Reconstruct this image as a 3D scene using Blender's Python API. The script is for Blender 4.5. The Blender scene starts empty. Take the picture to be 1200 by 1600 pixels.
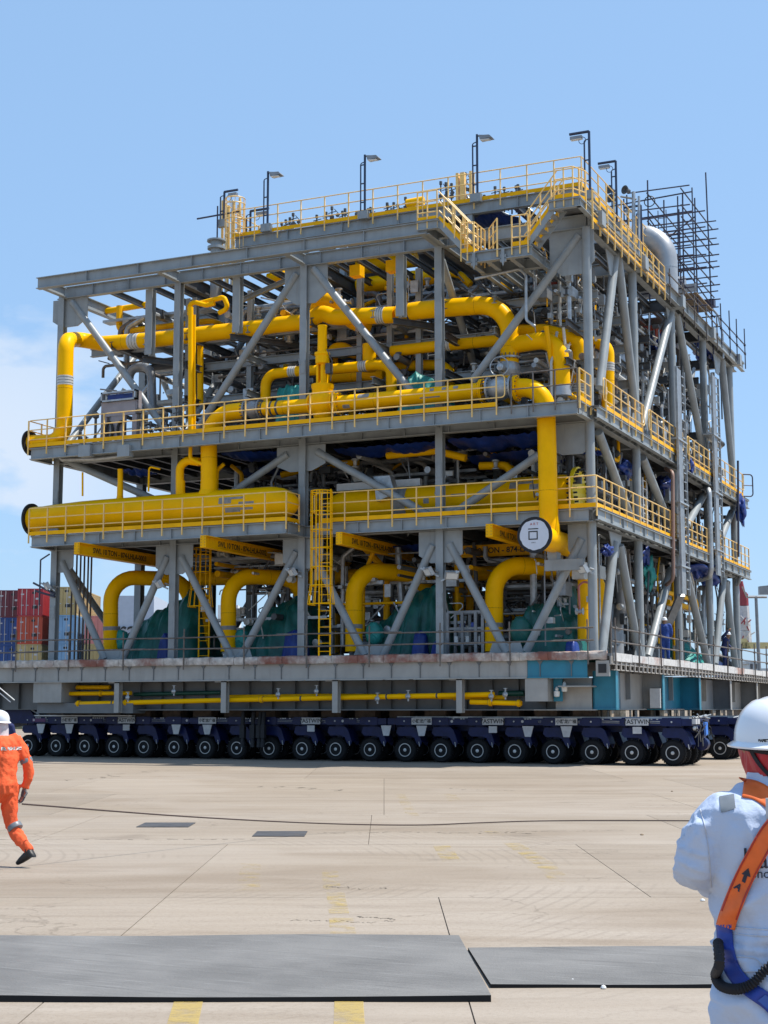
import bpy, bmesh, math, random
from mathutils import Vector, Matrix, noise
from mathutils.bvhtree import BVHTree

# ---------------------------------------------------------------- camera, sky, sun
scene = bpy.context.scene
COL = scene.collection
YAW = math.radians(24.6)
PITCH = math.atan(310/2360)
cam_data = bpy.data.cameras.new('camera')
cam = bpy.data.objects.new('camera', cam_data)
COL.objects.link(cam)
CAM = Vector((13.795, -45.926, 1.7))
cam.location = CAM
cam.rotation_euler = (math.pi/2+PITCH, 0, YAW)
cam_data.sensor_fit = 'VERTICAL'
cam_data.sensor_height = 36
cam_data.lens = 36*2360/1600
cam_data.clip_start = 0.05
cam_data.clip_end = 6000
scene.camera = cam

SUN_DIR = Vector((0.42, 0.22, 1.0)).normalized()
SUN_EL = math.asin(SUN_DIR.z)
world = bpy.data.worlds.new('World')
scene.world = world
world.use_nodes = True
def setup_world():
    nt = world.node_tree; N = nt.nodes; L = nt.links
    N.clear()
    out = N.new('ShaderNodeOutputWorld'); bg = N.new('ShaderNodeBackground')
    sky = N.new('ShaderNodeTexSky'); sky.sky_type = 'NISHITA'; sky.sun_disc = False
    sky.sun_elevation = SUN_EL
    sky.sun_rotation = math.atan2(SUN_DIR.x, SUN_DIR.y)
    sky.air_density = 1.0; sky.dust_density = 1.0; sky.ozone_density = 1.0
    bg.inputs['Strength'].default_value = 0.13
    tc = N.new('ShaderNodeTexCoord')
    cc = N.new('ShaderNodeVectorMath'); cc.operation = 'MULTIPLY'; cc.inputs[1].default_value = (1.06, 1.14, 1.22)
    tint = N.new('ShaderNodeMix'); tint.data_type = 'RGBA'; tint.inputs[0].default_value = 0.66
    tint.inputs[7].default_value = SKYTINT
    # scattered thin cumulus low over the horizon
    sep = N.new('ShaderNodeSeparateXYZ')
    mp = N.new('ShaderNodeMapping'); mp.inputs['Scale'].default_value = (1.0, 1.0, 2.2)
    n1 = N.new('ShaderNodeTexNoise'); n1.inputs['Scale'].default_value = 9.0; n1.inputs['Detail'].default_value = 7; n1.inputs['Roughness'].default_value = .55
    ramp = N.new('ShaderNodeMapRange'); ramp.inputs[1].default_value = .42; ramp.inputs[2].default_value = .56
    # cloud bank sits to the left of the yard
    dot = N.new('ShaderNodeVectorMath'); dot.operation = 'DOT_PRODUCT'; dot.inputs[1].default_value = CLOUDDIR
    r2 = N.new('ShaderNodeMapRange'); r2.inputs[1].default_value = .990; r2.inputs[2].default_value = .9995
    lat = N.new('ShaderNodeMapRange'); lat.inputs[1].default_value = .34; lat.inputs[2].default_value = .26
    mul = N.new('ShaderNodeMath'); mul.operation = 'MULTIPLY'
    mul2 = N.new('ShaderNodeMath'); mul2.operation = 'MULTIPLY'
    mixc = N.new('ShaderNodeMix'); mixc.data_type = 'RGBA'; mixc.inputs[7].default_value = (4.3, 5.0, 6.0, 1)
    L.new(tc.outputs['Generated'], sep.inputs[0]); L.new(tc.outputs['Generated'], mp.inputs[0])
    L.new(mp.outputs[0], n1.inputs['Vector']); L.new(n1.outputs['Fac'], ramp.inputs[0])
    L.new(tc.outputs['Generated'], dot.inputs[0]); L.new(dot.outputs['Value'], r2.inputs[0])
    L.new(sep.outputs[2], lat.inputs[0])
    L.new(ramp.outputs[0], mul.inputs[0]); L.new(r2.outputs[0], mul.inputs[1])
    L.new(mul.outputs[0], mul2.inputs[0]); L.new(lat.outputs[0], mul2.inputs[1])
    L.new(sky.outputs[0], cc.inputs[0]); L.new(cc.outputs[0], tint.inputs[6]); L.new(tint.outputs[2], mixc.inputs[6]); L.new(mul2.outputs[0], mixc.inputs[0])
    L.new(mixc.outputs[2], bg.inputs[0]); L.new(bg.outputs[0], out.inputs[0])
SKYTINT = (2.17, 3.62, 5.67, 1)
CLOUDDIR = (-0.621, 0.765, 0.165)
setup_world()
sd = bpy.data.lights.new('sun', 'SUN'); sd.energy = 4.9; sd.angle = math.radians(.53); sd.color = (1, .95, .87)
sun = bpy.data.objects.new('sun', sd); COL.objects.link(sun)
sun.rotation_euler = SUN_DIR.to_track_quat('Z', 'Y').to_euler()
sun.location = (30, 30, 60)
scene.view_settings.view_transform = 'Standard'
scene.view_settings.look = 'None'
scene.view_settings.exposure = 0.35
scene.view_settings.gamma = 1
scene.view_settings.use_curve_mapping = False
scene.cycles.max_bounces = 6
scene.cycles.diffuse_bounces = 4
scene.cycles.glossy_bounces = 2
random.seed(7)
R_ = random.random
def U(a, b): return a+(b-a)*random.random()
# the yard's own axes (slab joints and mats run along these)
RV = Vector((math.cos(YAW), math.sin(YAW), 0)); DV = Vector((-math.sin(YAW), math.cos(YAW), 0))
def G(s, t, z=0.0):
    p = Vector((CAM.x, CAM.y, 0))+RV*s+DV*t; return Vector((p.x, p.y, z))

# ---------------------------------------------------------------- survey helpers: a sight line from a fixed survey station met with a real plane of the structure
from mathutils import Euler
STATION = Vector((13.795, -45.926, 1.7)); SIGHT = Euler((math.pi/2+math.atan(310/2360), 0, math.radians(24.6))).to_matrix()
def _ray(x, y):
    return SIGHT @ Vector(((x-600)/2360, (800-y)/2360, -1))
def _hit(x, y, ax, val):
    q = _ray(x, y); t = (val-STATION[ax])/q[ax]; p = STATION+q*t; return (p.x, p.y, p.z)
def PY(x, y, Y=0.): return _hit(x, y, 1, Y)
def PX(x, y, X=0.): return _hit(x, y, 0, X)
def PZ(x, y, Z=0.): return _hit(x, y, 2, Z)
def HY(p, Y=0.): return PY(p[0], p[1], Y)
def HX(p, X=0.): return PX(p[0], p[1], X)
# ---------------------------------------------------------------- materials
MATS = {}
def mat(name, col, rough=.5, metal=0., var=.12, scale=3., bump=.0, bscale=40., dirt=0., dirtcol=(.12, .09, .06), coat=0., spec=.5, per_object=0., streak=False, dscale=1.3, dlo=.52, dhi=.72):
    if name in MATS: return MATS[name]
    m = bpy.data.materials.new(name); m.use_nodes = True; MATS[name] = m
    nt = m.node_tree; N = nt.nodes; L = nt.links; b = N['Principled BSDF']
    b.inputs['Roughness'].default_value = rough; b.inputs['Metallic'].default_value = metal
    b.inputs['Specular IOR Level'].default_value = spec
    if coat: b.inputs['Coat Weight'].default_value = coat; b.inputs['Coat Roughness'].default_value = .08
    geo = N.new('ShaderNodeNewGeometry')
    n = N.new('ShaderNodeTexNoise'); n.inputs['Scale'].default_value = scale; n.inputs['Detail'].default_value = 5
    L.new(geo.outputs['Position'], n.inputs['Vector'])
    mr = N.new('ShaderNodeMapRange'); mr.inputs[3].default_value = 1-var; mr.inputs[4].default_value = 1+var
    mr.inputs[1].default_value = .3; mr.inputs[2].default_value = .7
    L.new(n.outputs['Fac'], mr.inputs[0])
    vm = N.new('ShaderNodeVectorMath'); vm.operation = 'SCALE'; vm.inputs[0].default_value = col
    L.new(mr.outputs[0], vm.inputs['Scale'])
    last = vm.outputs[0]
    if per_object:
        oi = N.new('ShaderNodeObjectInfo'); m2 = N.new('ShaderNodeMapRange'); m2.inputs[3].default_value = 1-per_object; m2.inputs[4].default_value = 1+per_object
        L.new(oi.outputs['Random'], m2.inputs[0]); v2 = N.new('ShaderNodeVectorMath'); v2.operation = 'SCALE'
        L.new(last, v2.inputs[0]); L.new(m2.outputs[0], v2.inputs['Scale']); last = v2.outputs[0]
    if dirt:
        n2 = N.new('ShaderNodeTexNoise'); n2.inputs['Scale'].default_value = dscale; n2.inputs['Detail'].default_value = 8; n2.inputs['Roughness'].default_value = .65
        if streak:
            mp = N.new('ShaderNodeMapping'); mp.inputs['Scale'].default_value = (3, 3, .35); L.new(geo.outputs['Position'], mp.inputs[0]); L.new(mp.outputs[0], n2.inputs['Vector'])
        else: L.new(geo.outputs['Position'], n2.inputs['Vector'])
        m3 = N.new('ShaderNodeMapRange'); m3.inputs[1].default_value = dlo; m3.inputs[2].default_value = dhi; m3.inputs[4].default_value = dirt
        L.new(n2.outputs['Fac'], m3.inputs[0])
        mx = N.new('ShaderNodeMix'); mx.data_type = 'RGBA'; mx.inputs[7].default_value = (*dirtcol, 1)
        L.new(m3.outputs[0], mx.inputs[0]); L.new(last, mx.inputs[6]); last = mx.outputs[2]
    L.new(last, b.inputs['Base Color'])
    if bump:
        n4 = N.new('ShaderNodeTexNoise'); n4.inputs['Scale'].default_value = bscale; n4.inputs['Detail'].default_value = 4
        L.new(geo.outputs['Position'], n4.inputs['Vector'])
        bp = N.new('ShaderNodeBump'); bp.inputs['Strength'].default_value = bump; bp.inputs['Distance'].default_value = .02
        L.new(n4.outputs['Fac'], bp.inputs['Height']); L.new(bp.outputs[0], b.inputs['Normal'])
    return m
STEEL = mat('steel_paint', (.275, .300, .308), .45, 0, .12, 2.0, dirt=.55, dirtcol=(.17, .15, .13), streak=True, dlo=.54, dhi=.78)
STEELD = mat('dark_steel', (.075, .080, .085), .5, 0, .25, 4., dirt=.5, dirtcol=(.09, .05, .03))  # inner frame steel set darker to deepen its shade; plain dark for small parts
GALV = mat('galvanised', (.42, .44, .45), .42, .5, .2, 6., dirt=.4, dirtcol=(.2, .19, .17))
PIPEG = mat('grey_pipe', (.26, .27, .28), .4, .3, .15, 5., dirt=.4, dirtcol=(.1, .09, .08))
SILVER = mat('aluminium_cladding', (.40, .41, .42), .40, .4, .1, 3.)
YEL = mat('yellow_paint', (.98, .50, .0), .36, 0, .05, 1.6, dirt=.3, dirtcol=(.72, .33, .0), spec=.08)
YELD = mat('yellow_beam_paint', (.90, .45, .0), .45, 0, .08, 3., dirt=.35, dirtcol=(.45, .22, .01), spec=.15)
RAIL = mat('rail_yellow_sunlit', (.88, .58, .20), .4, 0, .12, 5., dirt=.5, dirtcol=(.80, .60, .36), spec=.3)  # railing yellow paled towards cream, sunlit look put into the base colour
GREYPATCH = mat('primer_grey', (.27, .26, .24), .6, 0, .2, 8.)
BLACK = mat('black_rubber', (.012, .012, .014), .7, 0, .25, 12., bump=.3, bscale=60)
NAVY = mat('navy_paint', (.006, .013, .070), .42, 0, .2, 6., dirt=.35, dirtcol=(.012, .012, .018), spec=.3)
BLUEP = mat('blue_paint', (.015, .05, .30), .4, 0, .2, 6.)
TARPB = mat('blue_tarp', (.008, .035, .21), .45, 0, .25, 3., bump=.5, bscale=9)
TARPG = mat('green_tarp', (.008, .115, .095), .42, 0, .3, 2.5, bump=.5, bscale=8)
TARPG2 = mat('teal_tarp', (.02, .26, .23), .5, 0, .25, 3, bump=.5, bscale=8)
TEAL = mat('teal_primer', (.018, .20, .29), .45, 0, .12, 2., dirt=.55, dirtcol=(.03, .12, .17), streak=True, dscale=.8)
WHITE = mat('white_paint', (.72, .72, .70), .4, 0, .06, 4., dirt=.25, dirtcol=(.4, .38, .33))
GRATE = mat('floor_plate_grey', (.16, .17, .18), .6, .2, .2, 5., dirt=.5, dirtcol=(.08, .07, .06))
BLANK = mat('fire_blanket', (.50, .45, .40), .8, 0, .3, 6, dirt=.9, dirtcol=(.22, .06, .035), bump=.8, bscale=14, dscale=.55, dlo=.46, dhi=.60)
SCAFF = mat('scaffold_tube', (.17, .145, .125), .55, .4, .25, 8., dirt=.5, dirtcol=(.10, .05, .03))
SCAFB = mat('dark_scaffold_tube', (.055, .055, .085), .5, .3, .25, 8.)
WOOD = mat('plank_wood', (.22, .16, .10), .8, 0, .3, 5.)
RIMG = mat('rim_grey', (.52, .52, .51), .4, .4, .1, 9., dirt=.5, dirtcol=(.1, .09, .08))
PLATE = mat('plate_white', (.50, .50, .50), .5, 0, .1, 9., dirt=.4, dirtcol=(.3, .28, .25))
MARK = mat('marking_black', (.02, .02, .02), .6, 0, .1)
REDD = mat('red_marking', (.45, .03, .02), .6, 0, .1)
GREENP = mat('dark_green_pipe', (.01, .07, .045), .45, 0, .1)
GLASS = mat('lamp_glass', (.75, .76, .74), .2, .0, .05)

# ---------------------------------------------------------------- mesh helpers
def basis(d, up=Vector((0, 0, 1))):
    d = d.normalized()
    if abs(d.dot(up)) > .98: up = Vector((0, 1, 0)) if abs(d.y) < .9 else Vector((1, 0, 0))
    a = up.cross(d).normalized(); b = d.cross(a).normalized()
    return a, b      # a: sideways, b: the 'up' of the section
class MB:
    def __init__(s): s.v = []; s.f = []; s.m = []; s.cur = 0
    def add(s, vs, fs):
        k = len(s.v); s.v += [tuple(v) for v in vs]; s.f += [tuple(i+k for i in f) for f in fs]; s.m += [s.cur]*len(fs); return s
    def mi(s, i): s.cur = i; return s
    def box(s, x0, x1, y0, y1, z0, z1):
        return s.add([(x0,y0,z0),(x1,y0,z0),(x1,y1,z0),(x0,y1,z0),(x0,y0,z1),(x1,y0,z1),(x1,y1,z1),(x0,y1,z1)],
                     [(0,3,2,1),(4,5,6,7),(0,1,5,4),(1,2,6,5),(2,3,7,6),(3,0,4,7)])
    def cb(s, c, w, d, h): return s.box(c[0]-w/2, c[0]+w/2, c[1]-d/2, c[1]+d/2, c[2]-h/2, c[2]+h/2)
    def bar(s, p0, p1, w, h, up=Vector((0,0,1)), ou=0., ow=0.):
        p0 = Vector(p0); p1 = Vector(p1); a, b = basis(p1-p0, Vector(up)); vs = []
        for p in (p0, p1):
            for i, j in ((-1,-1),(1,-1),(1,1),(-1,1)): vs.append(p+a*(i*w/2+ow)+b*(j*h/2+ou))
        return s.add(vs, [(0,3,2,1),(4,5,6,7),(0,1,5,4),(1,2,6,5),(2,3,7,6),(3,0,4,7)])
    def ibeam(s, p0, p1, h, w, up=(0,0,1), tf=.025, tw=.016):
        s.bar(p0, p1, tw, h-2*tf, up); s.bar(p0, p1, w, tf, up, ou=(h-tf)/2); s.bar(p0, p1, w, tf, up, ou=-(h-tf)/2); return s
    def stiff(s, p0, p1, h, w, step, up=(0,0,1)):
        p0 = Vector(p0); p1 = Vector(p1); L = (p1-p0).length; n = int(L/step); d = (p1-p0).normalized()
        for i in range(1, n+1):
            c = p0+d*(L*i/(n+1)); s.bar(c-d*.008, c+d*.008, w*.94, h-.052, up)
        return s
    def tube(s, p0, p1, r, n=8, r1=None, caps=True):
        p0 = Vector(p0); p1 = Vector(p1); a, b = basis(p1-p0); r1 = r if r1 is None else r1; vs = []
        for p, q in ((p0, r), (p1, r1)):
            for i in range(n):
                t = 2*math.pi*i/n; vs.append(p+a*(q*math.cos(t))+b*(q*math.sin(t)))
        fs = [(i, (i+1) % n, n+(i+1) % n, n+i) for i in range(n)]
        if caps: fs += [tuple(range(n-1, -1, -1)), tuple(range(n, 2*n))]
        return s.add(vs, fs)
    def sweep(s, pts, r, n=10, caps=True):
        pts = [Vector(p) for p in pts]; m = len(pts)
        T = [(pts[min(i+1, m-1)]-pts[max(i-1, 0)]).normalized() for i in range(m)]
        a, b = basis(T[0]); vs = []; rr = r if hasattr(r, '__len__') else [r]*m
        for i in range(m):
            if i:
                a = (a-T[i]*a.dot(T[i])).normalized(); b = T[i].cross(a)
            for k in range(n):
                t = 2*math.pi*k/n; vs.append(pts[i]+a*(rr[i]*math.cos(t))+b*(rr[i]*math.sin(t)))
        fs = []
        for i in range(m-1):
            for k in range(n):
                fs.append((i*n+k, i*n+(k+1) % n, (i+1)*n+(k+1) % n, (i+1)*n+k))
        if caps: fs += [tuple(range(n-1, -1, -1)), tuple(range((m-1)*n, m*n))]
        return s.add(vs, fs)
    def pipe(s, pts, r, bend=None, n=14, caps=True):
        return s.sweep(fillet(pts, bend if bend else r*3), r, n, caps)
    def lathe(s, p, axis, prof, n=24, up=None):
        p = Vector(p); d = Vector(axis).normalized(); a, b = basis(d); vs = []
        for t, r in prof:
            for k in range(n):
                w = 2*math.pi*k/n; vs.append(p+d*t+a*(r*math.cos(w))+b*(r*math.sin(w)))
        fs = []
        for i in range(len(prof)-1):
            for k in range(n): fs.append((i*n+k, i*n+(k+1) % n, (i+1)*n+(k+1) % n, (i+1)*n+k))
        m = len(prof)
        if prof[0][1] > 1e-4: fs.append(tuple(range(n-1, -1, -1)))
        if prof[-1][1] > 1e-4: fs.append(tuple(range((m-1)*n, m*n)))
        return s.add(vs, fs)
    def prism(s, poly, off):      # poly of 3-D points, extruded by vector off
        n = len(poly); off = Vector(off); vs = [Vector(p) for p in poly]+[Vector(p)+off for p in poly]
        return s.add(vs, [tuple(range(n-1, -1, -1)), tuple(range(n, 2*n))]+[(i, (i+1) % n, n+(i+1) % n, n+i) for i in range(n)])
    def build(s, name, mats, parent=None, smooth=True, origin=None, ang=38):
        mats = mats if isinstance(mats, (list, tuple)) else [mats]
        if parent is not None: o0 = wloc(parent)
        elif origin is not None: o0 = Vector(origin)
        else:
            xs = [v[0] for v in s.v]; ys = [v[1] for v in s.v]; zs = [v[2] for v in s.v]
            o0 = Vector(((min(xs)+max(xs))/2, (min(ys)+max(ys))/2, min(zs)))
        me = bpy.data.meshes.new(name)
        me.from_pydata([(v[0]-o0.x, v[1]-o0.y, v[2]-o0.z) for v in s.v], [], s.f)
        for m in mats: me.materials.append(m)
        if len(mats) > 1: me.polygons.foreach_set('material_index', s.m)
        me.validate(clean_customdata=False)
        if smooth:
            me.polygons.foreach_set('use_smooth', [True]*len(me.polygons)); me.set_sharp_from_angle(angle=math.radians(ang))
        o = bpy.data.objects.new(name, me); COL.objects.link(o)
        if parent is not None: o.parent = parent
        else: o.location = o0
        return o
def wloc(o):
    p = Vector(o.location)
    while o.parent: o = o.parent; p += Vector(o.location)
    return p
def fillet(pts, bend):
    pts = [Vector(p) for p in pts]; out = [pts[0]]
    for i in range(1, len(pts)-1):
        a, b, c = pts[i-1], pts[i], pts[i+1]; u = (a-b); v = (c-b); ul, vl = u.length, v.length; u.normalize(); v.normalize()
        cosang = max(-1, min(1, u.dot(v))); ang = math.acos(cosang)
        if ang > math.pi-.03: out.append(b); continue
        bb = bend[i-1] if hasattr(bend, '__len__') else bend
        tl = min(bb/math.tan(ang/2), ul*.49 if i > 1 else ul*.95, vl*.49 if i < len(pts)-2 else vl*.95); rr = tl*math.tan(ang/2)
        bis = (u+v).normalized(); cen = b+bis*(rr/math.sin(ang/2)); p0 = b+u*tl; p1 = b+v*tl
        e0 = (p0-cen); e1 = (p1-cen); tot = math.acos(max(-1, min(1, e0.normalized().dot(e1.normalized())))); k = max(3, int(tot/.2)+1)
        for j in range(k+1):
            w = j/k; q = (e0*math.sin((1-w)*tot)+e1*math.sin(w*tot))/math.sin(tot); out.append(cen+q)
    out.append(pts[-1]); return out
def tag(o, label=None, cat=None, group=None, kind=None):
    if label: o['label'] = label
    if cat: o['category'] = cat
    if group: o['group'] = group
    if kind: o['kind'] = kind
    return o
def thing(name, label, cat, loc=(0,0,0), group=None, kind=None):
    o = bpy.data.objects.new(name, None); COL.objects.link(o); o.location = loc; o.empty_display_size = .2
    return tag(o, label, cat, group, kind)
def copy_tree(o, loc=None, parent=None):
    c = o.copy(); COL.objects.link(c)
    if parent: c.parent = parent
    if loc is not None: c.location = loc
    for ch in list(o.children): copy_tree(ch, None, c)
    return c
def evaluated_mesh(o):
    tmp = bpy.data.scenes.new('workbench'); tmp.collection.objects.link(o); vl = tmp.view_layers[0]; vl.update()
    me = bpy.data.meshes.new_from_object(o.evaluated_get(vl.depsgraph)); tmp.collection.objects.unlink(o); bpy.data.scenes.remove(tmp); return me
def text_mesh(body, size, extrude=.002, spacing=1.0, bold=0.0):
    cu = bpy.data.curves.new('lettering', 'FONT'); cu.body = body; cu.size = size; cu.extrude = extrude; cu.align_x = 'CENTER'; cu.align_y = 'CENTER'; cu.space_character = spacing; cu.offset = bold
    cu.resolution_u = 3
    o = bpy.data.objects.new('lettering', cu); me = evaluated_mesh(o)
    bpy.data.objects.remove(o); return me
def put_text(body, size, at, right, up, m, parent, extrude=.002, spacing=1.0, bold=0.0, name='lettering', warp=None):
    me = text_mesh(body, size, extrude, spacing, bold); me.name = name
    right = Vector(right).normalized(); up = Vector(up).normalized(); nrm = right.cross(up); at = Vector(at); o0 = wloc(parent)
    for v in me.vertices:
        c = v.co.copy(); p = at+right*c.x+up*c.y+nrm*c.z
        if warp: p = warp(p, c.z)
        v.co = p-o0
    me.materials.clear(); me.materials.append(m)
    o = bpy.data.objects.new(name, me); COL.objects.link(o); o.parent = parent; return o
# ---------------------------------------------------------------- ground
def ground_material(name, base, cracks=True):
    m = bpy.data.materials.new(name); m.use_nodes = True; nt = m.node_tree; N = nt.nodes; L = nt.links; b = N['Principled BSDF']
    b.inputs['Roughness'].default_value = .82; b.inputs['Specular IOR Level'].default_value = .25
    geo = N.new('ShaderNodeNewGeometry')
    rot = N.new('ShaderNodeMapping'); rot.vector_type = 'POINT'; rot.inputs['Rotation'].default_value = (0, 0, -YAW)
    L.new(geo.outputs['Position'], rot.inputs[0])
    def nz(scale, det=6, rough=.6, stretch=(1,1,1), dist=0):
        mp = N.new('ShaderNodeMapping'); mp.inputs['Scale'].default_value = stretch; L.new(rot.outputs[0], mp.inputs[0])
        n = N.new('ShaderNodeTexNoise'); n.inputs['Scale'].default_value = scale; n.inputs['Detail'].default_value = det; n.inputs['Roughness'].default_value = rough; n.inputs['Distortion'].default_value = dist
        L.new(mp.outputs[0], n.inputs['Vector']); return n.outputs['Fac']
    def rng(x, a, b_, c, d):
        r = N.new('ShaderNodeMapRange'); r.inputs[1].default_value = a; r.inputs[2].default_value = b_; r.inputs[3].default_value = c; r.inputs[4].default_value = d; L.new(x, r.inputs[0]); return r.outputs[0]
    def mix(fac, a, col, mode='MIX'):
        x = N.new('ShaderNodeMix'); x.data_type = 'RGBA'; x.blend_type = mode; x.inputs[7].default_value = (*col, 1)
        L.new(fac, x.inputs[0]); 
        if isinstance(a, tuple): x.inputs[6].default_value = (*a, 1)
        else: L.new(a, x.inputs[6])
        return x.outputs[2]
    c = mix(rng(nz(.10, 5, .6, (.6, 1.5, 1)), .42, .60, 0, 1.), base, (base[0]*1.16, base[1]*1.2, base[2]*1.28))
    c = mix(rng(nz(.35, 7, .65, (.35, 1.3, 1), .6), .48, .66, 0, .75), c, (base[0]*.76, base[1]*.72, base[2]*.68))
    c = mix(rng(nz(2.2, 8, .7, (.25, 1.6, 1), .3), .5, .72, 0, .5), c, (base[0]*.68, base[1]*.66, base[2]*.66))
    c = mix(rng(nz(1.1, 9, .72, (.22, 1.5, 1), .5), .48, .66, 0, .38), c, (base[0]*.72, base[1]*.69, base[2]*.66))
    c = mix(rng(nz(.8, 9, .72, (.3, 1.1, 1), .5), .54, .70, 0, .45), c, (base[0]*1.22, base[1]*1.26, base[2]*1.34))
    c = mix(rng(nz(26, 6, .7), .5, .75, 0, .55), c, (base[0]*.55, base[1]*.5, base[2]*.46))
    c = mix(rng(nz(90, 3, .6), .56, .7, 0, .45), c, (base[0]*1.3, base[1]*1.3, base[2]*1.3))
    c = mix(rng(nz(.55, 4, .5, (1, 1, 1), .4), .66, .74, 0, .38), c, (base[0]*.48, base[1]*.46, base[2]*.46))
    c = mix(rng(nz(.22, 3, .45), .55, .60, 0, .35), c, (base[0]*1.14, base[1]*1.18, base[2]*1.26))
    # faint tyre sweeps
    w = N.new('ShaderNodeTexWave'); w.wave_type = 'RINGS'; w.rings_direction = 'Z'; w.inputs['Scale'].default_value = 1.9; w.inputs['Distortion'].default_value = 2.5; w.inputs['Detail'].default_value = 3; w.inputs['Detail Scale'].default_value = .4
    mpw = N.new('ShaderNodeMapping'); mpw.inputs['Location'].default_value = (14, 30, 0); L.new(rot.outputs[0], mpw.inputs[0]); L.new(mpw.outputs[0], w.inputs['Vector'])
    mm = N.new('ShaderNodeMath'); mm.operation = 'MULTIPLY'; L.new(rng(w.outputs['Fac'], .75, 1, 0, 1), mm.inputs[0]); L.new(rng(nz(.5, 3), .52, .62, 0, .28), mm.inputs[1])
    c = mix(mm.outputs[0], c, (base[0]*.6, base[1]*.6, base[2]*.62))
    if cracks:
        v = N.new('ShaderNodeTexVoronoi'); v.feature = 'DISTANCE_TO_EDGE'; v.inputs['Scale'].default_value = .42
        dn = N.new('ShaderNodeTexNoise'); dn.inputs['Scale'].default_value = 1.6; dn.inputs['Detail'].default_value = 6; L.new(rot.outputs[0], dn.inputs['Vector'])
        ad = N.new('ShaderNodeVectorMath'); ad.operation = 'MULTIPLY_ADD'; ad.inputs[1].default_value = (1.1, 1.1, 1.1); L.new(dn.outputs['Color'], ad.inputs[0]); L.new(rot.outputs[0], ad.inputs[2])
        L.new(ad.outputs[0], v.inputs['Vector'])
        k = N.new('ShaderNodeMath'); k.operation = 'MULTIPLY'; L.new(rng(v.outputs['Distance'], 0, .009, 1, 0), k.inputs[0]); L.new(rng(nz(.3, 4), .5, .62, 0, .42), k.inputs[1])
        c = mix(k.outputs[0], c, (base[0]*.32, base[1]*.3, base[2]*.28))
    oi = N.new('ShaderNodeObjectInfo'); vs = N.new('ShaderNodeVectorMath'); vs.operation = 'SCALE'; L.new(c, vs.inputs[0]); L.new(rng(oi.outputs['Random'], 0, 1, .92, 1.06), vs.inputs['Scale'])
    L.new(vs.outputs[0], b.inputs['Base Color'])
    bp = N.new('ShaderNodeBump'); bp.inputs['Strength'].default_value = .35; bp.inputs['Distance'].default_value = .012; L.new(nz(30, 6, .7), bp.inputs['Height']); L.new(bp.outputs[0], b.inputs['Normal'])
    return m
CONC = ground_material('yard_concrete', (.288, .237, .182))
BASEG = mat('joint_sand_shade', (.15, .125, .10), .9, 0, .2, 5.)  # dark sand under the slabs, also painting the shadow in the joints
g = MB(); g.add([(-3000,-3000,-.012),(3000,-3000,-.012),(3000,3000,-.012),(-3000,3000,-.012)], [(0,1,2,3)])
ground = g.build('ground', BASEG, smooth=False, origin=(0,0,0)); tag(ground, 'worn beige concrete yard under the trailers', None, None, 'structure')
def slab(s0, s1, t0, t1, gap=.0045, nm='concrete_slab'):
    m = MB(); a = gap
    m.prism([G(s0+a, t0+a, -.10), G(s1-a, t0+a, -.10), G(s1-a, t1-a, -.10), G(s0+a, t1-a, -.10)], (0, 0, .10))
    return m.build(nm, CONC, ground, smooth=False)
rows = [(1.5, 8.0, [-9, -6.2, -3.4, -.4, 2.6, 5.6, 9]), (8.0, 14.2, [-11, -8, -5, -2.0, .5, 3.6, 7, 10]), (14.2, 19.7, [-14, -10, -6, -2.0, 2.45, 6.5, 11]),
        (19.7, 25.2, [-18, -13.5, -9, -4.6, -.2, 4.3, 8.8, 14]), (25.2, 31.5, [-22, -16.5, -11, -5.5, 0, 5.5, 11, 17]), (31.5, 38.5, [-28, -21, -14, -7, 0, 7, 14, 22]),
        (38.5, 46.5, [-34, -26, -18, -10, -2, 6, 14, 24]), (46.5, 60, [-44, -30, -16, -2, 12, 28]), (60, 90, [-70, -40, -10, 20, 50])]
for t0, t1, ss in rows:
    for i in range(len(ss)-1): slab(ss[i], ss[i+1], t0, t1)
# outer apron ring sheets beyond the slabs
for (s0, s1, t0, t1) in [(-900, 900, -200, 1.5), (-900, 900, 90, 2500)]: slab(s0, s1, t0, t1, 0, 'yard_apron')
for t0, t1, ss in rows:
    slab(-900, ss[0], t0, t1, 0, 'yard_apron'); slab(ss[-1], 900, t0, t1, 0, 'yard_apron')
# worn yellow line paint: geometry 4 mm above the slabs, flaked
def paint_mat(cover):
    m = bpy.data.materials.new('worn_line_paint'); m.use_nodes = True; nt = m.node_tree; N = nt.nodes; L = nt.links; b = N['Principled BSDF']
    b.inputs['Base Color'].default_value = (.50, .36, .10, 1); b.inputs['Roughness'].default_value = .8
    geo = N.new('ShaderNodeNewGeometry'); n = N.new('ShaderNodeTexNoise'); n.inputs['Scale'].default_value = 3.5; n.inputs['Detail'].default_value = 8; n.inputs['Roughness'].default_value = .7
    L.new(geo.outputs['Position'], n.inputs['Vector']); r = N.new('ShaderNodeMapRange'); r.inputs[1].default_value = .60-cover*.3; r.inputs[2].default_value = .84-cover*.3; r.inputs[4].default_value = .62
    L.new(n.outputs['Fac'], r.inputs[0]); L.new(r.outputs[0], b.inputs['Alpha']); return m
PAINTS = [paint_mat(1.0), paint_mat(.5), paint_mat(.34)]
painted = []
def line(poly, w, k):
    for i in range(len(poly)-1):
        a = Vector(poly[i]); b = Vector(poly[i+1]); m = MB(); d = (b-a).normalized(); n = Vector((-d.y, d.x, 0))*w/2; z = Vector((0, 0, .004))
        m.add([a-n+z, a+n+z, b+n+z, b-n+z], [(0,3,2,1)] if False else [(0,1,2,3)]); o = m.build('painted_dash', PAINTS[k], ground, smooth=False)
line([PZ(283,1610), PZ(298,1552)], .17, 0)
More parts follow.
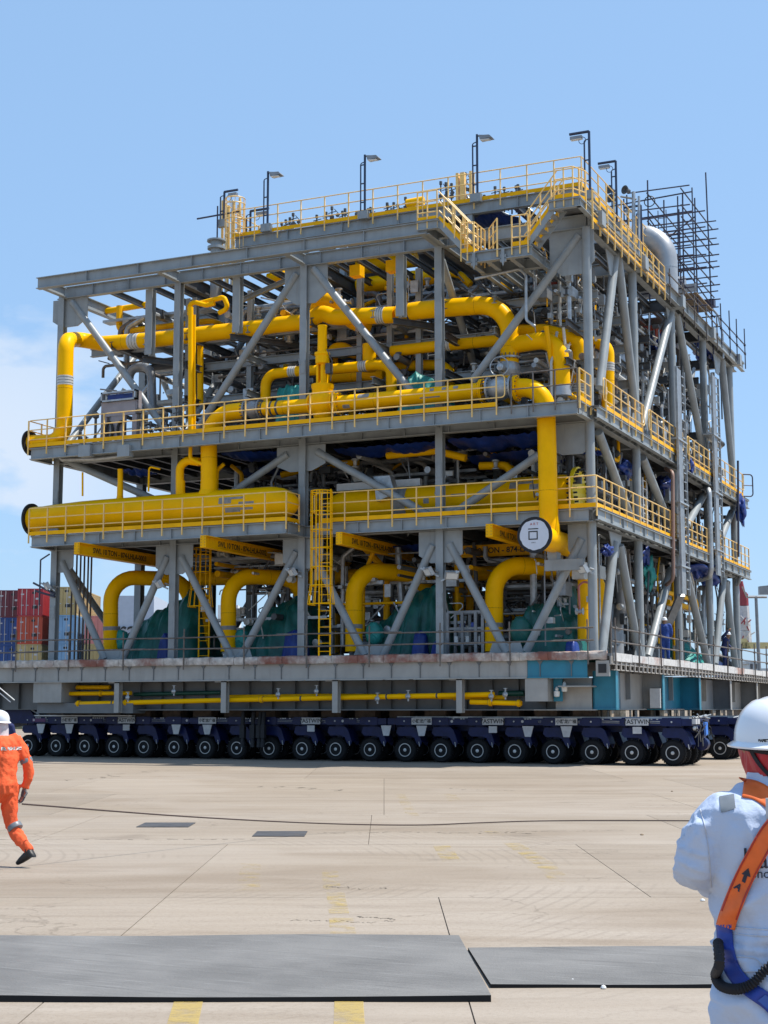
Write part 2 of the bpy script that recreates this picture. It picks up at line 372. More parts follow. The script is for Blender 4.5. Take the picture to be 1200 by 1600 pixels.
line([PZ(546,1620), PZ(545,1552)], .17, 0)
line([PZ(536,1459), PZ(533,1435)], .2, 1); line([PZ(530,1428), PZ(524,1395)], .17, 1); line([PZ(519,1390), PZ(515,1360)], .17, 2)
line([PZ(388,1392), PZ(392,1348)], .22, 2)
line([PZ(706,1346), PZ(690,1322)], .22, 1); line([PZ(645,1275), PZ(625,1241)], .2, 2)
line([PZ(878,1378), PZ(852,1352)], .22, 2); line([PZ(850,1350), PZ(800,1318)], .22, 1); line([PZ(778,1306), PZ(766,1299)], .2, 2); line([PZ(712,1252), PZ(702,1241)], .25, 2)
# ragged cracks that run across the slabs
CRACKM = mat('crack_brown', (.10, .08, .06), .95, 0, .3, 20.)  # dark brown strips drawn for the cracks
def crack(p0, p1, amp, w, seed):
    rr = random.Random(seed); a = Vector(p0); b = Vector(p1); n = 46; d = (b-a); q = Vector((-d.y, d.x, 0)).normalized(); m = MB(); pts = []; o = 0
    for i in range(n+1):
        o = o*.8+rr.uniform(-amp, amp); pts.append(a+d*(i/n)+q*o)
    for i in range(n):
        if rr.random() < .28: continue
        ww = w*rr.uniform(.3, 1.4); u = q*ww/2; z = Vector((0, 0, .003)); m.add([pts[i]-u+z, pts[i]+u+z, pts[i+1]+u*.6+z, pts[i+1]-u*.6+z], [(0,1,2,3)])
    m.build('surface_crack', CRACKM, ground, smooth=False)
crack(PZ(455,1438), PZ(622,1440), .05, .018, 1); crack(PZ(505,1386), PZ(600,1390), .05, .03, 2); crack(PZ(560,1432), PZ(620,1438), .03, .03, 3)
crack(PZ(420,1228), PZ(530,1236), .2, .1, 4); crack(PZ(620,1301), PZ(830,1302), .06, .035, 5); crack(PZ(750,1300), PZ(980,1298), .05, .02, 6); crack(PZ(400,1303), PZ(620,1300), .06, .03, 7); crack(PZ(700,1232), PZ(800,1236), .15, .06, 8)
crack(PZ(0,1312), PZ(400,1311), .05, .03, 12); crack(PZ(100,1220), PZ(260,1204), .2, .06, 13)
# steel cover plates let into the yard
COVER = mat('steel_cover', (.10, .10, .105), .55, .5, .2, 4., dirt=.5, dirtcol=(.25, .2, .15))
for k, (x0, x1, yy, lab) in enumerate([(220, 300, 1289.5, 'left and farther of two thin grey steel plates lying flush in the yard'), (398, 478, 1303.5, 'right and nearer of two thin grey steel plates lying flush in the yard')]):
    c0 = Vector(PZ(x0, yy)); c1 = Vector(PZ(x1, yy)); m = MB(); m.prism([c0-DV*.42+Vector((0,0,-.001)), c1-DV*.42+Vector((0,0,-.001)), c1+DV*.42+Vector((0,0,-.001)), c0+DV*.42+Vector((0,0,-.001))], (0, 0, .012))
    tag(m.build('cover_plate', COVER, smooth=False), lab, 'steel plate', 'steel cover plates in the yard')
# rubber mats in the foreground
def mat_material():
    m = mat('mat_grey', (.160, .156, .151), .62, 0, .10, .9, dirt=.6, dirtcol=(.225, .218, .208), bump=.3, bscale=50, dscale=.9, spec=.08, dlo=.42, dhi=.66)
    nt = m.node_tree; N = nt.nodes; L = nt.links; b = N['Principled BSDF']; old = b.inputs['Base Color'].links[0].from_socket
    geo = N.new('ShaderNodeNewGeometry')
    for ang, sc, amt, colr in ((.5, (1.2, 26, 1), .7, (.30,.295,.285,1)), (-.35, (1.0, 34, 1), .7, (.08,.078,.076,1)), (.05, (.5, 9, 1), .7, (.10,.098,.095,1))):
        mp = N.new('ShaderNodeMapping'); mp.inputs['Rotation'].default_value = (0, 0, -YAW+ang); mp.inputs['Scale'].default_value = sc; n = N.new('ShaderNodeTexNoise'); n.inputs['Scale'].default_value = 1.1; n.inputs['Detail'].default_value = 7; n.inputs['Roughness'].default_value = .65
        L.new(geo.outputs['Position'], mp.inputs[0]); L.new(mp.outputs[0], n.inputs['Vector']); r = N.new('ShaderNodeMapRange'); r.inputs[1].default_value = .56; r.inputs[2].default_value = .74; r.inputs[4].default_value = amt; L.new(n.outputs['Fac'], r.inputs[0])
        x = N.new('ShaderNodeMix'); x.data_type = 'RGBA'; x.inputs[7].default_value = colr; L.new(r.outputs[0], x.inputs[0]); L.new(old, x.inputs[6]); old = x.outputs[2]
    L.new(old, b.inputs['Base Color'])
    return m
MATG = mat_material(); MATEDGE = mat('mat_edge', (.008,.008,.009), .9)
def yard_mat(s0, s1, sn0, sn1, t0, t1, h, lab, n=40):
    rr = random.Random(int(s1*100)); m = MB(); vs = []; 
    for i in range(n+1):
        u = i/n; wv = .010*math.sin(u*9+s0)+.006*math.sin(u*31)
        for t, z, a, b in ((t0, 0, sn0, sn1), (t0, h, sn0, sn1), ((t0+t1)/2, h*1.02, (s0+sn0)/2, (s1+sn1)/2), (t1, h, s0, s1), (t1, 0, s0, s1)):
            lift = (.006*math.sin(u*17+t)) if z > 0 else 0
            vs.append(G(a+(b-a)*u, t+wv+rr.uniform(-.002, .002), z+lift if z else 0.0))
    fs = []; mi_ = []
    for i in range(n):
        for k in range(4): fs.append((i*5+k, (i+1)*5+k, (i+1)*5+k+1, i*5+k+1)); mi_.append(1 if k in (0, 3) else 0)
    fs += [(4,3,2,1,0), tuple(n*5+k for k in range(5))]
    m.add(vs, fs); m.m = mi_+[1, 1]; return tag(m.build('ground_mat', [MATG, MATEDGE], ang=30), lab, 'mat', 'dark mats laid across the foreground')
yard_mat(-8.5, .56, -8.5, .63, 9.18, 11.62, .034, 'long grey rubber mat across the lower left foreground, its right end cut square')
yard_mat(.60, 9.0, .66, 9.0, 9.62, 11.10, .026, 'narrower grey mat from the end of the long mat to the worker in white')
# small debris
for i, (x, y) in enumerate([(1098,1408),(180,1563),(1050,1237),(943,1545),(1003,1305),(1092,1538),(895,1535),(620,1552),(782,1536)]):
    p = Vector(PZ(x, y)); m = MB(); r = U(.018, .035); m.lathe(p, (0,0,1), [(0, r*.6), (.006, r), (.018, r*.7), (.024, 0)], 7)
    o = m.build('debris_chip', WHITE if i % 3 == 0 else WOOD)
    o['label'] = ['white pebble of debris on the slab left of the worker in white','brown scrap at the near edge of the long mat on the left','small scrap on the yard near the trailers at right','brown chip in front of the narrow mat','pale chip on the slab beyond the diagonal joint','dark chip in front of the narrow mat beside the worker','brown scrap just in front of the narrow mat, left of two','brown scrap at the near edge of the long mat in the middle','brown scrap at the corner where the two mats meet'][i]
    o['category'] = 'debris'
# tag rope
rp = [G(-3.90, 16.55, .70), G(-2.45, 19.0, .40), G(-.92, 21.3, .15), G(.45, 22.6, .03), G(1.4, 23.2, .018), G(2.4, 23.6, .018), G(4.0, 23.7, .018), G(6.5, 23.5, .018), G(9, 23.8, .018), G(13, 24.5, .018)]
def smooth_pts(p, k=6):
    out = []
    for i in range(len(p)-1):
        a = p[max(i-1,0)]; b = p[i]; c = p[i+1]; d = p[min(i+2, len(p)-1)]
        for j in range(k):
            t = j/k; out.append(.5*((2*b)+(c-a)*t+(2*a-5*b+4*c-d)*t*t+(3*b-a-3*c+d)*t*t*t))
    out.append(p[-1]); return out
ROPE = mat('dark_rope', (.055, .035, .03), .8, 0, .2, 30)
m = MB(); m.sweep(smooth_pts([Vector(p) for p in rp], 8), .009, 7); tag(m.build('tag_rope', ROPE), 'long dark red tag rope from the orange worker\'s hand across the yard', 'rope')

# ---------------------------------------------------------------- self-propelled trailers
TYRE = mat('tyre_rubber', (.009, .009, .010), .8, 0, .2, 14., bump=.5, bscale=50, dirt=.25, dirtcol=(.03, .026, .022), spec=.3)
WX0 = 2.275; WP = 1.288
def wheel_mesh():
    m = MB(); R = .395
    m.lathe((0,0,0), (0,1,0), [(-.12,.22),(-.125,.30),(-.115,.355),(-.075,.385),(-.03,R),(.03,R),(.075,.385),(.115,.355),(.125,.30),(.12,.22)], 30)
    for k in range(30):      # tread blocks
        a = 2*math.pi*k/30
        for sgn in (-1, 1):
            c = Vector((math.cos(a+sgn*.05)*R, sgn*.062, math.sin(a+sgn*.05)*R)); t = Vector((-math.sin(a), 0, math.cos(a)))
            m.bar(c-Vector((0,.042,0)), c+Vector((0,.042,0)), .045, .018, (math.cos(a), 0, math.sin(a)))
    for k in range(3):       # pale sidewall lettering blocks
        pass
    return m.build('wheel', TYRE, origin=(0,0,0))
def rim_mesh():
    m = MB()
    m.lathe((0,0,0), (0,-1,0), [(-.1,.218),(.118,.222),(.126,.218),(.126,.196),(.07,.180),(.055,.150),(.085,.125),(.088,.105),(.06,.09),(.06,.06),(.12,.055),(.125,.04),(.125,0)], 28)
    for k in range(10):
        a = 2*math.pi*k/10; c = Vector((math.cos(a)*.137, -.075, math.sin(a)*.137)); m.tube(c, c+Vector((0,-.022,0)), .012, 6)
    for k in range(8):
        a = 2*math.pi*k/8; c = Vector((math.cos(a)*.17, -.0645, math.sin(a)*.17)); m.mi(1); m.tube(c, c+Vector((0,-.008,0)), .015, 8); m.mi(0)
    return m.build('rim', [RIMG, BLACK], origin=(0,0,0))
W0 = wheel_mesh(); RM0 = rim_mesh(); RM0.parent = W0
def bogie_mesh():
    # curved navy yoke arm over one axle, local origin at the hub centre, hung under the frame at z=1.18-hub
    m = MB(); h = .76
    prof = [(-.30,h),(.30,h),(.40,h-.08),(.47,h-.24),(.56,h-.50),(.50,h-.64),(.38,h-.55),(.30,h-.36),(.16,h-.30),(-.25,h-.30),(-.36,h-.20)]
    for y0, y1 in ((-.31,-.27),(.27,.31)):
        m.prism([(x, y0, z) for x, z in prof], (0, y1-y0, 0))
    for i in range(len(prof)):      # cover between the two cheeks along the top
        if i in (0,1,2,3,10):
            a = prof[i]; b = prof[(i+1) % len(prof)]
            m.add([(a[0],-.265,a[1]),(a[0],.265,a[1]),(b[0],.265,b[1]),(b[0],-.265,b[1])], [(0,1,2,3)])
    m.prism([(-.1,-.06,h-.3),(.12,-.06,h-.3),(.10,-.06,-.05),(-.10,-.06,-.05)], (0,.12,0))
    m.tube((0,-.17,0), (0,.17,0), .10, 14)
    m.tube((.25,0,h-.35), (.05,0,.05), .05, 10)
    m.tube((0,0,h), (0,0,h+.10), .26, 18)
    return m.build('bogie', NAVY, origin=(0,0,0))
B0 = bogie_mesh()
def hose_mesh():
    m = MB(); m.tube((.47,-.33,.27), (.50,-.34,.12), .012, 6); return m.build('bogie_tag', PLATE, origin=(0,0,0))
H0 = hose_mesh()
for o in (W0, RM0, B0, H0): COL.objects.unlink(o)
RED_LOGO = mat('purple_panel', (.10, .02, .10), .45)
def spmt(k0, n, y0, rownm, idx, detail=True):
    """trailer module with n axle lines; k0 = index of its first (right-hand) axle; y0 = outer wheel face line"""
    xr = WX0-WP*k0+.62; xl = WX0-WP*(k0+n-1)-.62; hub = .395
    t = thing('transport_trailer', '', 'trailer', (xr-(xr-xl)/2, y0+1.2, 0))
    f = MB(); f.box(xl, xr, y0+.02, y0+2.42, 1.23, 1.44)                                # deck frame
    f.box(xl, xr, y0+.75, y0+1.7, 1.02, 1.228)                                           # central spine
    f.build('chassis', NAVY, t)
    rr = random.Random(idx)
    for yy, sg in ((y0, -1), (y0+2.44, 1)):
        x = xr
        m = MB()
        for j in range(n):
            cx = WX0-WP*(k0+j)
            m.box(cx-.30, cx+.30, min(yy, yy-sg*.03)-.0, max(yy, yy-sg*.03), 1.215, 1.475)
            if detail: 
                for dx in (-.24, .24):
                    for dz in (1.26, 1.43): m.tube((cx+dx, yy, dz), (cx+dx, yy+sg*.012, dz), .018, 6)
        m.build('side_panel', NAVY, t)
    if detail:
        m = MB(); m2 = MB(); m3 = MB()
        for j in range(n):
            cx = WX0-WP*(k0+j)
            m.tube((cx, y0, 1.345), (cx, y0-.02, 1.345), .028, 8)
            m2.box(cx+.34, cx+.94, y0+.03, y0+.06, 1.27, 1.42) if j else None
            for q in range(6): 
                xx = cx+.36+q*.09
                m3.box(xx, xx+.05, y0-.0, y0+.028, 1.41, 1.44) if rr.random() < .6 and j else None
            m3.tube((cx+.36, y0+.015, 1.37), (cx+.92, y0+.015, 1.36), .012, 6) if j else None
            m3.tube((cx+.36, y0+.01, 1.32), (cx+.92, y0+.01, 1.31), .010, 6) if j else None
        m.build('stud', PLATE, t); m3.build('hydraulic_line', GALV, t)
    for j in range(n):
        cx = WX0-WP*(k0+j)
        for yb in (y0+.46, y0+1.98):
            b = B0.copy(); COL.objects.link(b); b.parent = t; b.location = Vector((cx, yb, hub))-Vector(t.location)
            for yw in (-.19, .19):
                w = W0.copy(); COL.objects.link(w); w.parent = t; w.location = Vector((cx, yb+yw*1.25+(-.06 if yw < 0 else .06), hub))-Vector(t.location)
                r = RM0.copy(); COL.objects.link(r); r.parent = w; r.location = (0,0,0)
                r.rotation_euler = (0, rr.uniform(0, 6), 0)
        if detail:
            h = H0.copy(); COL.objects.link(h); h.parent = t; h.location = Vector((cx, y0+.46, hub))-Vector(t.location)
    return t, xl, xr
labs = {(0,0): 'navy trailer module at the right end of the front row, end wheels in sun',
        (0,1): 'navy trailer module in the middle of the front row, beside the black props',
        (0,2): 'navy trailer module at the left end of the front row, behind the orange worker',
        (1,0): 'second trailer row, right hand module, end wheels showing past the front row',
        (1,1): 'second trailer row, middle module in the dark under the structure',
        (1,2): 'second trailer row, left hand module in the dark under the structure',
        (2,0): 'farthest trailer row, right hand module beside the white helmet',
        (2,1): 'farthest trailer row, middle module in the dark under the structure',
        (2,2): 'farthest trailer row, left hand module in the dark under the structure'}
def keystone(t, x, y0):
    m = MB(); m.prism([(x-.19, y0-.02, 1.20), (x+.19, y0-.02, 1.20), (x+.10, y0-.02, .86), (x-.10, y0-.02, .86)], (0, -.03, 0)); m.build('wheel_chock', PLATE, t, smooth=False)
def nameplate(t, x, y0, txt, size):
    m = MB(); m.box(x-.36, x+.36, y0-.05, y0-.02, 1.235, 1.455); p = m.build('name_plate', PLATE, t, smooth=False)
    put_text(txt, size, (x, y0-.052, 1.343), (1,0,0), (0,0,1), MARK, p, .001, 1.0, .003)
for r, y0 in enumerate((.55, 7.3, 15.0)):
    for q, (k0, n) in enumerate(((0, 8), (8, 6), (14, 6))):
        if r == 2 and q == 2: pass
        t, xl, xr = spmt(k0, n, y0, r, r*3+q, detail=(r == 0 or q == 0))
        t['label'] = labs[(r, q)]; t['group'] = 'self propelled trailer modules under the structure'
        if r == 0:
            for k, kind in ((.84,'E'),(2.62,'C'),(4.55,'E'),(6.5,'C'),(9.7,'E'),(12.9,'C'),(15.55,'E'),(17.5,'C')):
                if k0 <= k < k0+n:
                    x = WX0-WP*k
                    if kind == 'E': nameplate(t, x, y0, '7ASTWIN', .20)
                    else: nameplate(t, x, y0, '\u5c0f\u7fa4\u9f99\u5e7f\u798f', .135)
                    if kind == 'C': keystone(t, x, y0); keystone(t, x-WP, y0)
                    else:
                        m = MB(); m.box(x-.14, x+.14, y0-.045, y0-.02, .98, 1.19); m.build('data_plate', PLATE, t, smooth=False)
            for k in (3.6, 5.5, 8.6, 11.4, 13.4, 16.6, 18.6):
                if k0 <= k < k0+n:
                    x = WX0-WP*k; m = MB(); m.box(x-.3, x+.3, y0-.012, y0-.004, 1.28, 1.40)
                    lp = m.build('logo_panel', RED_LOGO if k > 18 else NAVY, t, smooth=False)
                    m = MB(); m.lathe((x-.22, y0-.013, 1.345), (0,-1,0), [(0,.045),(.002,.045)], 12); m.build('logo_mark', PLATE, lp)
        if q == 0:      # power pack end: hoses, lights, bright blue coupling
            m = MB()
            for i in range(14):
                a = Vector((xr-.1, y0+U(.1,2.3), U(1.0,1.4))); m.pipe([a, a+Vector((U(.15,.35), 0, U(-.1,.1))), a+Vector((U(.1,.3), U(-.4,.4), U(-.5,-.2)))], .018, .1, 7)
            m.build('hydraulic_hose', BLACK, t)
            m = MB(); m.box(xr, xr+.12, y0+.05, y0+.28, 1.28, 1.44); m.box(xr, xr+.12, y0+.36, y0+.60, 1.28, 1.44); m.build('junction_box', PLATE, t, smooth=False)
            m = MB()
            for yy in (.15, .42): m.lathe((xr+.02, y0+yy, 1.16), (1,0,0), [(0,.07),(.05,.075),(.06,.05),(.065,0)], 14)
            m.build('tail_lamp', GALV, t)
            m = MB(); m.lathe((xr+.05, y0+1.25, .66), (0,1,0), [(-.2,.12),(-.15,.2),(.15,.2),(.2,.12)], 20); m.box(xr-.1, xr+.12, y0+1.05, y0+1.4, .7, 1.2); m.build('drawbar_mount', NAVY, t)
            m = MB(); m.prism([(xr+.14,y0+.95,1.34),(xr+.14,y0+1.3,1.34),(xr+.14,y0+1.25,1.1),(xr+.14,y0+1.18,.92),(xr+.14,y0+1.08,.92),(xr+.14,y0+1.02,1.1)], (.06,0,0))
            for i in range(5): m.tube((xr+.2, y0+.98+.07*i, 1.34), (xr+.22, y0+1.0+.05*i, .95), .014, 6)
            m.build('coupling_cover', mat('bright_blue', (.10, .28, .75), .3), t)
            m = MB()
            for i in range(9): m.tube((xr-.2+U(0,.3), y0+U(.1,2.3), 1.45), (xr+U(0,.2), y0+U(.1,2.3), 1.5+U(0,.1)), .02, 6)
            m.box(xl+.3, xr-.1, y0+.15, y0+.5, 1.445, 1.50)
            m.build('deck_fitting', GALV, t)
# loading props hanging by the front trailer
P0 = MB()
pr = thing('loading_prop_cluster', 'black hydraulic props hanging between the wheels under the yellow pipes', 'props', (-12.3, .3, .4))
for i, x in enumerate((-12.75, -12.35, -11.95, -12.1)):
    m = MB(); m.tube((x, .28+.03*i, 1.66), (x-.03, .3, 1.1), .07, 10); m.box(x-.10, x+.08, .2, .36, .75, 1.2); m.tube((x-.02, .29, .8), (x-.02, .29, .44), .06, 10, .09)
    m.build('prop', BLACK, pr)
# packing on top of the trailer deck, carrying the girders
m = MB()
for yy in (.9, 2.2, 7.6, 9.2, 15.3, 16.9):
    for i in range(20):
        x = WX0-WP*i-.3
        if x > .2: continue
        m.box(x-.4, x+.35, yy, yy+.5, 1.445, 1.70)
o = m.build('packing_timbers', mat('packing_timber', (.10,.07,.05), .85, 0, .3, 6.), smooth=False); tag(o, 'dark timber packing between trailer decks and steel girders', 'packing', kind='stuff')
# ---------------------------------------------------------------- base frame under the module
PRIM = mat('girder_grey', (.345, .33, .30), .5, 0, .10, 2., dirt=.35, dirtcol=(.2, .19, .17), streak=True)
PRIMD = mat('girder_grey_shaded', (.15, .155, .155), .55, 0, .15, 2.)  # darker copy of girder grey, puts shade into recessed and yard-facing plates
XC = [0, -5.17, -10.3, -15.5, -20.7]; YC = [0, 5.57, 11.2, 16.7, 22.1]
base = thing('base_frame', 'long grey and teal girder base that carries the whole pipe module on the trailers', 'girder frame', (-10, 11, 1.7))
m = MB(); m.box(-27, 0, -.78, 27, 3.36, 3.44); m.box(0, .78, -.78, 27, 3.36, 3.44); m.build('deck_plate', GRATE, base, smooth=False)
for x0, x1, mt in ((-27, -1.95, PRIM), (-1.94, .0, TEAL)):
    m = MB(); m.box(x0, x1, -.74, -.70, 2.74, 3.24); m.box(x0, x1, -.80, -.55, 2.70, 2.738); m.box(x0, x1, -.80, -.55, 3.242, 3.27)
    m.build('edge_girder', mt, base, smooth=False)
for i in range(int(27/1.02)):
    x = -.5-i*1.02; m = MB()
    m.prism([(x-.09, -.742, 3.235), (x+.09, -.742, 3.235), (x+.012, -.742, 3.12), (x+.012, -.742, 2.745), (x-.012, -.742, 2.745), (x-.012, -.742, 3.12)], (0, -.03, 0))
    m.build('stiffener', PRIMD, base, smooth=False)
for i in range(29):      # rag-wrapped padding sections along the front edge
    x = -26.6+i*.94
    rr = random.Random(i); m = MB(); n = 7; vs = []
    for k in range(n+1):
        u = x+.93*k/n
        for (yy, zz) in ((-.86, 3.25), (-.90, 3.36), (-.88, 3.49), (-.76, 3.52), (-.70, 3.44), (-.70, 3.27)):
            e = .02 if 0 < k < n else -.03
            vs.append((u, yy-e+rr.uniform(-.012, .012), zz+rr.uniform(-.012, .012)))
    fs = [(k*6+j, (k+1)*6+j, (k+1)*6+(j+1) % 6, k*6+(j+1) % 6) for k in range(n) for j in range(6)]+[(5,4,3,2,1,0), tuple(n*6+j for j in range(6))]
    m.add(vs, fs); m.build('edge_pad', BLANK, base, ang=60)
for i in range(14):
    y = -.6+i*1.98; rr = random.Random(100+i); m = MB(); m.box(.80, .86, y, y+1.93, 3.22+rr.uniform(-.02,.02), 3.46+rr.uniform(-.02, .03)); m.build('side_pad', [mat('side_pad_cloth', (.58,.57,.55), .8, 0, .15, 6., dirt=.8, dirtcol=(.30,.10,.05), bump=.6, bscale=14, dscale=.5, dlo=.54, dhi=.66)][0], base, smooth=False)
# outrigger walkway on the right side
m = MB(); m.box(.74, .78, -.8, 27.4, 3.13, 3.36); m.box(.60, .82, -.8, 27.4, 3.10, 3.128); 
for i in range(52): m.box(.782, .84, -.4+i*.53, -.33+i*.53, 2.93, 3.22)
m.box(.70, .80, -.5, 27.3, 2.93, 2.96)
m.build('walkway_channel', mat('walkway_beige', (.40,.37,.33), .6, 0, .15, 3., dirt=.4, dirtcol=(.2,.15,.1)), base, smooth=False)
m = MB(); m.box(.30, .72, -.82, -.70, 2.74, 3.22); m.box(.36,.66,-.828,-.822,2.82,3.14); m.build('corner_tube', PRIM, base, smooth=False)
m = MB(); m.box(.38,.64,-.835,-.829,2.84,3.12); m.build('corner_tube_dark', MARK, base, smooth=False)  # black plate painted in for the dark hollow of the tube end
# recessed lower web and posts (front)
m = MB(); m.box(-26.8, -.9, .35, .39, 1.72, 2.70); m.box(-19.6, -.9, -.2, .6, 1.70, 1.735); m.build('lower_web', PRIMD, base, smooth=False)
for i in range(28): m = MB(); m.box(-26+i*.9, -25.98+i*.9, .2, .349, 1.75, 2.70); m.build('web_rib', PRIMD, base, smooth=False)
for x0, x1 in ((-21.0, -19.75),):
    m = MB(); m.box(x0, x1, -.72, .3, 1.98, 2.70); m.build('support_block', PRIM, base, smooth=False); m = MB(); m.box(x0+.02, -16.8, -.5, .3, 1.6, 1.97); m.build('support_foot', PRIMD, base, smooth=False)
for px in (183, 350, 524, 718):
    x = PY(px,1080,-.7)[0]; m = MB(); m.ibeam((x, -.62, 1.62), (x, -.62, 2.70), .24, .20, up=(0,1,0)); m.box(x-.35, x+.1, -.74, -.5, 2.66, 2.698); m.build('hanger_post', PRIM, base, smooth=False)
m = MB(); m.box(-2.02, -1.28, -.76, .3, 1.98, 2.698); m.build('support_block', PRIM, base, smooth=False)
m = MB(); m.box(-1.24, -.95, -.3, -.26, 1.98, 2.698); m.build('teal_plate', TEAL, base, smooth=False)
m = MB(); m.box(-1.24, -.06, -.10, -.06, 1.72, 2.698); m.box(-1.9, .1, -.3, .0, 1.70, 1.73); m.build('lower_plate', PRIM, base, smooth=False)
m = MB(); m.box(-.95, .1, -.75, -.1, 2.42, 2.46); m.build('bracket_shelf', PRIM, base, smooth=False)
# side: webs facing right, stub girders facing the yard
for j, (y0, y1, mt) in enumerate(((0.0, 2.9, TEAL), (2.9, 5.8, PRIM), (5.8, 11.3, TEAL), (11.3, 16.9, PRIM), (16.9, 22.5, PRIM), (22.5, 27, PRIM))):
    m = MB(); m.box(-.06, .0, y0+.02, y1-.02, 1.76, 2.93); m.build('side_web', mt, base, smooth=False)
    m = MB(); m.box(-.1, .16, y0, y1, 1.72, 1.756); m.build('side_flange', PRIM, base, smooth=False)
for j, (y, mt) in enumerate(((0., TEAL), (5.8, PRIM), (11.3, TEAL), (16.9, PRIMD), (22.5, PRIMD))):  # far stub webs take the darker grey as shade on their yard-facing side
    m = MB(); m.box(.004, .70, y-.03, y+.03, 1.76, 2.93); m.build('stub_web', mt, base, smooth=False)
    m = MB(); m.box(.004, .74, y-.16, y+.16, 1.72, 1.755); m.box(.702, .735, y-.14, y+.14, 1.76, 2.93); m.build('stub_flange', PRIM if j > 2 else TEAL, base, smooth=False)
    for yy in (y+2.2, y+3.6):
        m = MB(); m.box(.004, .16, yy, yy+.05, 1.76+.3, 2.93); m.build('web_stiffener', PRIM, base, smooth=False)
m = MB(); m.box(.30, .66, 5.55, 5.72, 1.78, 2.45); m.build('junction_box', WHITE, base, smooth=False)
m = MB(); m.box(-27, .7, 26.9, 27, 1.7, 3.3); m.box(-27, -26.9, -.7, 26.9, 1.72, 3.3); m.build('far_girder', PRIMD, base, smooth=False)
# small timbers between side girder and trailer
m = MB(); rr = random.Random(3)
for yy in (1.0, 2.2, 7.7, 8.9, 9.5, 15.6, 17): 
    for k in range(5): m.box(-.35+rr.uniform(-.1,.2)+.22*k, -.2+.22*k, yy+rr.uniform(0,.4), yy+.5, 1.47, 1.70)
m.build('wedge_block', mat('pale_timber', (.45,.36,.26), .8, 0, .3, 9.), base, smooth=False)
# pipes hung below the edge girder
YELW = mat('weld_yellow', (.62, .30, .0), .55, 0, .2, 9., spec=.15)
def pipe_thing(name, pts, r, m, label, bend=None, n=16, bands=(), flanges=(), cat='pipe', group=None, patches=(), bandm=None):
    pts = [Vector(p) for p in pts]; t = thing(name, label, cat, pts[0], group)
    b = MB(); b.pipe(pts, r, bend if bend else r*2.6, n); b.build('pipe', m, t)
    if r > .15:      # girth welds between the spools
        for i, (a, c) in enumerate(zip(pts, pts[1:])):
            L_ = (c-a).length; d = (c-a).normalized(); k = int(L_/1.9)
            for q in range(k):
                w = MB(); w.lathe(a+d*(L_*(q+.5+.12*math.sin(i*3+q*5))/max(1,k)), d, [(-.014, r*.99), (-.008, r*1.012), (.008, r*1.012), (.014, r*.99)], 18); w.build('weld_seam', YELW if m in (YEL, YELD) else m, t)
    for (i, u, wd) in bands:        # on segment i at fraction u
        a, c = pts[i], pts[i+1]; d = (c-a).normalized(); p = a.lerp(c, u); k = MB(); k.lathe(p, d, [(0, r), (0, r*1.02), (wd, r*1.02), (wd, r)], 20); k.build('band', bandm or GREYPATCH, t)
        k = MB()
        if wd > .2:
            for q in range(3): k.lathe(p+d*(wd*(.2+.3*q)), d, [(0, r*1.02), (0, r*1.035), (.012, r*1.035), (.012, r*1.02)], 20)
            k.build('strap', MARK, t)
    for (i, u) in flanges:
        a, c = pts[i], pts[i+1]; d = (c-a).normalized(); p = a.lerp(c, u); k = MB(); R2 = r*1.42
        k.lathe(p-d*.05, d, [(0, r), (0, R2), (.045, R2), (.045, r)], 24); k.lathe(p+d*.005, d, [(0, r), (0, R2), (.045, R2), (.045, r)], 24); k.build('flange', m, t)
        k = MB(); a_, b_ = basis(d)
        for q in range(14):
            w = 2*math.pi*q/14; c2 = p+a_*(r*1.24*math.cos(w))+b_*(r*1.24*math.sin(w)); k.tube(c2-d*.08, c2+d*.08, r*.07, 6)
        k.build('bolt', STEELD, t)
    return t
BAND = mat('white_tape', (.55, .54, .50), .5, 0, .1, 20.)
pipe_thing('drain_pipe', [PY(119,1100,-.42), PY(350,1094,-.42), PY(772,1085,-.42)], .085, YEL, 'long yellow drain pipe running below the edge girder', bands=[(0,.25,.06),(1,.3,.06),(1,.62,.06),(1,.8,.06)], flanges=[(0,.02),(0,.35),(1,.15)], bandm=STEELD)
pipe_thing('drain_pipe', [PY(101,1084,-.2), PY(205,1083,-.2)], .075, YEL, 'short upper yellow pipe at the left end below the girder', flanges=[(0,.02),(0,.55)])
pipe_thing('drain_pipe', [PY(120,1074,.05), PY(172,1074,.05)], .08, YELD, 'topmost dull yellow pipe stub below the girder at left')
pipe_thing('drain_pipe', [PY(355,1089,-.1), PY(520,1087,-.1), PY(790,1090,-.1)], .075, YELD, 'second yellow pipe behind the long drain pipe, right half', flanges=[(1,.4),(1,.72)])
pipe_thing('drain_pipe', [PY(735,1097,-.42), PY(815,1099,-.42)], .08, YEL, 'short yellow pipe with a pale end flange beside the grey block', flanges=[(0,.95),(0,.4)])
pipe_thing('hanging_pipe', [PY(210,1085,.1), PY(345,1082,.1)], .07, GREENP, 'dark green pipe under the girder, left one of two')
pipe_thing('hanging_pipe', [PY(780,1084,.1), PY(819,1083,.1)], .09, GREENP, 'dark green pipe stub beside the grey block under the girder')
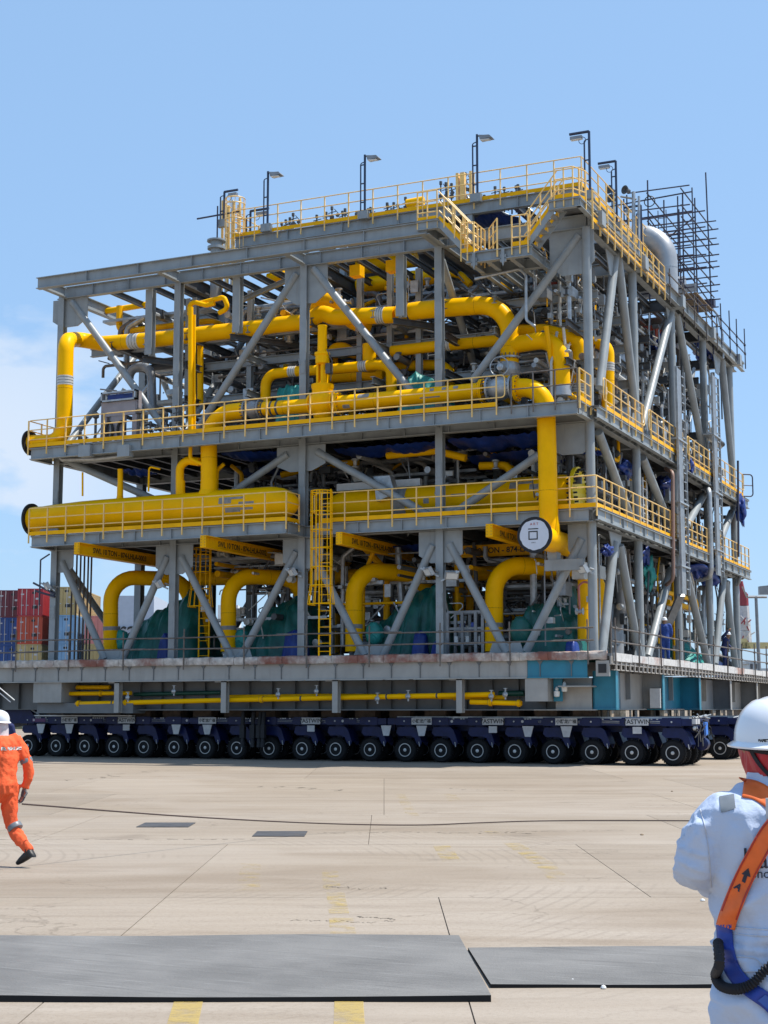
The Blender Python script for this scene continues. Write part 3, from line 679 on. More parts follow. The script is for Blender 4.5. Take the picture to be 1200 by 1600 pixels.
for vi, (px, py) in enumerate(((200,1090),(272,1080),(435,1085),(495,1080),(590,1092),(638,1088),(768,1088),(790,1085))):
    p = Vector(PY(px,py,-.5)); v = MB(); v.tube(p+Vector((0,0,.2)), p-Vector((0,0,.16)), .03, 6); v.lathe(p, (0,-1,0), [(0,.07),(.05,.09),(.1,.03)], 10); v.lathe(p+Vector((0,0,.18)), (0,0,1), [(0,.08),(.02,.08)], 10)
    tag(v.build('drain_valve', GALV), ['leftmost','second from left','third from left','fourth from left','fifth from left','third from right','second from right','rightmost'][vi]+' small valve hanging among the yellow drain pipes', 'valve', 'small valves among the drain pipes')
for px,py in ((870,1083),(882,1075)):
    p = Vector(PY(px,py,-.4)); v = MB(); v.lathe(p, (0,0,1), [(-.12,.05),(-.1,.09),(.05,.1),(.08,.05),(.14,.06),(.2,.02)], 10)
    tag(v.build('bracket_lamp', GLASS), 'small white lantern lamp under the teal bracket, ' + ('left of two' if px < 875 else 'right of two'), 'lamp')

# ---------------------------------------------------------------- steel frame of the module
frame = thing('module_frame', 'tall blue grey steel frame of columns, beams and diagonal braces', 'steel frame', (-10, 11, 3.45))
ZB, ZT = 3.45, 17.28
def col_h(x, y, z0, z1, w=.27, m_=STEEL, nm='column', par=frame):
    m = MB(); m.ibeam((x, y, z0), (x, y, z1), w, w, up=(0, 1, 0)); return m.build(nm, m_, par, smooth=False)
def col_t(x, y, z0, z1, r=.145, m_=STEEL, nm='column', par=frame):
    m = MB(); m.tube((x, y, z0), (x, y, z1), r, 16); return m.build(nm, m_, par)
for i, x in enumerate(XC):
    for j, y in enumerate(YC):
        if j == 0 and i: col_h(x, y, ZB, ZT, .26)
        elif i == 0: col_t(x, y, ZB, ZT, .15)
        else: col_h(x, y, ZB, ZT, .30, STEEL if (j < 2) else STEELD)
def brace(p0, p1, r=.145, m_=STEEL):
    m = MB(); p0 = Vector(p0); p1 = Vector(p1); m.tube(p0, p1, r, 14); return m.build('brace', m_, frame)
def bracebox(p0, p1, w=.2, m_=STEEL):
    m = MB(); m.bar(p0, p1, w, w); return m.build('brace', m_, frame, smooth=False)
BR = [((98,878),(164,1030)),((262,870),(191,1030)),((284,870),(364,1030)),((463,862),(375,1030)),((488,864),(570,1024)),((676,852),(598,1026)),((703,850),(792,1020)),((909,842),(822,1018)),
      ((96,716),(285,800)),((450,710),(310,806)),((496,706),(672,806)),((842,711),(708,803)),
      ((113,472),(262,676)),((464,428),(303,680)),((490,420),(643,612)),((905,368),(738,596))]
for a, b in BR: brace(PY(a[0],a[1],0) if False else HY(a,0), HY(b,0), .135)
BS = [((940,1026),(960,848)),((968,852),(998,1024)),((1012,1027),(1048,890)),((1073,900),(1106,1036)),((1117,1038),(1130,905)),((1134,908),(1149,1042)),
      ((935,675),(988,818)),((1004,715),(1045,818)),((1101,771),(1073,822)),((1143,800),(1127,840)),
      ((962,395),(937,606)),((966,403),(996,670)),((1051,478),(1003,665)),((1057,490),(1099,708)),((1128,562),(1145,744))]
for a, b in BS: brace(HX(a,0), HX(b,0), .15)
# braces that run into the depth between front and second rows
for x, z0, z1, y0, y1 in ((-5.17, 16.9, 11.6, .2, 5.4), (-15.5, 11.6, 16.9, .3, 5.4), (-20.7, 11.4, 16.6, .2, 5.4), (-20.7, 11.4, 16.8, 10.9, 5.8), (-20.7, 3.6, 7.4, 5.3, .3), (-20.7, 3.6, 7.4, 5.9, 10.8), (-10.3, 3.6, 7.4, 5.4, 10.8), (-15.5, 3.6, 7.4, 16.4, 11.5), (-5.17, 11.5, 7.9, 5.8, 11), (-20.7, 8.2, 10.8, 5.6, 11)):
    brace((x, y0, z0), (x, y1, z1), .13)
for x0, x1, y, z0, z1 in ((-20.6, -18.1, 11.2, 3.6, 7.4), (-15.6, -18.0, 11.2, 3.6, 7.4), (-20.5, -18, 22.1, 3.6, 7.4), (-15.6, -18.0, 22.1, 3.6, 7.4), (-10.3, -15.4, 11.2, 11.4, 16.9), (-5.2, -10.2, 16.7, 11.4, 16.9), (-.2, -5.1, 22.1, 3.6, 7.4), (-.2,-5.1,22.1,11.4,16.9), (-15.5,-20.6,11.2,11.4,16.9)):
    brace((x0, y, z0), (x1, y, z1), .15, STEELD)
def gusset(x, zt, w, h, y=0., zb=None, part=frame, cut=.22):
    m = MB(); m.prism([(x-w, y-.016, zt), (x+w, y-.016, zt), (x+w, y-.016, zt-h*.75), (x+w*.45, y-.016, zt-h), (x-w*.45, y-.016, zt-h), (x-w, y-.016, zt-h*.75)], (0, .032, 0)); m.build('gusset_plate', STEEL, part, smooth=False)
def gusset_up(x, z, w, h, y=0.):
    m = MB(); m.prism([(x-w, y-.016, z), (x+w, y-.016, z), (x+w*.75, y-.016, z+h), (x-w*.75, y-.016, z+h)], (0, .032, 0)); m.build('gusset_plate', STEEL, frame, smooth=False)
for x in (-10.25, ): gusset(x, 17.24, .85, 1.35)
gusset(-20.35, 17.24, .8, 1.1); gusset(-.5, 17.24, .75, 1.5)
for x in (-15.5, -10.3, -5.17): gusset(x, 7.58, .78, 1.05)
gusset(-.40, 7.58, .38, 1.1); gusset(-20.4, 7.58, .5, .8)
for x in (-10.4, ): gusset(x, 10.83, .95, .9)
gusset(-.6, 10.83, .75, 1.0)
for x in (-18.1, -12.85, -7.75, -2.9): gusset_up(x, 3.45, .62, .42)
for x in (-5.3, -15.4): gusset_up(x, 8.02, .95, .35); gusset_up(x, 11.3, .75, .5)
def gusset_side(y, zt, w, h, up=False):
    m = MB(); z1 = zt+h if up else zt-h; m.prism([(-.016, y-w, zt), (-.016, y+w, zt), (-.016, y+w*.4, z1), (-.016, y-w*.4, z1)], (.032, 0, 0)); m.build('gusset_plate', STEEL, frame, smooth=False)
for y, z, up in ((2.95, 17.2, 0), (11.2, 17.2, 0), (19.5, 17.2, 0), (2.7, 7.55, 0), (11.2, 7.55, 0), (19.6, 7.55, 0), (5.5, 3.45, 1), (16.7, 3.45, 1), (5.57, 11.3, 1), (16.7, 11.3, 1)): gusset_side(y, z, .75, .8, up)
# main beams: along the front and in every bay
def beam(p0, p1, h=.42, w=.22, m_=STEEL, nm='beam', par=frame, st=0):
    m = MB(); m.ibeam(p0, p1, h, w)
    if st: m.stiff(p0, p1, h, w, st)
    return m.build(nm, m_, par, smooth=False)
LV = [(7.79, .40), (11.05, .40), (17.47, .45)]
for z, h in LV:
    for j, y in enumerate(YC):
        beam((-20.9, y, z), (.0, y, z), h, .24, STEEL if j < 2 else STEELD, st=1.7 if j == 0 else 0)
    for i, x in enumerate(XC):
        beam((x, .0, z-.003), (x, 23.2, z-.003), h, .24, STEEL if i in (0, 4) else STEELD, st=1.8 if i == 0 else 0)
    for k, x in enumerate([a-.86*q-.86 for a in XC[:4] for q in range(5)]):
        if z > 17 and -17.4 > x: 
            if k % 3: continue
        beam((x, .13, z+.06), (x, 22, z+.06), .22, .14, STEELD, 'joist')
# intermediate pipe-rack beams in the upper storey (z 13-16) with hanging posts
for z in (15.55, 14.5, 13.2):
    for j, y in enumerate((1.9, 5.57, 8.6, 11.2, 16.7)):
        x0 = -20.7 if (j < 2 and z > 15) else -15.5
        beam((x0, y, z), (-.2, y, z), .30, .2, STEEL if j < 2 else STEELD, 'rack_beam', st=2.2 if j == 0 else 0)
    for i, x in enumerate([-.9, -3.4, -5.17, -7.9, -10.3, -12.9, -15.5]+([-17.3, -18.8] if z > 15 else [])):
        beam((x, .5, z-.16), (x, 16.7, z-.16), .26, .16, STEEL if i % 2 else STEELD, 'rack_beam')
for px, top, bot in ((234,445,555),(371,425,520),(627,390,495)):
    p = HY((px, bot), .25); p1 = HY((px, top), .25); m = MB(); m.ibeam((p[0], .25, p[2]), (p[0], .25, 17.24), .26, .30, up=(0,1,0)); m.build('hanger_post', STEEL, frame, smooth=False)
    m = MB(); m.ibeam((p[0]-.3, .25, p[2]-.12), (p[0]+2.2, 3.6, p[2]-.12), .22, .18); m.build('outrigger', STEELD, frame, smooth=False)
for px in (296, 306, 392, 563, 610, 655): 
    p = HY((px, 470), 1.9); m = MB(); m.ibeam((p[0], 1.9, 13.0), (p[0], 1.9, 17.24), .20, .2, up=(0,1,0)); m.build('hanger_post', STEEL, frame, smooth=False)
m = MB(); m.ibeam(HY((455,435),1.0), HY((376,470),1.0), .16, .16); m.build('knee_brace', STEEL, frame, smooth=False)
# bolted splice plates on the front columns and chord
for x in XC[1:]:
    for z in (5.3, 9.6, 13.6):
        m = MB(); m.box(x-.11, x+.11, -.150, -.132, z-.24, z+.24)
        for a in (-.07, .07):
            for b in (-.18, -.09, .09, .18): m.tube((x+a, -.15, z+b), (x+a, -.168, z+b), .014, 6)
        m.build('splice_plate', STEEL, frame)
for x in (-18.1, -12.9, -7.7):
    for z, h in LV[:1]+LV[2:]:
        m = MB(); m.box(x-.3, x+.3, -.022, -.009, z-h/2+.05, z+h/2-.05)
        for a in (-.22, -.12, .12, .22):
            for b in (-.1, 0, .1): m.tube((x+a, -.022, z+b), (x+a, -.04, z+b), .014, 6)
        m.build('splice_plate', STEEL, frame)
# cantilevered top beam with brackets
beam((-20.75, -1.5, 17.48), (-5.0, -1.5, 17.48), .42, .24, st=2.55)
for x in (-20.55, -15.5, -10.3, -5.17): beam((x, -1.5, 17.46), (x, -.12, 17.46), .36, .2, nm='bracket')
beam((-5.0, -1.5, 17.46), (-5.0, 3, 17.46), .36, .2, nm='bracket')
for x in (-8.6, -7.2): 
    m = MB(); m.box(x-.20, x+.20, .5, .9, 16.85, 17.24); m.build('yellow_clamp', YELD, frame, smooth=False)
# small plate under each floor
def floor(name, label, rects, z, group=None):
    t = thing(name, label, 'floor', (rects[0][0], rects[0][2], z), group)
    for (x0, x1, y0, y1) in rects:
        m = MB(); m.box(x0, x1, y0, y1, z, z+.04); m.build('floor_plate', GRATE, t, smooth=False)
    return t
def grid(x0, x1, y0, y1, dx, dy, skip=0., seed=1):
    rr = random.Random(seed); out = []; nx = round((x1-x0)/dx); ny = round((y1-y0)/dy)
    for i in range(nx):
        for j in range(ny):
            if rr.random() < skip: continue
            a = x0+(x1-x0)*i/nx; b = y0+(y1-y0)*j/ny; out.append((a+.01, a+(x1-x0)/nx-.01, b+.01, b+(y1-y0)/ny-.01))
    return out
floor('deck_floor', 'grey plate floor of the lower storey, seen from below above the pumps', grid(-20.8, -.15, .15, 22, 2.58, 2.74, .10, 2), 8.0)
floor('deck_floor', 'grey plate floor of the middle storey, seen from below behind the blue tarps', grid(-20.8, -.15, .15, 22, 2.58, 2.74, .12, 3), 11.26)
floor('deck_floor', 'open grating floor at the top chord of the steel frame', grid(-12.8, -.15, 5.6, 22, 2.58, 2.74, .55, 5), 17.70)
# ---------------------------------------------------------------- railings
def railing(pts, label, h=1.0, step=.82, toe=True, m_=RAIL, r=.021, drop=.28, group=None, mids=2, closed=False, ends=(False, False)):
    pts = [Vector(p) for p in pts]; t = thing('guard_rail', label, 'railing', pts[0], group)
    up = Vector((0, 0, 1))
    segs = [(pts[i], pts[i+1]) for i in range(len(pts)-1)]
    pm = bpy.data.meshes
    proto = None
    for k, (a, b) in enumerate(segs):
        L = (b-a).length; n = max(1, round(L/step))
        for i in range(n+1):
            if k and i == 0: continue
            p = a.lerp(b, i/n)
            if proto is None:
                m = MB(); m.box(-.018, .018, -.026, .026, -drop, h); proto = m.build('post', m_, t, smooth=False) if False else None
                me = bpy.data.meshes.new('post'); me.from_pydata([v for v in m.v], [], m.f); me.materials.append(m_); proto = me
            o = bpy.data.objects.new('post', proto); COL.objects.link(o); o.parent = t; o.location = p-pts[0]; o.rotation_euler = (0, 0, math.atan2((b-a).y, (b-a).x))
    for q in range(mids+1):
        z = h*(1-q*.36) if mids == 2 else h*(1-q*.5)
        pp = [p+up*z for p in pts]
        m = MB(); m.pipe(pp, r, .12, 7); m.build('top_rail' if q == 0 else 'mid_rail', m_, t)
    for e, s in ((0, ends[0]), (-1, ends[1])):
        if s:
            p = pts[e]; d = (pts[0]-pts[1] if e == 0 else pts[-1]-pts[-2]).normalized()
            m = MB(); m.pipe([p+up*h, p+d*.28+up*h, p+d*.28+up*(h*.28), p+up*(h*.28)], r, .12, 7); m.build('rail_loop', m_, t)
    if toe:
        m = MB()
        for a, b in segs: m.bar(a+up*.07, b+up*.07, .012, .14)
        m.build('toe_board', YELD if m_ is RAIL else m_, t, smooth=False)
    return t
def overhang(name, label, x0, x1, y0, y1, zb, zt, lbl_beam='edge_beam', rib=.86, parts_dir='x'):
    t = thing(name, label, 'platform', (x0, y0, zb))
    m = MB(); m.ibeam((x0, y0+.1, (zb+zt)/2), (x1, y0+.1, (zb+zt)/2), zt-zb, .2); m.stiff((x0, y0+.1, (zb+zt)/2), (x1, y0+.1, (zb+zt)/2), zt-zb, .2, 1.72); m.build('edge_beam', STEEL, t, smooth=False)
    for xe in (x0, x1):
        m = MB(); m.ibeam((xe, y0+.2, (zb+zt)/2), (xe, y1, (zb+zt)/2), zt-zb, .2); m.build('end_beam', STEEL, t, smooth=False)
    n = int((x1-x0)/1.72)
    for i in range(1, n):
        x = x0+(x1-x0)*i/n; m = MB(); m.ibeam((x, y0+.2, zt-.12), (x, y1, zt-.12), .22, .12); m.build('floor_joist', STEEL, t, smooth=False)
    for i in range(n):
        a = x0+(x1-x0)*i/n; b = x0+(x1-x0)*(i+1)/n; m = MB(); m.box(a+.004, b-.004, y0+.02, y1, zt+.004, zt+.03); m.build('floor_plate', GRATE, t, smooth=False)
    return t
overhang('platform', 'long front walkway platform at the middle level carrying the yellow valve line', -20.9, .05, -1.5, -.13, 10.85, 11.26)
overhang('platform', 'left front platform at the lower level under the big yellow header', -20.75, -10.2, -1.5, -.13, 7.6, 7.99)
overhang('platform', 'right front platform at the lower level behind the cage ladder', -9.55, .05, -.55, -.13, 7.6, 7.99)
railing([(-20.95, 0.0, 11.29), (-20.95, -1.52, 11.29), (-2.6, -1.52, 11.29)], 'long cream yellow railing along the front of the middle walkway', ends=(False, True))
railing([(-2.1, -1.52, 11.29), (0.08, -1.52, 11.29)], 'short dark scaffold railing at the right end of the middle walkway', toe=False, m_=SCAFF, mids=1)
railing([(0.14, -1.5, 11.29), (.14, -.3, 11.29)], 'short yellow railing around the right corner of the middle walkway', step=.5)
railing([(-20.8, -1.52, 8.02), (-10.15, -1.52, 8.02), (-10.15, -.6, 8.02)], 'yellow railing in front of the big header on the lower left platform')
railing([(-9.3, -.57, 8.02), (.35, -.57, 8.02), (.35, 23.5, 8.02)], 'yellow railing that wraps the lower right platform and the side walkway', ends=(True, False), step=.86)
# side walkways with railings at middle level, in lengths between the columns
for lvl, zt in (('lower', 7.99), ('middle', 11.26)):
    t = thing('platform', lvl+' side walkway outside the right hand columns', 'platform', (.2, 0, zt))
    m = MB(); m.ibeam((.36, -.4 if zt > 9 else -.5, zt-.2), (.36, 23.6, zt-.2), .36, .16); m.stiff((.36, -.4, zt-.2), (.36, 23.6, zt-.2), .36, .16, 1.4); m.build('edge_beam', STEEL, t, smooth=False)
    for i in range(12):
        m = MB(); m.box(.16, .44, -.4+i*2, 1.59+i*2, zt+.002, zt+.03); m.build('floor_plate', GRATE, t, smooth=False)
    m = MB()
    for i in range(24): m.bar((.02, i+.3, zt-.36), (.36, i+.3, zt-.2), .05, .08)
    m.build('knee_bracket', STEEL, t, smooth=False)
for (y0, y1, lab) in ((.45, 4.9, 'nearest length of middle level side railing, before the yellow and silver risers'), (6.1, 10.6, 'second length of side railing at the middle level beside the silver vessel'), (11.9, 16.2, 'third length of side railing at the middle level behind the cable ladder'), (17.6, 22.2, 'farthest length of side railing at the middle level')):
    railing([(.42, y0, 11.29), (.42, y1, 11.29)], lab, ends=(True, True), step=.84)
# temporary scaffold tube guard rail on the main deck
def scaffold_rail(pts, label, m_, step, over=.3, hs=(.42, .82), h=1.05):
    pts = [Vector(p) for p in pts]; t = thing('scaffold_rail', label, 'railing', pts[0])
    rr = random.Random(len(label))
    for a, b in zip(pts, pts[1:]):
        L = (b-a).length; n = max(1, round(L/step)); d = (b-a).normalized()
        for i in range(n+1):
            p = a.lerp(b, i/n)+d*rr.uniform(-.1, .1); m = MB(); m.tube(p+Vector((rr.uniform(-.02,.02), 0, -over)), p+Vector((0, 0, h+rr.uniform(0, .2))), .026, 8)
            for z in hs: m.cb(p+Vector((0, 0, z)), .09, .09, .08)
            m.build('standard', m_, t)
        for z in hs:
            k = 0
            while k < L:
                e = min(L, k+rr.uniform(4, 6)); m = MB(); m.tube(a+d*(k-.3)+Vector((0, -.05+rr.uniform(-.03,.03), z+rr.uniform(-.03,.03))), a+d*(e+.3)+Vector((0, -.05, z+rr.uniform(-.03, .03))), .026, 8); m.build('ledger', m_, t); k = e
    return t
scaffold_rail([(-26.6, -.93, 3.40), (-.0, -.93, 3.40)], 'brown scaffold tube railing along the front of the main deck', SCAFF, 2.42)
scaffold_rail([(.9, -.7, 3.40), (.9, 26.8, 3.40)], 'dark scaffold tube railing along the right side of the main deck', SCAFB if False else SCAFF, 2.7)
# ---------------------------------------------------------------- the big yellow pipework on the front
def onto(l, Y): return [PY(x, y, Y) for x, y in l]
# overhead line: rises at the left end and runs right above the middle walkway, jogs, drops into the right-hand valve
zA = PY(160,538,.8)
over = [PY(47,692,-1.2), PY(100,690,-1.2), PY(103,532,-1.2), PY(122,530,.5), PY(160,537,.8), PY(240,531,.8), PY(412,511,.8)]
pipe_thing('overhead_pipe', over, .29, YEL, 'thick yellow overhead pipe rising at the left end of the middle walkway', bend=[.62,.62,.5,.5,2,2], bands=[(1,.55,.35),(4,.55,.45)], n=20, bandm=BAND)
k = MB(); p = Vector(PY(48,692,-1.2)); k.lathe(p, (-1,0,0), [(0,.30),(0,.47),(.06,.47),(.06,.0)], 28); q = k.build('blind_flange', BLACK, [o for o in COL.objects if o.name == 'overhead_pipe'][0])
pipe_thing('overhead_pipe', onto([(400,513),(430,508),(478,503),(505,488),(600,497) if False else (520,496),(618,492)], .8), .29, YEL, 'thick yellow overhead pipe between the two middle front columns', bend=1.0, bands=[(4,.72,.3)], n=20, bandm=BAND)
pipe_thing('crossover_pipe', [PY(496,520,2.2), PY(496,470,2.2), PY(520,470,1.9), PY(552,503,1.6), PY(575,510,1.6)], .29, YEL, 'yellow pipe elbow arching up behind the middle column beside the overhead pipe', bend=.6, n=18)
pipe_thing('overhead_pipe', [PY(622,490,.8), PY(655,485,.8), PY(700,481,.8), PY(797,474,.8), PY(796,600,.8)], .31, YEL, 'thick yellow overhead pipe that curves down into the grey valve at right', bend=[2,3,1.15,1], n=22, bands=[(0,.5,.06)], bandm=STEELD)
pipe_thing('branch_pipe', [PY(797,540,.8), PY(874,527,.8), PY(878,606,.8)], .29, YEL, 'yellow branch from the overhead pipe curving down on the right of the grey valve', bend=[.75], n=20)
pipe_thing('branch_pipe', [PY(800,521,1.8), PY(850,518,1.8), PY(866,522,1.8), PY(905,530,2.2), PY(903,624,2.2)], .26, YEL, 'second yellow downcomer just behind the branch pipe', bend=.5, n=18, bands=[(3,.75,.3)], bandm=BAND)
k = MB(); p = Vector(PY(878,603,.8)); k.lathe(p, (0,0,-1), [(0,.29),(.35,.33),(.36,.25)], 20); tag(k.build('pipe_support', SILVER), 'flared grey foot under the yellow branch pipe at right', 'pipe support')
pipe_thing('riser_pipe', [PX(900,528,-1.2), PX(948,528,-1.2+.0) if False else PY(905,535,3.4), PY(950,535,3.4), PY(950,665,3.4)], .22, YEL, 'yellow riser between the corner column and the silver pipe', bend=.5, n=16, bands=[(2,.25,.3)], bandm=BAND)
# valve line along the middle walkway
vl = [PY(327,775,-.75), PY(327,672,-.75), PY(352,640,-.75), PY(385,639,-.75), PY(500,632,-.75), PY(640,619,-.75), PY(748,610,-.75)]
VR = .27
pipe_thing('valve_line', [PY(327,785,-.75), PY(326,648,-.75), PY(384,641,-.75)], .29, YEL, 'thick yellow riser from the header up through the walkway at left', bend=.95, n=22)
pipe_thing('valve_line', [PY(408,639,-.75), PY(484,634,-.75)], .25, YEL, 'short yellow spool left of the yellow valve, with dark rings', n=20, bands=[(0,.04,.05),(0,.22,.08),(0,.34,.08)], bandm=STEELD)
pipe_thing('valve_line', [PY(527,631,-.75), PY(650,620,-.75), PY(757,610,-.75)], .27, YEL, 'long yellow spool right of the yellow valve with patches of bare primer', n=20, flanges=[(0,.02),(1,.97)])
for (px,py,w,h) in ((545,637,14,7),(572,620,22,9),(676,625,40,8),(683,632,26,9),(679,611,8,6),(698,609,8,6),(716,607,9,6)):
    x, y, z = PY(px,py,-.75); a0 = math.asin(max(-.9,min(.9,(z-(PY(px,616 if px>600 else 624,-.75)[2]))/.27)))
    m = MB(); n = 4; W = w*.0195/2; r = .273; cz = PY(px, 631-(px-527)*.0935, -.75)[2]; vs = []; hh = h*.02/.27
    am = math.asin(max(-.85,min(.85,(z-cz)/.27)))
    for i in range(n+1):
        a = am-hh/2+hh*i/n
        for s in (-1, 1): vs.append((x+s*W*(1-.2*abs(i-n/2)/n), -.75-r*math.cos(a), cz+r*math.sin(a)))
    m.add(vs, [(2*i, 2*i+1, 2*i+3, 2*i+2) for i in range(n)]); o = m.build('primer_patch', GREYPATCH, [o for o in COL.objects if o.get('label', '').startswith('long yellow spool right')][0])
def gate_valve(c, axis, L, r, m_, name, label, stem=None, stem_m=None, ring=True):
    c = Vector(c); axis = Vector(axis).normalized(); t = thing(name, label, 'valve', c)
    m = MB(); m.lathe(c-axis*L/2, axis, [(0,r*.8),(0,r*1.25),(.06,r*1.25),(.06,r*.85),(L*.25,r*1.0),(L*.4,r*1.18),(L*.6,r*1.18),(L*.75,r*1.0),(L-.06,r*.85),(L-.06,r*1.25),(L,r*1.25),(L,r*.8)], 26); m.build('valve_body', m_, t)
    m = MB(); a_, b_ = basis(axis)
    for e in (-L/2, L/2):
        for q in range(16):
            w = 2*math.pi*q/16; p = c+axis*e+a_*(r*1.12*math.cos(w))+b_*(r*1.12*math.sin(w)); m.tube(p-axis*.1, p+axis*.1, .018, 6)
    m.build('bolt', STEELD, t); return t
gate_valve(PY(396,640,-.75), (1,0,.0), .62, .27, PIPEG, 'flow_valve', 'grey flanged valve body at the left end of the yellow valve line')
v = gate_valve(PY(782,607,-.75), (1,0,0), .85, .32, GALV, 'flow_valve', 'large grey ball valve on the walkway below the curved overhead pipe')
v = gate_valve(PY(796,578,.8), (0,0,1), .85, .32, GALV, 'flow_valve', 'grey vertical valve where the overhead pipe comes down at right')
m = MB(); c = Vector(PY(786,576,.3)); 
m.lathe(c, (0,-1,0), [(0,.12),(.3,.12),(.32,.05),(.34,0)], 12); m.sweep([c+Vector((.32*math.cos(a), -.36, .32*math.sin(a))) for a in [2*math.pi*i/20 for i in range(21)]], .02, 6)
tag(m.build('hand_wheel', GALV), 'round grey hand wheel on the vertical valve at right', 'hand wheel')
# yellow valve with tall actuator
c = Vector(PY(504,631,-.75)); t = thing('control_valve', 'fat yellow control valve with a tall yellow actuator standing on the middle walkway', 'valve', c)
m = MB(); m.lathe(c-Vector((.46,0,0)), (1,0,0), [(0,.25),(0,.36),(.06,.36),(.06,.30),(.2,.40),(.3,.46),(.62,.46),(.72,.40),(.86,.30),(.86,.36),(.92,.36),(.92,.25)], 28)
m.lathe(c, (0,0,1), [(-.55,.0),(-.55,.25),(-.48,.3),(0,.38),(.50,.36),(.55,.39),(.66,.39),(.68,.2)], 26); m.build('valve_body', YEL, t)
m = MB(); zb = c.z+.66
m.lathe((c.x+.02,c.y,zb), (0,0,1), [(0,.12),(.0,.10),(1.05,.10),(1.05,.0)], 12); m.box(c.x-.20,c.x-.13,c.y-.1,c.y+.1,zb,zb+.9); m.box(c.x+.12,c.x+.16,c.y-.1,c.y+.1,zb,zb+.5); m.build('yoke', YEL, t)
m = MB(); m.lathe((c.x-.02,c.y,zb+.72), (0,0,1), [(0,.10),(.02,.23),(.12,.24),(.30,.24),(.32,.27),(.40,.27),(.42,.17),(1.3,.16),(1.32,.17),(1.36,.17),(1.38,0)], 20); m.build('actuator', YEL, t)
m = MB(); m.box(c.x+.18,c.x+.36,c.y-.16,c.y+.06,zb+.35,zb+.7); m.pipe([(c.x+.3,c.y,zb+.1),(c.x+.36,c.y,zb+.8),(c.x+.2,c.y-.1,zb+1.2)], .02, .1, 6); m.build('positioner', STEELD, t)
# right end: elbow through the deck, tall downcomer, tee with white test disc
pipe_thing('downcomer_pipe', [PY(806,607,-.75), PY(852,602,-.75), PY(855,706,-.75), PY(858,838,-.75)], .30, YEL, 'tall straight yellow pipe dropping past both walkways at the right corner', bend=[.8,3], n=24, flanges=[(0,.03)])
c = Vector(PY(858,843,-.75)); t = thing('spectacle_tee', 'yellow pipe tee lying into the structure with a white round cover on its front end', 'pipe', c)
m = MB(); m.lathe(c+Vector((0,-1.35,0)), (0,1,0), [(0,.30),(.3,.36),(.55,.38),(1.7,.38),(1.75,.36),(4.2,.36),(4.2,.0)], 28); m.lathe(c+Vector((0,0,.15)), (0,0,1), [(0,.36),(.35,.33),(.6,.30),(.9,.30)], 24); m.build('tee_body', YEL, t)
m = MB(); cf = c+Vector((0,-1.35,0)); m.lathe(cf, (0,-1,0), [(0,.30),(0,.56),(.07,.56),(.07,.50)], 40); m.build('flange_ring', BLACK, t)
m = MB(); rr = random.Random(4)
vs = [cf+Vector((0,-.075,0))]
for i in range(44):
    a = 2*math.pi*i/44; r = .47+rr.uniform(-.015,.01); vs.append(cf+Vector((r*math.cos(a), -.075, r*math.sin(a))))
m.add(vs, [(0, 1+(i+1) % 44, 1+i) for i in range(44)]); dsk = m.build('cover_disc', mat('cover_white', (.62,.64,.70), .45, 0, .04, 5.), t, smooth=False)
m = MB(); m.box(cf.x-.2,cf.x+.13,cf.y-.082,cf.y-.078,.17+cf.z,.20+cf.z)
for a,b,c_,d in ((-.19,.11,-.15,-.115),(-.19,.11,.085,.12),(-.19,-.155,-.115,.085),(.075,.11,-.115,.085)): m.box(cf.x+a,cf.x+b,cf.y-.082,cf.y-.078,cf.z+c_,cf.z+d)
m.build('printed_frame', MARK, dsk, smooth=False)
put_text('A R T', .11, (cf.x,cf.y-.08,cf.z+.33), (1,0,0), (0,0,1), REDD, dsk, .001); put_text('CHI LI', .05, (cf.x-.03,cf.y-.08,cf.z-.24), (1,0,0), (0,0,1), MARK, dsk, .001)
m = MB(); m.box(c.x-.3,-.2,-.34,-.2,c.z-.95,c.z-.6); m.box(c.x-.2,c.x+.1,-.3,.1,c.z-.6,c.z-.35); m.build('saddle_beam', STEEL, t, smooth=False)
# big header on the lower left platform
hz = PY(300,796,-.7)[2]; x0 = PY(52,800,-.7)[0]; x1 = PY(466,790,-.7)[0]; t = thing('header_drum', 'huge yellow header drum lying on the lower left platform', 'drum', (x0,-.7,hz))
L = x1-x0
prof = [(0,.47),(.5,.47),(.9,.50),(2.2,.56),(3.2,.575),(L-3.6,.60),(L-3.3,.62),(L-1.1,.62)]+[(L-1.1+1.1*math.sin(a), .62*math.cos(a)) for a in [.2,.5,.8,1.05,1.3,1.5]]+[(L,0)]
m = MB(); m.lathe((x0,-.7,hz), (1,0,-.001), prof, 40); m.build('shell', YEL, t, ang=50)
m = MB(); m.lathe((x0,-.7,hz), (-1,0,0), [(0,.3),(0,.60),(.08,.60),(.08,.0)], 36); m.build('blind_flange', BLACK, t)
for px, r in ((327,.30),(188,.11),(283,.15)):
    p = Vector(PY(px,775,-.7)); m = MB(); m.lathe((p.x,-.72,hz+.45), (0,0,1), [(0,r*1.35),(.12,r*1.2),(.22,r*1.02),(.6,r)], 20); m.build('nozzle', YEL, t)
for px in (85, 250, 405):
    p = PY(px,815,-.7); m = MB(); m.box(p[0]-.4, p[0]+.4, -1.0, -.4, 8.02, hz-.42); m.build('saddle', STEEL, t, smooth=False)
def drumpatch(parent, cx, cy, cz, r, poly, m_=GREYPATCH, nm='primer_patch'):
    # poly in (x along, angle) on a cylinder lying along X
    m = MB(); n = 6
    for (xa, xb, a0, a1) in poly:
        vs = []
        for i in range(n+1):
            a = a0+(a1-a0)*i/n
            for x in (xa, xb): vs.append((cx+x, cy-(r)*math.cos(a), cz+(r)*math.sin(a)))
        m.add(vs, [(2*i, 2*i+1, 2*i+3, 2*i+2) for i in range(n)])
    m.build(nm, m_, parent)
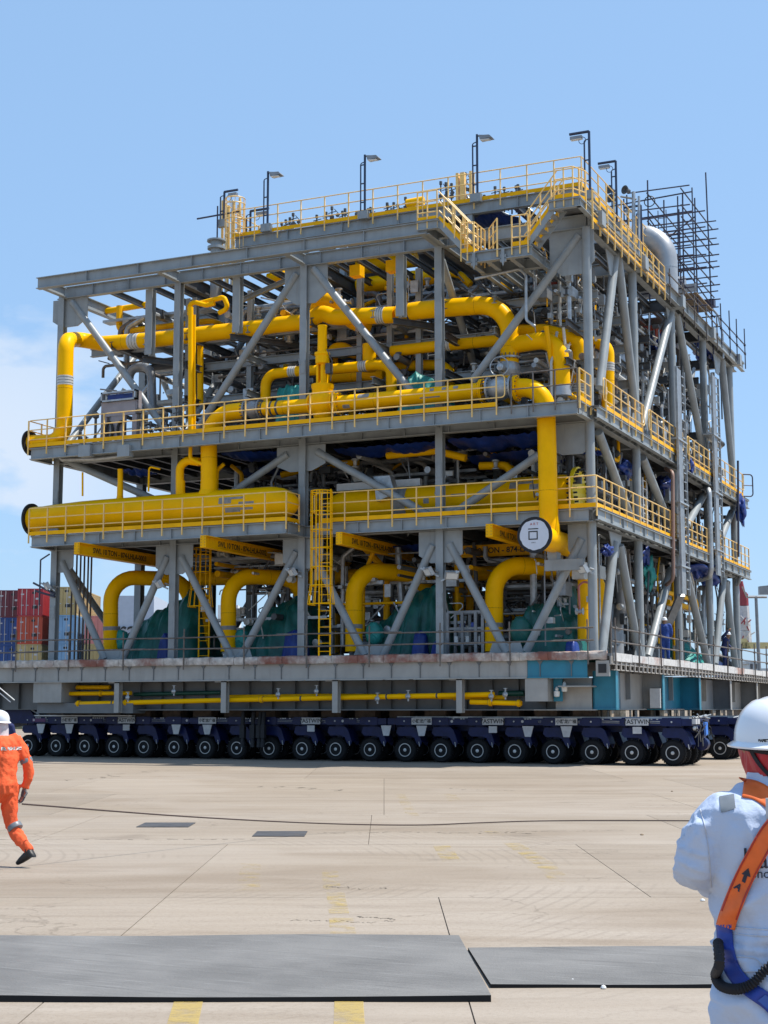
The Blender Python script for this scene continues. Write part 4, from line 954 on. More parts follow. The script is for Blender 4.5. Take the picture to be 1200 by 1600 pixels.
pc = PY(375,785,-.7)[0]
drumpatch(t, pc, -.7, hz, .625, [(-.5,.45,.28,.42),(-.5,.0,.05,.28),(.30,.9,-.02,.10),(-.25,.35,-.45,-.18),(.35,.85,-.35,-.22)])
# second header behind the right platform
hz2 = PY(700,783,1.1)[2]; xa = PY(512,790,1.1)[0]; xb = PY(905,776,1.1)[0]; t = thing('header_drum', 'second yellow header drum behind the right front columns on the lower storey', 'drum', (xa,1.1,hz2))
L = xb-xa; m = MB(); m.lathe((xa,1.1,hz2), (1,0,0), [(0,0),(.1,.3),(.3,.45),(.6,.55),(1,.58),(L-2.9,.58),(L-2.5,.64),(L-.5,.64),(L-.2,.6),(L-.1,.6)], 36); m.build('shell', YEL, t)
m = MB(); m.lathe((xb-.1,1.1,hz2+.08), (1,0,0), [(0,.5),(0,.78),(.12,.78),(.12,0)], 40); m.build('blind_flange', mat('bright_yellow', (.88,.62,.01), .35), t)
m = MB()
for q in range(28):
    a = 2*math.pi*q/28; m.tube((xb-.22,1.1+.69*math.cos(a),hz2+.08+.69*math.sin(a)), (xb+.14,1.1+.69*math.cos(a),hz2+.08+.69*math.sin(a)), .035, 6)
m.build('bolt', MARK, t)
drumpatch(t, xa, 1.1, hz2, .60, [(2.7,3.2,-.9,1.0)]); drumpatch(t, xa, 1.1, hz2, .585, [(4.3,4.6,.3,.7),(4.9,5.4,.1,.25),(3.9,4.1,-.2,.1)]); drumpatch(t, xa, 1.1, hz2, .645, [(L-2.2,L-1.9,.3,.7),(L-2.0,L-1.4,.55,.72),(L-1.5,L-.9,.2,.5)])
m = MB(); m.box(xa+.2, xa+3.4, 1.4, 1.6, hz2+.65, hz2+.9); m.build('pale_bracket', WHITE, t, smooth=False)
m = MB(); p = PY(600,770,.5); m.prism([(p[0]-.3,.3,p[2]+.55),(p[0]+.3,.3,p[2]+.55),(p[0]+.5,.3,p[2]-.1),(p[0]-.2,.3,p[2]-.3)], (0,.4,0)); tag(m.build('junction_cover', GALV), 'folded grey hood hanging above the second header', 'hood')
# smaller yellow lines of the middle storey
Y2 = [
 ([(415,632),(415,586),(452,581),(520,577),(590,570),(611,573),(612,622)], 1.0, .19, .45, 'yellow pipe loop at mid height behind the control valve', [(2,.0,.3),(3,.6,.3)]),
 ([(577,580),(577,538)], 1.3, .24, .3, 'short fat yellow stub between the two loops', []),
 ([(505,612),(520,586),(519,545),(536,543),(552,552),(600,548),(640,544)], 2.4, .21, .35, 'yellow pipe making a double bend behind the control valve', []),
 ([(505,590),(640,582) if False else (600,586)], 2.0, .2, .4, 'yellow pipe lying behind the first loop', []),
 ([(612,549),(680,541),(800,530)], 1.8, .20, .5, 'straight yellow pipe resting on a grey tray right of the middle column', [(1,.1,.3)]),
 ([(618,574),(660,570),(705,572),(704,612)], 2.6, .19, .55, 'yellow pipe with a round elbow beside the green tarp', []),
 ([(298,690),(298,480)], -.95, .095, .3, 'slender yellow riser in front of the left diagonal, thicker of two', []),
 ([(304,690),(304,492)], -.85, .045, .3, 'very thin yellow riser next to the slender one', []),
 ([(296,492),(296,470),(322,477),(335,474)], .2, .09, .2, 'yellow hook pipe at the top of the slender riser', []),
 ([(312,474),(350,464),(357,482),(342,489)], .3, .09, .18, 'small yellow loop between two hanging posts', []),
 ([(313,632),(313,540)], 1.6, .12, .3, 'yellow riser half hidden behind the slender pair', []),
 ([(155,488),(240,474)], 2.8, .12, .3, 'yellow pipe high in the left bay below the top chord', []),
 ([(298,690),(297,716),(312,724),(320,724)], -.95, .07, .2, 'thin yellow drain dropping through the walkway', []),
 ([(281,772),(281,728),(293,719),(312,722)], -.75, .15, .35, 'yellow hook pipe rising from the header next to the thick riser', []),
 ([(188,776),(188,733)], -.75, .10, .3, 'short yellow standpipe on top of the header at left', []),
 ([(338,770),(339,735),(350,725)], -.3, .07, .2, 'thin yellow pipe right of the thick riser', []),
 ([(129,775),(129,738)], -.9, .035, .3, 'thin cream standpipe at the left end of the header', []),
 ([(232,768),(233,729),(250,733)], -.9, .035, .1, 'thin cream hooked pipe above the header', []),
 ([(605,712),(685,704)], 1.5, .13, .3, 'yellow pipe length below the walkway left of the column', []),
 ([(688,706),(728,716)], 1.5, .13, .3, 'yellow pipe end in the shade below the walkway', []),
 ([(750,728),(790,727),(802,740),(806,756)], 2, .14, .3, 'yellow elbow in shade above the second header', []),
 ([(440,742),(500,728),(560,722)], 3, .12, .3, 'yellow pipe in shade above the gap between the headers', []),
 ([(560,418),(600,411),(650,405)], 5, .30, .5, 'thick yellow pipe high up behind the top chord, upper of two', []),
 ([(560,448),(610,440),(690,430)], 4, .30, .5, 'thick yellow pipe high up behind the top chord, lower of two', []),
 ([(420,436),(446,429)], 4, .22, .4, 'yellow vessel end seen through the top chord', []),
 ([(440,468),(462,462)], 4, .22, .4, 'yellow pipe end left of the middle column near the top', []),
 ([(700,425),(720,430),(735,445)], 4, .14, .4, 'yellow pipe bend below the upper stair', []),
 ([(636,318),(662,313)], 4.2, .16, .4, 'yellow pipe top seen through the upper railing', []),
]
for l, Y, r, bd, lab, bands in Y2: pipe_thing('yellow_pipe', onto(l, Y), r, YEL, lab, bend=bd, n=14, bands=bands, bandm=BAND)
pipe_thing('grey_loop_pipe', onto([(202,592),(202,576),(236,570),(238,640)], 1.5), .17, PIPEG, 'dark grey inverted U pipe in the left bay', bend=.5, n=14)
pipe_thing('grey_pipe', onto([(93,704),(100,742) if False else (96,718),(150,717),(200,712)], -.9), .09, GALV, 'grey drain pipe under the left end of the walkway', bend=.2)
# pump suction bends of the ground storey
def arch(a, b, c, d, e, y0, y1): return [PY(a,1018,y0), PY(a,b,y0), PY(c,d,y1), PY(c,e,y1)]
PB = [(arch(173,902,297,905,1005,1.0,3.6), .28), (arch(357,899,474,905,1005,1.0,3.6), .28), (arch(553,891,668,898,1010,1.0,3.6), .30), (arch(772,883,935,888,1000,1.0,3.6), .30)]
PL = ['leftmost of the four big yellow arches over the covered pumps', 'second from left of the big yellow arches over the covered pumps', 'third from left of the big yellow arches over the covered pumps', 'rightmost of the big yellow arches, its elbow below the white disc tee']
for (l, r), lab in zip(PB, PL): pipe_thing('suction_arch', l, r, YEL, lab, bend=.95, n=22, bands=[(0,.28,.14)], cat='pipe', group='yellow arches over the pumps')
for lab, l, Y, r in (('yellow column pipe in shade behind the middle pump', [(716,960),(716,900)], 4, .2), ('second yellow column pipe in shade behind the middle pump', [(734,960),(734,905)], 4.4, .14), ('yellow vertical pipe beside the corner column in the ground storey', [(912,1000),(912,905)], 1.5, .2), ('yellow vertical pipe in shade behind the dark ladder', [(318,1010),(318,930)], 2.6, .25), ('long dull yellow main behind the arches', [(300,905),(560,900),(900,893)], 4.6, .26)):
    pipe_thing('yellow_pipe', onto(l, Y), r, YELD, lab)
pipe_thing('vent_pipe', onto([(906,960),(904,915),(912,909),(922,911)], .8), .035, mat('red_white_pipe', (.5,.15,.12), .5), 'thin red and white hooked pipe left of the corner column', bend=.15)
# ---------------------------------------------------------------- tarpaulins over pumps
def cloth(name, label, prof, Y0, Y1, mt, seed, cat='tarpaulin', parent=None, fold=.10, nx=70, ny=24):
    """draped cover: prof = ridge outline [(x, z)] across the front; falls to its base on both Y sides"""
    rr = random.Random(seed); zb = min(p[1] for p in prof); xs = [p[0] for p in prof]; m = MB(); vs = []; off = Vector((seed*7.3, seed*3.1, 0))
    def top(x):
        for a, b in zip(prof, prof[1:]):
            if a[0] <= x <= b[0]: u = (x-a[0])/max(1e-6, b[0]-a[0]); u = u*u*(3-2*u)*.5+u*.5; return a[1]+(b[1]-a[1])*u
        return prof[-1][1]
    for j in range(ny+1):
        v = j/ny
        for i in range(nx+1):
            u = i/nx; x = xs[0]+(xs[-1]-xs[0])*u; T = top(x); 
            s = abs(v-.5)*2; drop = s**3.2 if s < 1 else 1
            z = zb+(T-zb)*(1-drop*.985)
            y = Y0+(Y1-Y0)*(.5+(v-.5)*(.75+.25*min(1, s*1.1)))
            n1 = noise.noise(Vector((x*1.3, z*.5, y*1.1))+off); n2 = noise.noise(Vector((x*3.5+z*.8, z*.9, y*2.8))+off)
            cr = (1-abs(noise.noise(Vector((x*2.2+z*.5, z*.6, y*1.2))+off*2))*2)**3; cr2 = (1-abs(noise.noise(Vector((x*5+z*1.2, z*1.6, y*2))+off*3))*2)**2
            vs.append((x+n2*fold*.8, y-(n1*fold*1.8+n2*fold+cr*fold*1.5+cr2*fold*.5)*(1 if v < .5 else -1), z+(n1*fold+.5*n2*fold+cr*fold*.8)*(0 if s > .99 else 1)))
    fs = [(j*(nx+1)+i, j*(nx+1)+i+1, (j+1)*(nx+1)+i+1, (j+1)*(nx+1)+i) for j in range(ny) for i in range(nx)]
    m.add(vs, fs); o = m.build(name, mt, parent, ang=180)
    if not parent: tag(o, label, cat)
    return o
def cl(lab, outl, Y, depth, mt, seed, **k): return cloth('tarp_cover', lab, [(PY(x,y,Y)[0], PY(x,y,Y)[2]) for x, y in outl], Y, Y+depth, mt, seed, **k)
cl('dark green tarpaulin draped over the leftmost pump', [(188,1032),(194,975),(225,955),(258,932),(283,915),(296,945),(303,1032)], 1.5, 2.4, TARPG, 1)
cl('dark green tarpaulin over the second pump, left of the cage ladder', [(362,1032),(372,975),(400,950),(440,930),(464,948),(478,1032)], 1.5, 2.4, TARPG, 2)
cl('tall dark green tarpaulin over the third pump', [(562,1032),(574,978),(610,945),(648,917),(668,912),(683,950),(688,1032)], 1.5, 2.4, TARPG, 3)
cl('crumpled green tarpaulin over the right pump below the white disc', [(786,1034),(798,975),(815,945),(842,936),(860,944),(884,962),(906,1030)], 1.0, 2.2, TARPG, 4)
cl('green tarpaulin hanging from the right arch beside the corner column', [(862,1030),(868,960),(878,925),(890,918),(900,940),(904,1030)], 1.9, .8, TARPG, 5)
cl('small teal tarpaulin behind the left spool on the middle walkway', [(428,662),(428,602),(445,600),(468,606),(470,662)], .5, .9, TARPG2, 6)
cl('light green tarpaulin bundle between the diagonals on the middle walkway', [(615,650),(628,592),(640,578),(672,592),(692,600),(690,650)], .8, 1.2, TARPG2, 7)
def roundcover(px, py, r, Y, lab, mt=TARPG2):
    p = Vector(PY(px,py,Y)); m = MB(); n = 26; vs = [p+Vector((0,-.14,0))]
    for k, (rad, dy) in enumerate(((.35,-.12),(.75,-.10),(1,-.02),(1.02,.1),(.95,.3))):
        for i in range(n):
            a = 2*math.pi*i/n; w = 1+.05*math.sin(i*2.4+k); vs.append(p+Vector((r*rad*w*math.cos(a)*.8, dy+.02*math.sin(i*3.1), r*1.1*rad*w*math.sin(a))))
    fs = [(0, 1+(i+1) % n, 1+i) for i in range(n)]+[(1+k*n+i, 1+k*n+(i+1) % n, 1+(k+1)*n+(i+1) % n, 1+(k+1)*n+i) for k in range(4) for i in range(n)]
    m.add(vs, fs); o = m.build('end_cover', mt, ang=70); tag(o, lab, 'cover'); return o
roundcover(186,1000,.34,1.1,'round teal cover on the front of the leftmost pump'); roundcover(375,1000,.34,1.1,'round teal cover on the front of the second pump'); roundcover(583,990,.36,1.1,'round teal cover on the front of the third pump'); roundcover(812,985,.42,.8,'round dark green cover on the front of the right pump', TARPG)
for lab, x0, x1, y0, y1, Y in (('blue cloth wrap on the post left of the second lamp', 246,262,990,1030,1.2),('blue cloth bundle by the cage ladder foot', 440,475,985,1030,.8),('blue cloth on the third pump', 642,664,985,1030,1.0),('small blue bag right of the third pump', 672,690,1000,1032,.5),('blue bag at the foot of the right pump', 880,900,1000,1034,.5)):
    cl(lab, [(x0,y1),(x0+2,y0+4),((x0+x1)/2,y0),(x1-2,y0+5),(x1,y1)], Y, .5, TARPB, int(x0), nx=14, ny=8, fold=.05)
def hang(lab, l, Y, dep, mt, seed, sag=.3):
    """cloth hung in festoons under a floor: l = [(x,y)...] top line with drop px"""
    m = MB(); nx = 40; ny = 10; vs = []; P = [Vector(PY(x,y,Y)) for x, y, d in l]; D = [d*.0205 for x, y, d in l]; n = len(P)-1
    for j in range(ny+1):
        v = j/ny
        for i in range(nx+1):
            u = i/nx*n; k = min(int(u), n-1); f = u-k; p = P[k].lerp(P[k+1], f); d = D[k]*(1-f)+D[k+1]*f
            w = math.sin(v*math.pi); sc = noise.noise(Vector((p.x*1.5, v*3+seed, 0)))
            s2 = noise.noise(Vector((p.x*5, v*7+seed, 3))); fes = .35+.65*abs(math.sin(p.x*1.9+seed)); vs.append((p.x+.08*sc, p.y+dep*v+.1*s2, p.z-.5*d*w*fes*(1+.5*sc)-.09*abs(s2)-.04*abs(math.sin(p.x*9+v*5))))
    m.add(vs, [(j*(nx+1)+i, j*(nx+1)+i+1, (j+1)*(nx+1)+i+1, (j+1)*(nx+1)+i) for j in range(ny) for i in range(nx)]); return tag(m.build('blue_sheet', mt, ang=180), lab, 'blue sheet')
hang('blue sheet sagging below the walkway right of the thick riser', [(345,706,14),(380,704,22),(425,704,18),(446,704,8)], .3, 1.6, TARPB, 1)
hang('blue sheet sagging below the walkway right of the middle column', [(520,700,10),(560,697,16),(600,694,20),(650,690,18),(690,688,10)], .5, 2, TARPB, 2)
hang('blue sheet hung in bulges left of the tall downcomer', [(700,684,24),(740,682,34),(770,680,30),(800,678,26),(836,672,20)], .5, 2, TARPB, 3)
hang('wide blue sheet above the second header', [(730,712,20),(780,706,26),(830,700,22),(845,698,12)], 1.5, 3, TARPB, 4)
hang('blue sheet bulging beside the corner column below the walkway', [(868,690,34),(890,688,44),(910,690,36),(925,695,20)], 1.0, 1.2, TARPB, 5)
hang('small blue sheet left of the yellow hook pipe', [(190,732,14),(210,730,22),(230,732,14)], -.2, .8, TARPB, 6)
hang('blue sheet in the shade above the pale bracket', [(355,732,20),(420,726,24),(450,722,18)], 3, 3, TARPB, 8)
hang('dark blue sheet above the third pump', [(600,852,20),(640,850,30),(680,846,16)], 3, 2, TARPB, 9)
hang('bright blue tarpaulin glimpsed below the upper deck between the stairs', [(735,338,10),(762,333,18),(790,334,20),(808,338,10)], 3.4, 2, TARPB, 10)
# ---------------------------------------------------------------- crane test beams with load markings
SW = [((116,858),-2.35,'leftmost yellow load beam jutting from under the lower platform','SWL 10 TON - 874-LHLA-0003'),((313,847),-2.35,'second yellow load beam from the left, above the dark ladder','SWL 10 TON - 874-LHLA-0002'),((525,836),-1.3,'third yellow load beam, right of the cage ladder','SWL 10 TON - 874-LHLA-0001'),((759,824),-1.3,'rightmost yellow load beam, its end behind the white disc','SWL 10 TON - 874-LHLA-0004')]
for (px, py), Y, lab, txt in SW:
    p = Vector(PY(px,py,Y)); x = p.x+.12; z = 7.36; t = thing('load_beam', lab, 'load beam', (x, Y, z), 'yellow load beams under the lower platform')
    m = MB(); m.ibeam((x,Y,z), (x,Y+6.2,z), .42, .24, tf=.035, tw=.02); m.box(x-.115,x+.115,Y-.02,Y-.001,z-.205,z+.205); m.build('beam', YELD, t, smooth=False)
    m = MB()
    for a in (-.07,.07):
        for b in (-.13,-.03,.07,.15): m.tube((x+a,Y-.02,z+b), (x+a,Y-.035,z+b), .012, 6)
    m.build('bolt', STEELD, t)
    put_text(txt, .26, (x+.012, Y+2.65, z), (0,1,0), (0,0,1), MARK, t, .001, 1.0, .006)
t = thing('load_beam', 'inner yellow load beam lettered along its web behind the white disc', 'load beam', PY(780,858,2.6), 'yellow load beams under the lower platform'); p = Vector(PY(775,860,2.6))
m = MB(); m.ibeam((p.x-1.6,2.6,p.z), (p.x+1.9,2.6,p.z), .40, .2); m.build('beam', YELD, t, smooth=False); put_text('SWL 10 TON - 874-LHLA', .27, (p.x+.05,2.585,p.z), (1,0,0), (0,0,1), MARK, t, .001, 1.0, .006)
# ---------------------------------------------------------------- ladders
def ladder(name, label, x, y, z0, z1, m_, w=.42, cage=None, axis='x', flare=0.):
    t = thing(name, label, 'ladder', (x, y, z0)); ax = Vector((1,0,0)) if axis == 'x' else Vector((0,1,0)); nr = Vector((0,-1,0)) if axis == 'x' else Vector((1,0,0)); c = Vector((x, y, 0))
    for s in (-1, 1):
        m = MB(); m.bar(c+ax*(s*w/2)+Vector((0,0,z0)), c+ax*(s*w/2)+Vector((0,0,z1)), .05, .03, nr); m.build('stile', m_, t, smooth=False)
    z = z0+.15; mm = MB(); mm.tube(-ax*w/2, ax*w/2, .014, 6); me = None
    while z < z1-.1:
        if me is None:
            o = MB(); o.tube(c-ax*w/2+Vector((0,0,z)), c+ax*w/2+Vector((0,0,z)), .014, 6); ob = o.build('rung', m_, t); me = ob; zr = z
        else:
            o = me.copy(); COL.objects.link(o); o.parent = t; o.location = (0, 0, z-zr)
        z += .27
    if cage:
        c0, c1, rad = cage; cen = c+nr*(rad*.75); k = 0; zz = c0; hoops = []
        while zz <= c1+.01:
            r = rad*(1+flare*max(0, 1-(zz-c0)/.7)); m = MB(); m.sweep([cen+ax*(r*math.cos(a))+nr*(r*math.sin(a))+Vector((0,0,zz)) for a in [-.65+(math.pi+1.3)*i/18 for i in range(19)]], .02, 6)
            m.build('cage_hoop', m_, t); zz += .62 if zz+.62 <= c1 or zz >= c1-.01 else c1-zz
        for i in range(9):
            a = -.5+(math.pi+1.0)*i/8; m = MB(); pts = []
            for q in range(12):
                zz = c0+(c1-c0)*q/11; r = rad*(1+flare*max(0, 1-(zz-c0)/.7)); pts.append(cen+ax*(r*math.cos(a))+nr*(r*math.sin(a))+Vector((0,0,zz)))
            m.sweep(pts, .014, 5); m.build('cage_strap', m_, t)
    return t
p = PY(507,1030,-.85); ladder('cage_ladder', 'bright yellow cage ladder between the two lower platforms', p[0], -.85, 3.5, 9.1, YEL, .42, (5.2, 9.0, .36), flare=.25)
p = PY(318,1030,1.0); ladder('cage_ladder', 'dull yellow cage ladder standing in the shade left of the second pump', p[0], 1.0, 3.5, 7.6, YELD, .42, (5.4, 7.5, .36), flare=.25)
p = PY(360,395,2.6); ladder('cage_ladder', 'cream cage ladder rising at the left end of the upper deck', p[0], 3.2, 17.9, 21.2, RAIL, .44, (18.6, 21.3, .38))
# ---------------------------------------------------------------- upper deck
UZ = 19.78
t = thing('upper_deck', 'top deck of grey beams and grating set back above the top chord', 'platform', (-8, 3, 19))
for (a, b) in (((-14.9,3.0),(-1.05,3.0)), ((-14.9,6.5),(-1.05,6.5)), ((-14.9,11),(-1.05,11)), ((-14.9,15.5),(-1.05,15.5))):
    m = MB(); m.ibeam((a[0],a[1],UZ-.22), (b[0],b[1],UZ-.22), .42, .22); m.stiff((a[0],a[1],UZ-.22), (b[0],b[1],UZ-.22), .42, .22, 2.5); m.build('deck_beam', STEEL, t, smooth=False)
for x in (-14.9,-12,-9,-6,-3.5,-1.05):
    m = MB(); m.ibeam((x,3.1,UZ-.24), (x,16,UZ-.24), .38, .18); m.build('cross_beam', STEEL if x in (-14.9,-1.05) else STEELD, t, smooth=False)
for (x0,x1,y0,y1) in grid(-14.95,-1.0,2.9,16,1.74,3.2,.12,9):
    m = MB(); m.box(x0,x1,y0,y1,UZ,UZ+.035); m.build('grating', GALV if False else GRATE, t, smooth=False)
for x in (-14.7,-10.3,-5.2,-1.2):
    for y in (3.05, 9, 15.5): m = MB(); m.ibeam((x,y,17.7),(x,y,UZ-.43),.2,.2,up=(0,1,0)); m.build('stub_column', STEEL, t, smooth=False)
railing([(-15.0,6,UZ),(-15.0,2.88,UZ),(-1.0,2.88,UZ),(-.98,16,UZ)], 'cream railing round the edge of the top deck', h=1.05, step=1.0, m_=RAIL)
# chord level side walkway
t = thing('platform', 'side walkway at the top chord with slanting joints', 'platform', (.3,0,17.6))
m = MB(); m.ibeam((.34,-.2,17.5),(.34,23.6,17.5),.38,.16); m.stiff((.34,-.2,17.5),(.34,23.6,17.5),.38,.16,1.6); m.build('edge_beam', STEEL, t, smooth=False)
for i in range(12): m = MB(); m.box(.14,.42,-.2+i*1.98,1.76+i*1.98,17.70,17.73); m.build('floor_plate', GRATE, t, smooth=False)
for y in (.2,5.6,11.2,16.7,22.1): m = MB(); m.box(.05,.55,y-.22,y+.22,17.3,17.78); m.build('joint_box', STEEL, t, smooth=False)
railing([(.40,-.6,17.28),(.40,8.7,17.28)], 'cream yellow railing beside the silver gooseneck on the top chord walkway')
scaffold_rail([(.45,9.4,17.3),(.45,17.5,17.3)], 'scaffold tube railing right of the gooseneck pipe', SCAFF, 2.0)
scaffold_rail([(.45,18.5,17.75),(.45,23.5,17.75)], 'scaffold tube railing at the far end of the top walkway', SCAFB, 1.6, h=1.5)
# dipping stair passage on the front of the top chord
LZ = 17.72; BZ = 16.45
t = thing('platform', 'low bridge platform hung between the two upper stairs', 'platform', (-3.4,-1.5,BZ))
for yy in (-1.5,-.1): m = MB(); m.ibeam((-3.6,yy,BZ-.2),(-1.35,yy,BZ-.2),.34,.2); m.build('edge_beam', STEEL, t, smooth=False)
for x in (-3.5,-2.9,-2.1,-1.45): m = MB(); m.ibeam((x,-1.4,BZ-.2),(x,2.6,BZ-.2),.3,.16); m.build('cross_beam', STEEL, t, smooth=False)
m = MB(); m.box(-3.6,-1.35,-1.5,.0,BZ,BZ+.03); m.build('floor_plate', GRATE, t, smooth=False)
for x in (-3.3,-2.3): m = MB(); m.prism([(x-.05,-1.62,BZ-.05),(x+.05,-1.62,BZ-.05),(x+.05,-1.62,BZ-.45),(x,-1.62,BZ-.62),(x-.05,-1.62,BZ-.45)],(0,.04,0)); m.cb((x,-1.56,BZ-.35),.2,.08,.25); m.build('lifting_lug', STEEL, t, smooth=False)
def platf(name, lab, x0, x1, y0, y1, z):
    t = thing(name, lab, 'platform', (x0,y0,z)); 
    m = MB(); m.ibeam((x0,y0+.05,z-.17),(x1,y0+.05,z-.17),.3,.18); m.ibeam((x0,y1,z-.17),(x1,y1,z-.17),.3,.18); m.ibeam((x1-.05,y0,z-.18),(x1-.05,y1,z-.18),.28,.16); m.build('frame_beam', STEEL, t, smooth=False)
    m = MB(); m.box(x0,x1,y0,y1,z-.01,z+.02); m.build('floor_plate', GRATE, t, smooth=False); return t
platf('landing', 'small landing at the top of the left upper stair', -5.3,-4.55,-1.6,-.5,LZ)
platf('landing', 'corner landing at the top of the right upper stair', -.75,.3,-1.6,.2,LZ+.06)
def stair(lab, x0, z0, x1, z1, y0, y1, n):
    t = thing('stair', lab, 'stair', (x0, y0, min(z0,z1)))
    for y in (y0, y1):
        m = MB(); m.bar((x0,y,z0-.08),(x1,y,z1-.08),.03,.26); m.build('stringer', STEEL, t, smooth=False)
        m = MB(); m.bar((x0,y-.02,z0+.08),(x1,y-.02,z1+.08),.012,.10); m.build('toe_board', YELD, t, smooth=False)
    for i in range(n):
        u = (i+.5)/n; x = x0+(x1-x0)*u; z = z0+(z1-z0)*u; m = MB(); m.box(x-.11,x+.11,y0+.03,y1-.03,z-.07,z-.03); m.build('tread', GALV, t, smooth=False)
    for y in (y0, y1):
        for i in range(3):
            u = (i+.5)/3; x = x0+(x1-x0)*u; z = z0+(z1-z0)*u; m = MB(); m.box(x-.02,x+.02,y-.03,y+.02,z-.1,z+.95); m.build('post', RAIL, t, smooth=False)
        for h in (.95,.62,.3):
            m = MB(); m.tube((x0,y,z0+h),(x1,y,z1+h),.022,7); m.build('hand_rail' if h > .9 else 'mid_rail', RAIL, t)
    return t
stair('yellow sided stair dropping right from the left landing to the bridge', -4.55,LZ,-3.45,BZ+.03,-1.5,-.75,6)
stair('yellow sided stair climbing right from the bridge to the corner landing', -1.6,BZ+.03,-.5,LZ+.08,-1.5,-.75,6)
railing([(-5.3,-1.55,LZ),(-4.6,-1.55,LZ)], 'short cream railing on the left upper landing', step=.35)
railing([(-3.75,-1.58,BZ),(-3.3,-1.58,BZ),(-3.3,-.6,BZ)], 'yellow railing at the foot of the left upper stair', step=.3)
railing([(-3.1,-.7,BZ),(-2.5,-1.58,BZ)], 'slanting yellow hand rail loop next to the left upper stair', step=.5, toe=False)
railing([(-2.0,-1.58,BZ),(-1.45,-1.58,BZ)], 'short cream yellow railing at the foot of the right upper stair', step=.3, ends=(False,False))
railing([(-.55,-1.58,LZ+.08),(.06,-1.58,LZ+.08),(.3,-1.0,LZ+.08)], 'cream railing on the corner landing', step=.35)
# ---------------------------------------------------------------- lamps
def lamp_post(lab, foot, h, arm, kind):
    foot = Vector(foot); t = thing('lamp_post', lab, 'lamp post', foot, 'lamp posts on the top deck')
    m = MB(); m.tube(foot, foot+Vector((0,0,h)), .045, 8); m.tube(foot+Vector((-.17,0,0)), foot+Vector((-.17,0,h*.84)), .028, 7)
    z = .4
    while z < h*.84: m.tube(foot+Vector((-.17,0,z)), foot+Vector((0,0,z)), .025, 6); z += .72
    m.pipe([foot+Vector((-.17,0,h*.80)), foot+Vector((-.17,0,h*.86)), foot+Vector((0,0,h*.88))], .02, .06, 6); m.build('pole', mat('lamp_navy', (.035,.05,.09), .4, .3), t)
    m = MB(); top = foot+Vector((0,0,h))
    if kind == 'long':
        m.tube(top, top+Vector((arm,0,0)), .05, 8); m.sweep([top+Vector((arm*.35+.12*math.cos(a), 0, -.28+.12*math.sin(a))) for a in [2*math.pi*i/14 for i in range(15)]], .012, 5)
        m.build('arm', mat('lamp_navy', (.03,.04,.07)), t); m = MB(); m.bar(top+Vector((arm*.95,0,-.16)), top+Vector((arm*.35,0,-.16)), .16, .10); m.build('lamp_head', PIPEG, t)
        m = MB(); m.bar(top+Vector((arm*.92,0,-.22)), top+Vector((arm*.38,0,-.22)), .12, .03); m.build('lamp_lens', GLASS, t)
    else:
        m.tube(top-Vector((0,0,.06)), top+Vector((.45*arm,0,-.10)), .03, 7); m.build('arm', STEELD, t)
        m = MB(); p = top+Vector((.3*arm,0,-.16)); m.prism([p+Vector((-.2,-.1,.1)), p+Vector((.22,-.1,.03)), p+Vector((.3,-.1,-.06)), p+Vector((-.16,-.1,-.08))], (0,.3,0)); m.build('lamp_head', PIPEG, t)
        m = MB(); p = p+Vector((0,0,-.09)); m.bar(p-Vector((.15,0,0)), p+Vector((.2,0,-.02)), .2, .02); m.build('lamp_lens', GLASS, t)
    m = MB(); m.cb(foot+Vector((-.05,0,-.1)), .4, .2, .3); m.build('bracket', STEEL, t, smooth=False)
for (px,y1,y0),lab in zip(((418,268,352),(570,242,332),(746,210,305)),('left lamp post of the three on the front rail of the top deck','middle lamp post of the three on the front rail of the top deck','right lamp post of the three on the front rail of the top deck')):
    a = PY(px,y0,2.8); b = PY(px,y1,2.8); lamp_post(lab, (a[0],2.8,a[2]), b[2]-a[2], 1, 'flood')
a = PY(922,300,1.); b = PY(922,205,1.); lamp_post('tall lamp post at the corner of the top deck, its arm pointing left', (a[0],1.,a[2]), b[2]-a[2], -.68, 'long')
a = PX(964,350,-.9); b = PX(964,254,-.9); lamp_post('lamp post with arm pointing left, right of the tallest corner one', a, b[2]-a[2], -.68, 'long')
a = PX(1003,400,-.9); b = PX(1003,323,-.9); lamp_post('short lamp post with arm by the gooseneck pipe', a, b[2]-a[2], -.66, 'long')
a = PY(350,345,3.2); b = PY(350,300,3.2); lamp_post('lamp with an arm rising to the right above the left cream ladder', a, b[2]-a[2], .6, 'long')
a = PY(391,370,3.2); b = PY(391,330,3.2); lamp_post('low lamp with arm between the cream ladder and the left lamp post', a, b[2]-a[2], .8, 'long')
t = thing('speaker_mast', 'mast with two horn speakers and a coil at the top right of the deck', 'mast', PX(990,430,-.4)); a = Vector(PX(990,425,-.4)); b = Vector(PX(990,300,-.4))
m = MB(); m.tube(a, b, .07, 8); m.tube(a+Vector((.2,0,0)), b+Vector((.2,0,-.2)), .05, 8); m.tube(b+Vector((-.5,0,-.1)), b+Vector((.1,0,-.3)), .04, 6); m.build('pole', GALV, t)
for dx, dz in ((-.15,.05),(-.75,.15),(-.72,-.2)): m = MB(); m.lathe(b+Vector((dx,0,dz)), (-.5,-1,0), [(0,.06),(.12,.08),(.28,.17),(.29,.12),(.2,0)], 14); m.build('horn', STEELD, t)
m = MB(); c = b+Vector((.6,0,-.45)); m.sweep([c+Vector((.2*math.cos(k), 0, .2*math.sin(k))) for k in [2*math.pi*i/16 for i in range(17)]], .02, 5); m.build('cable_coil', MARK, t)
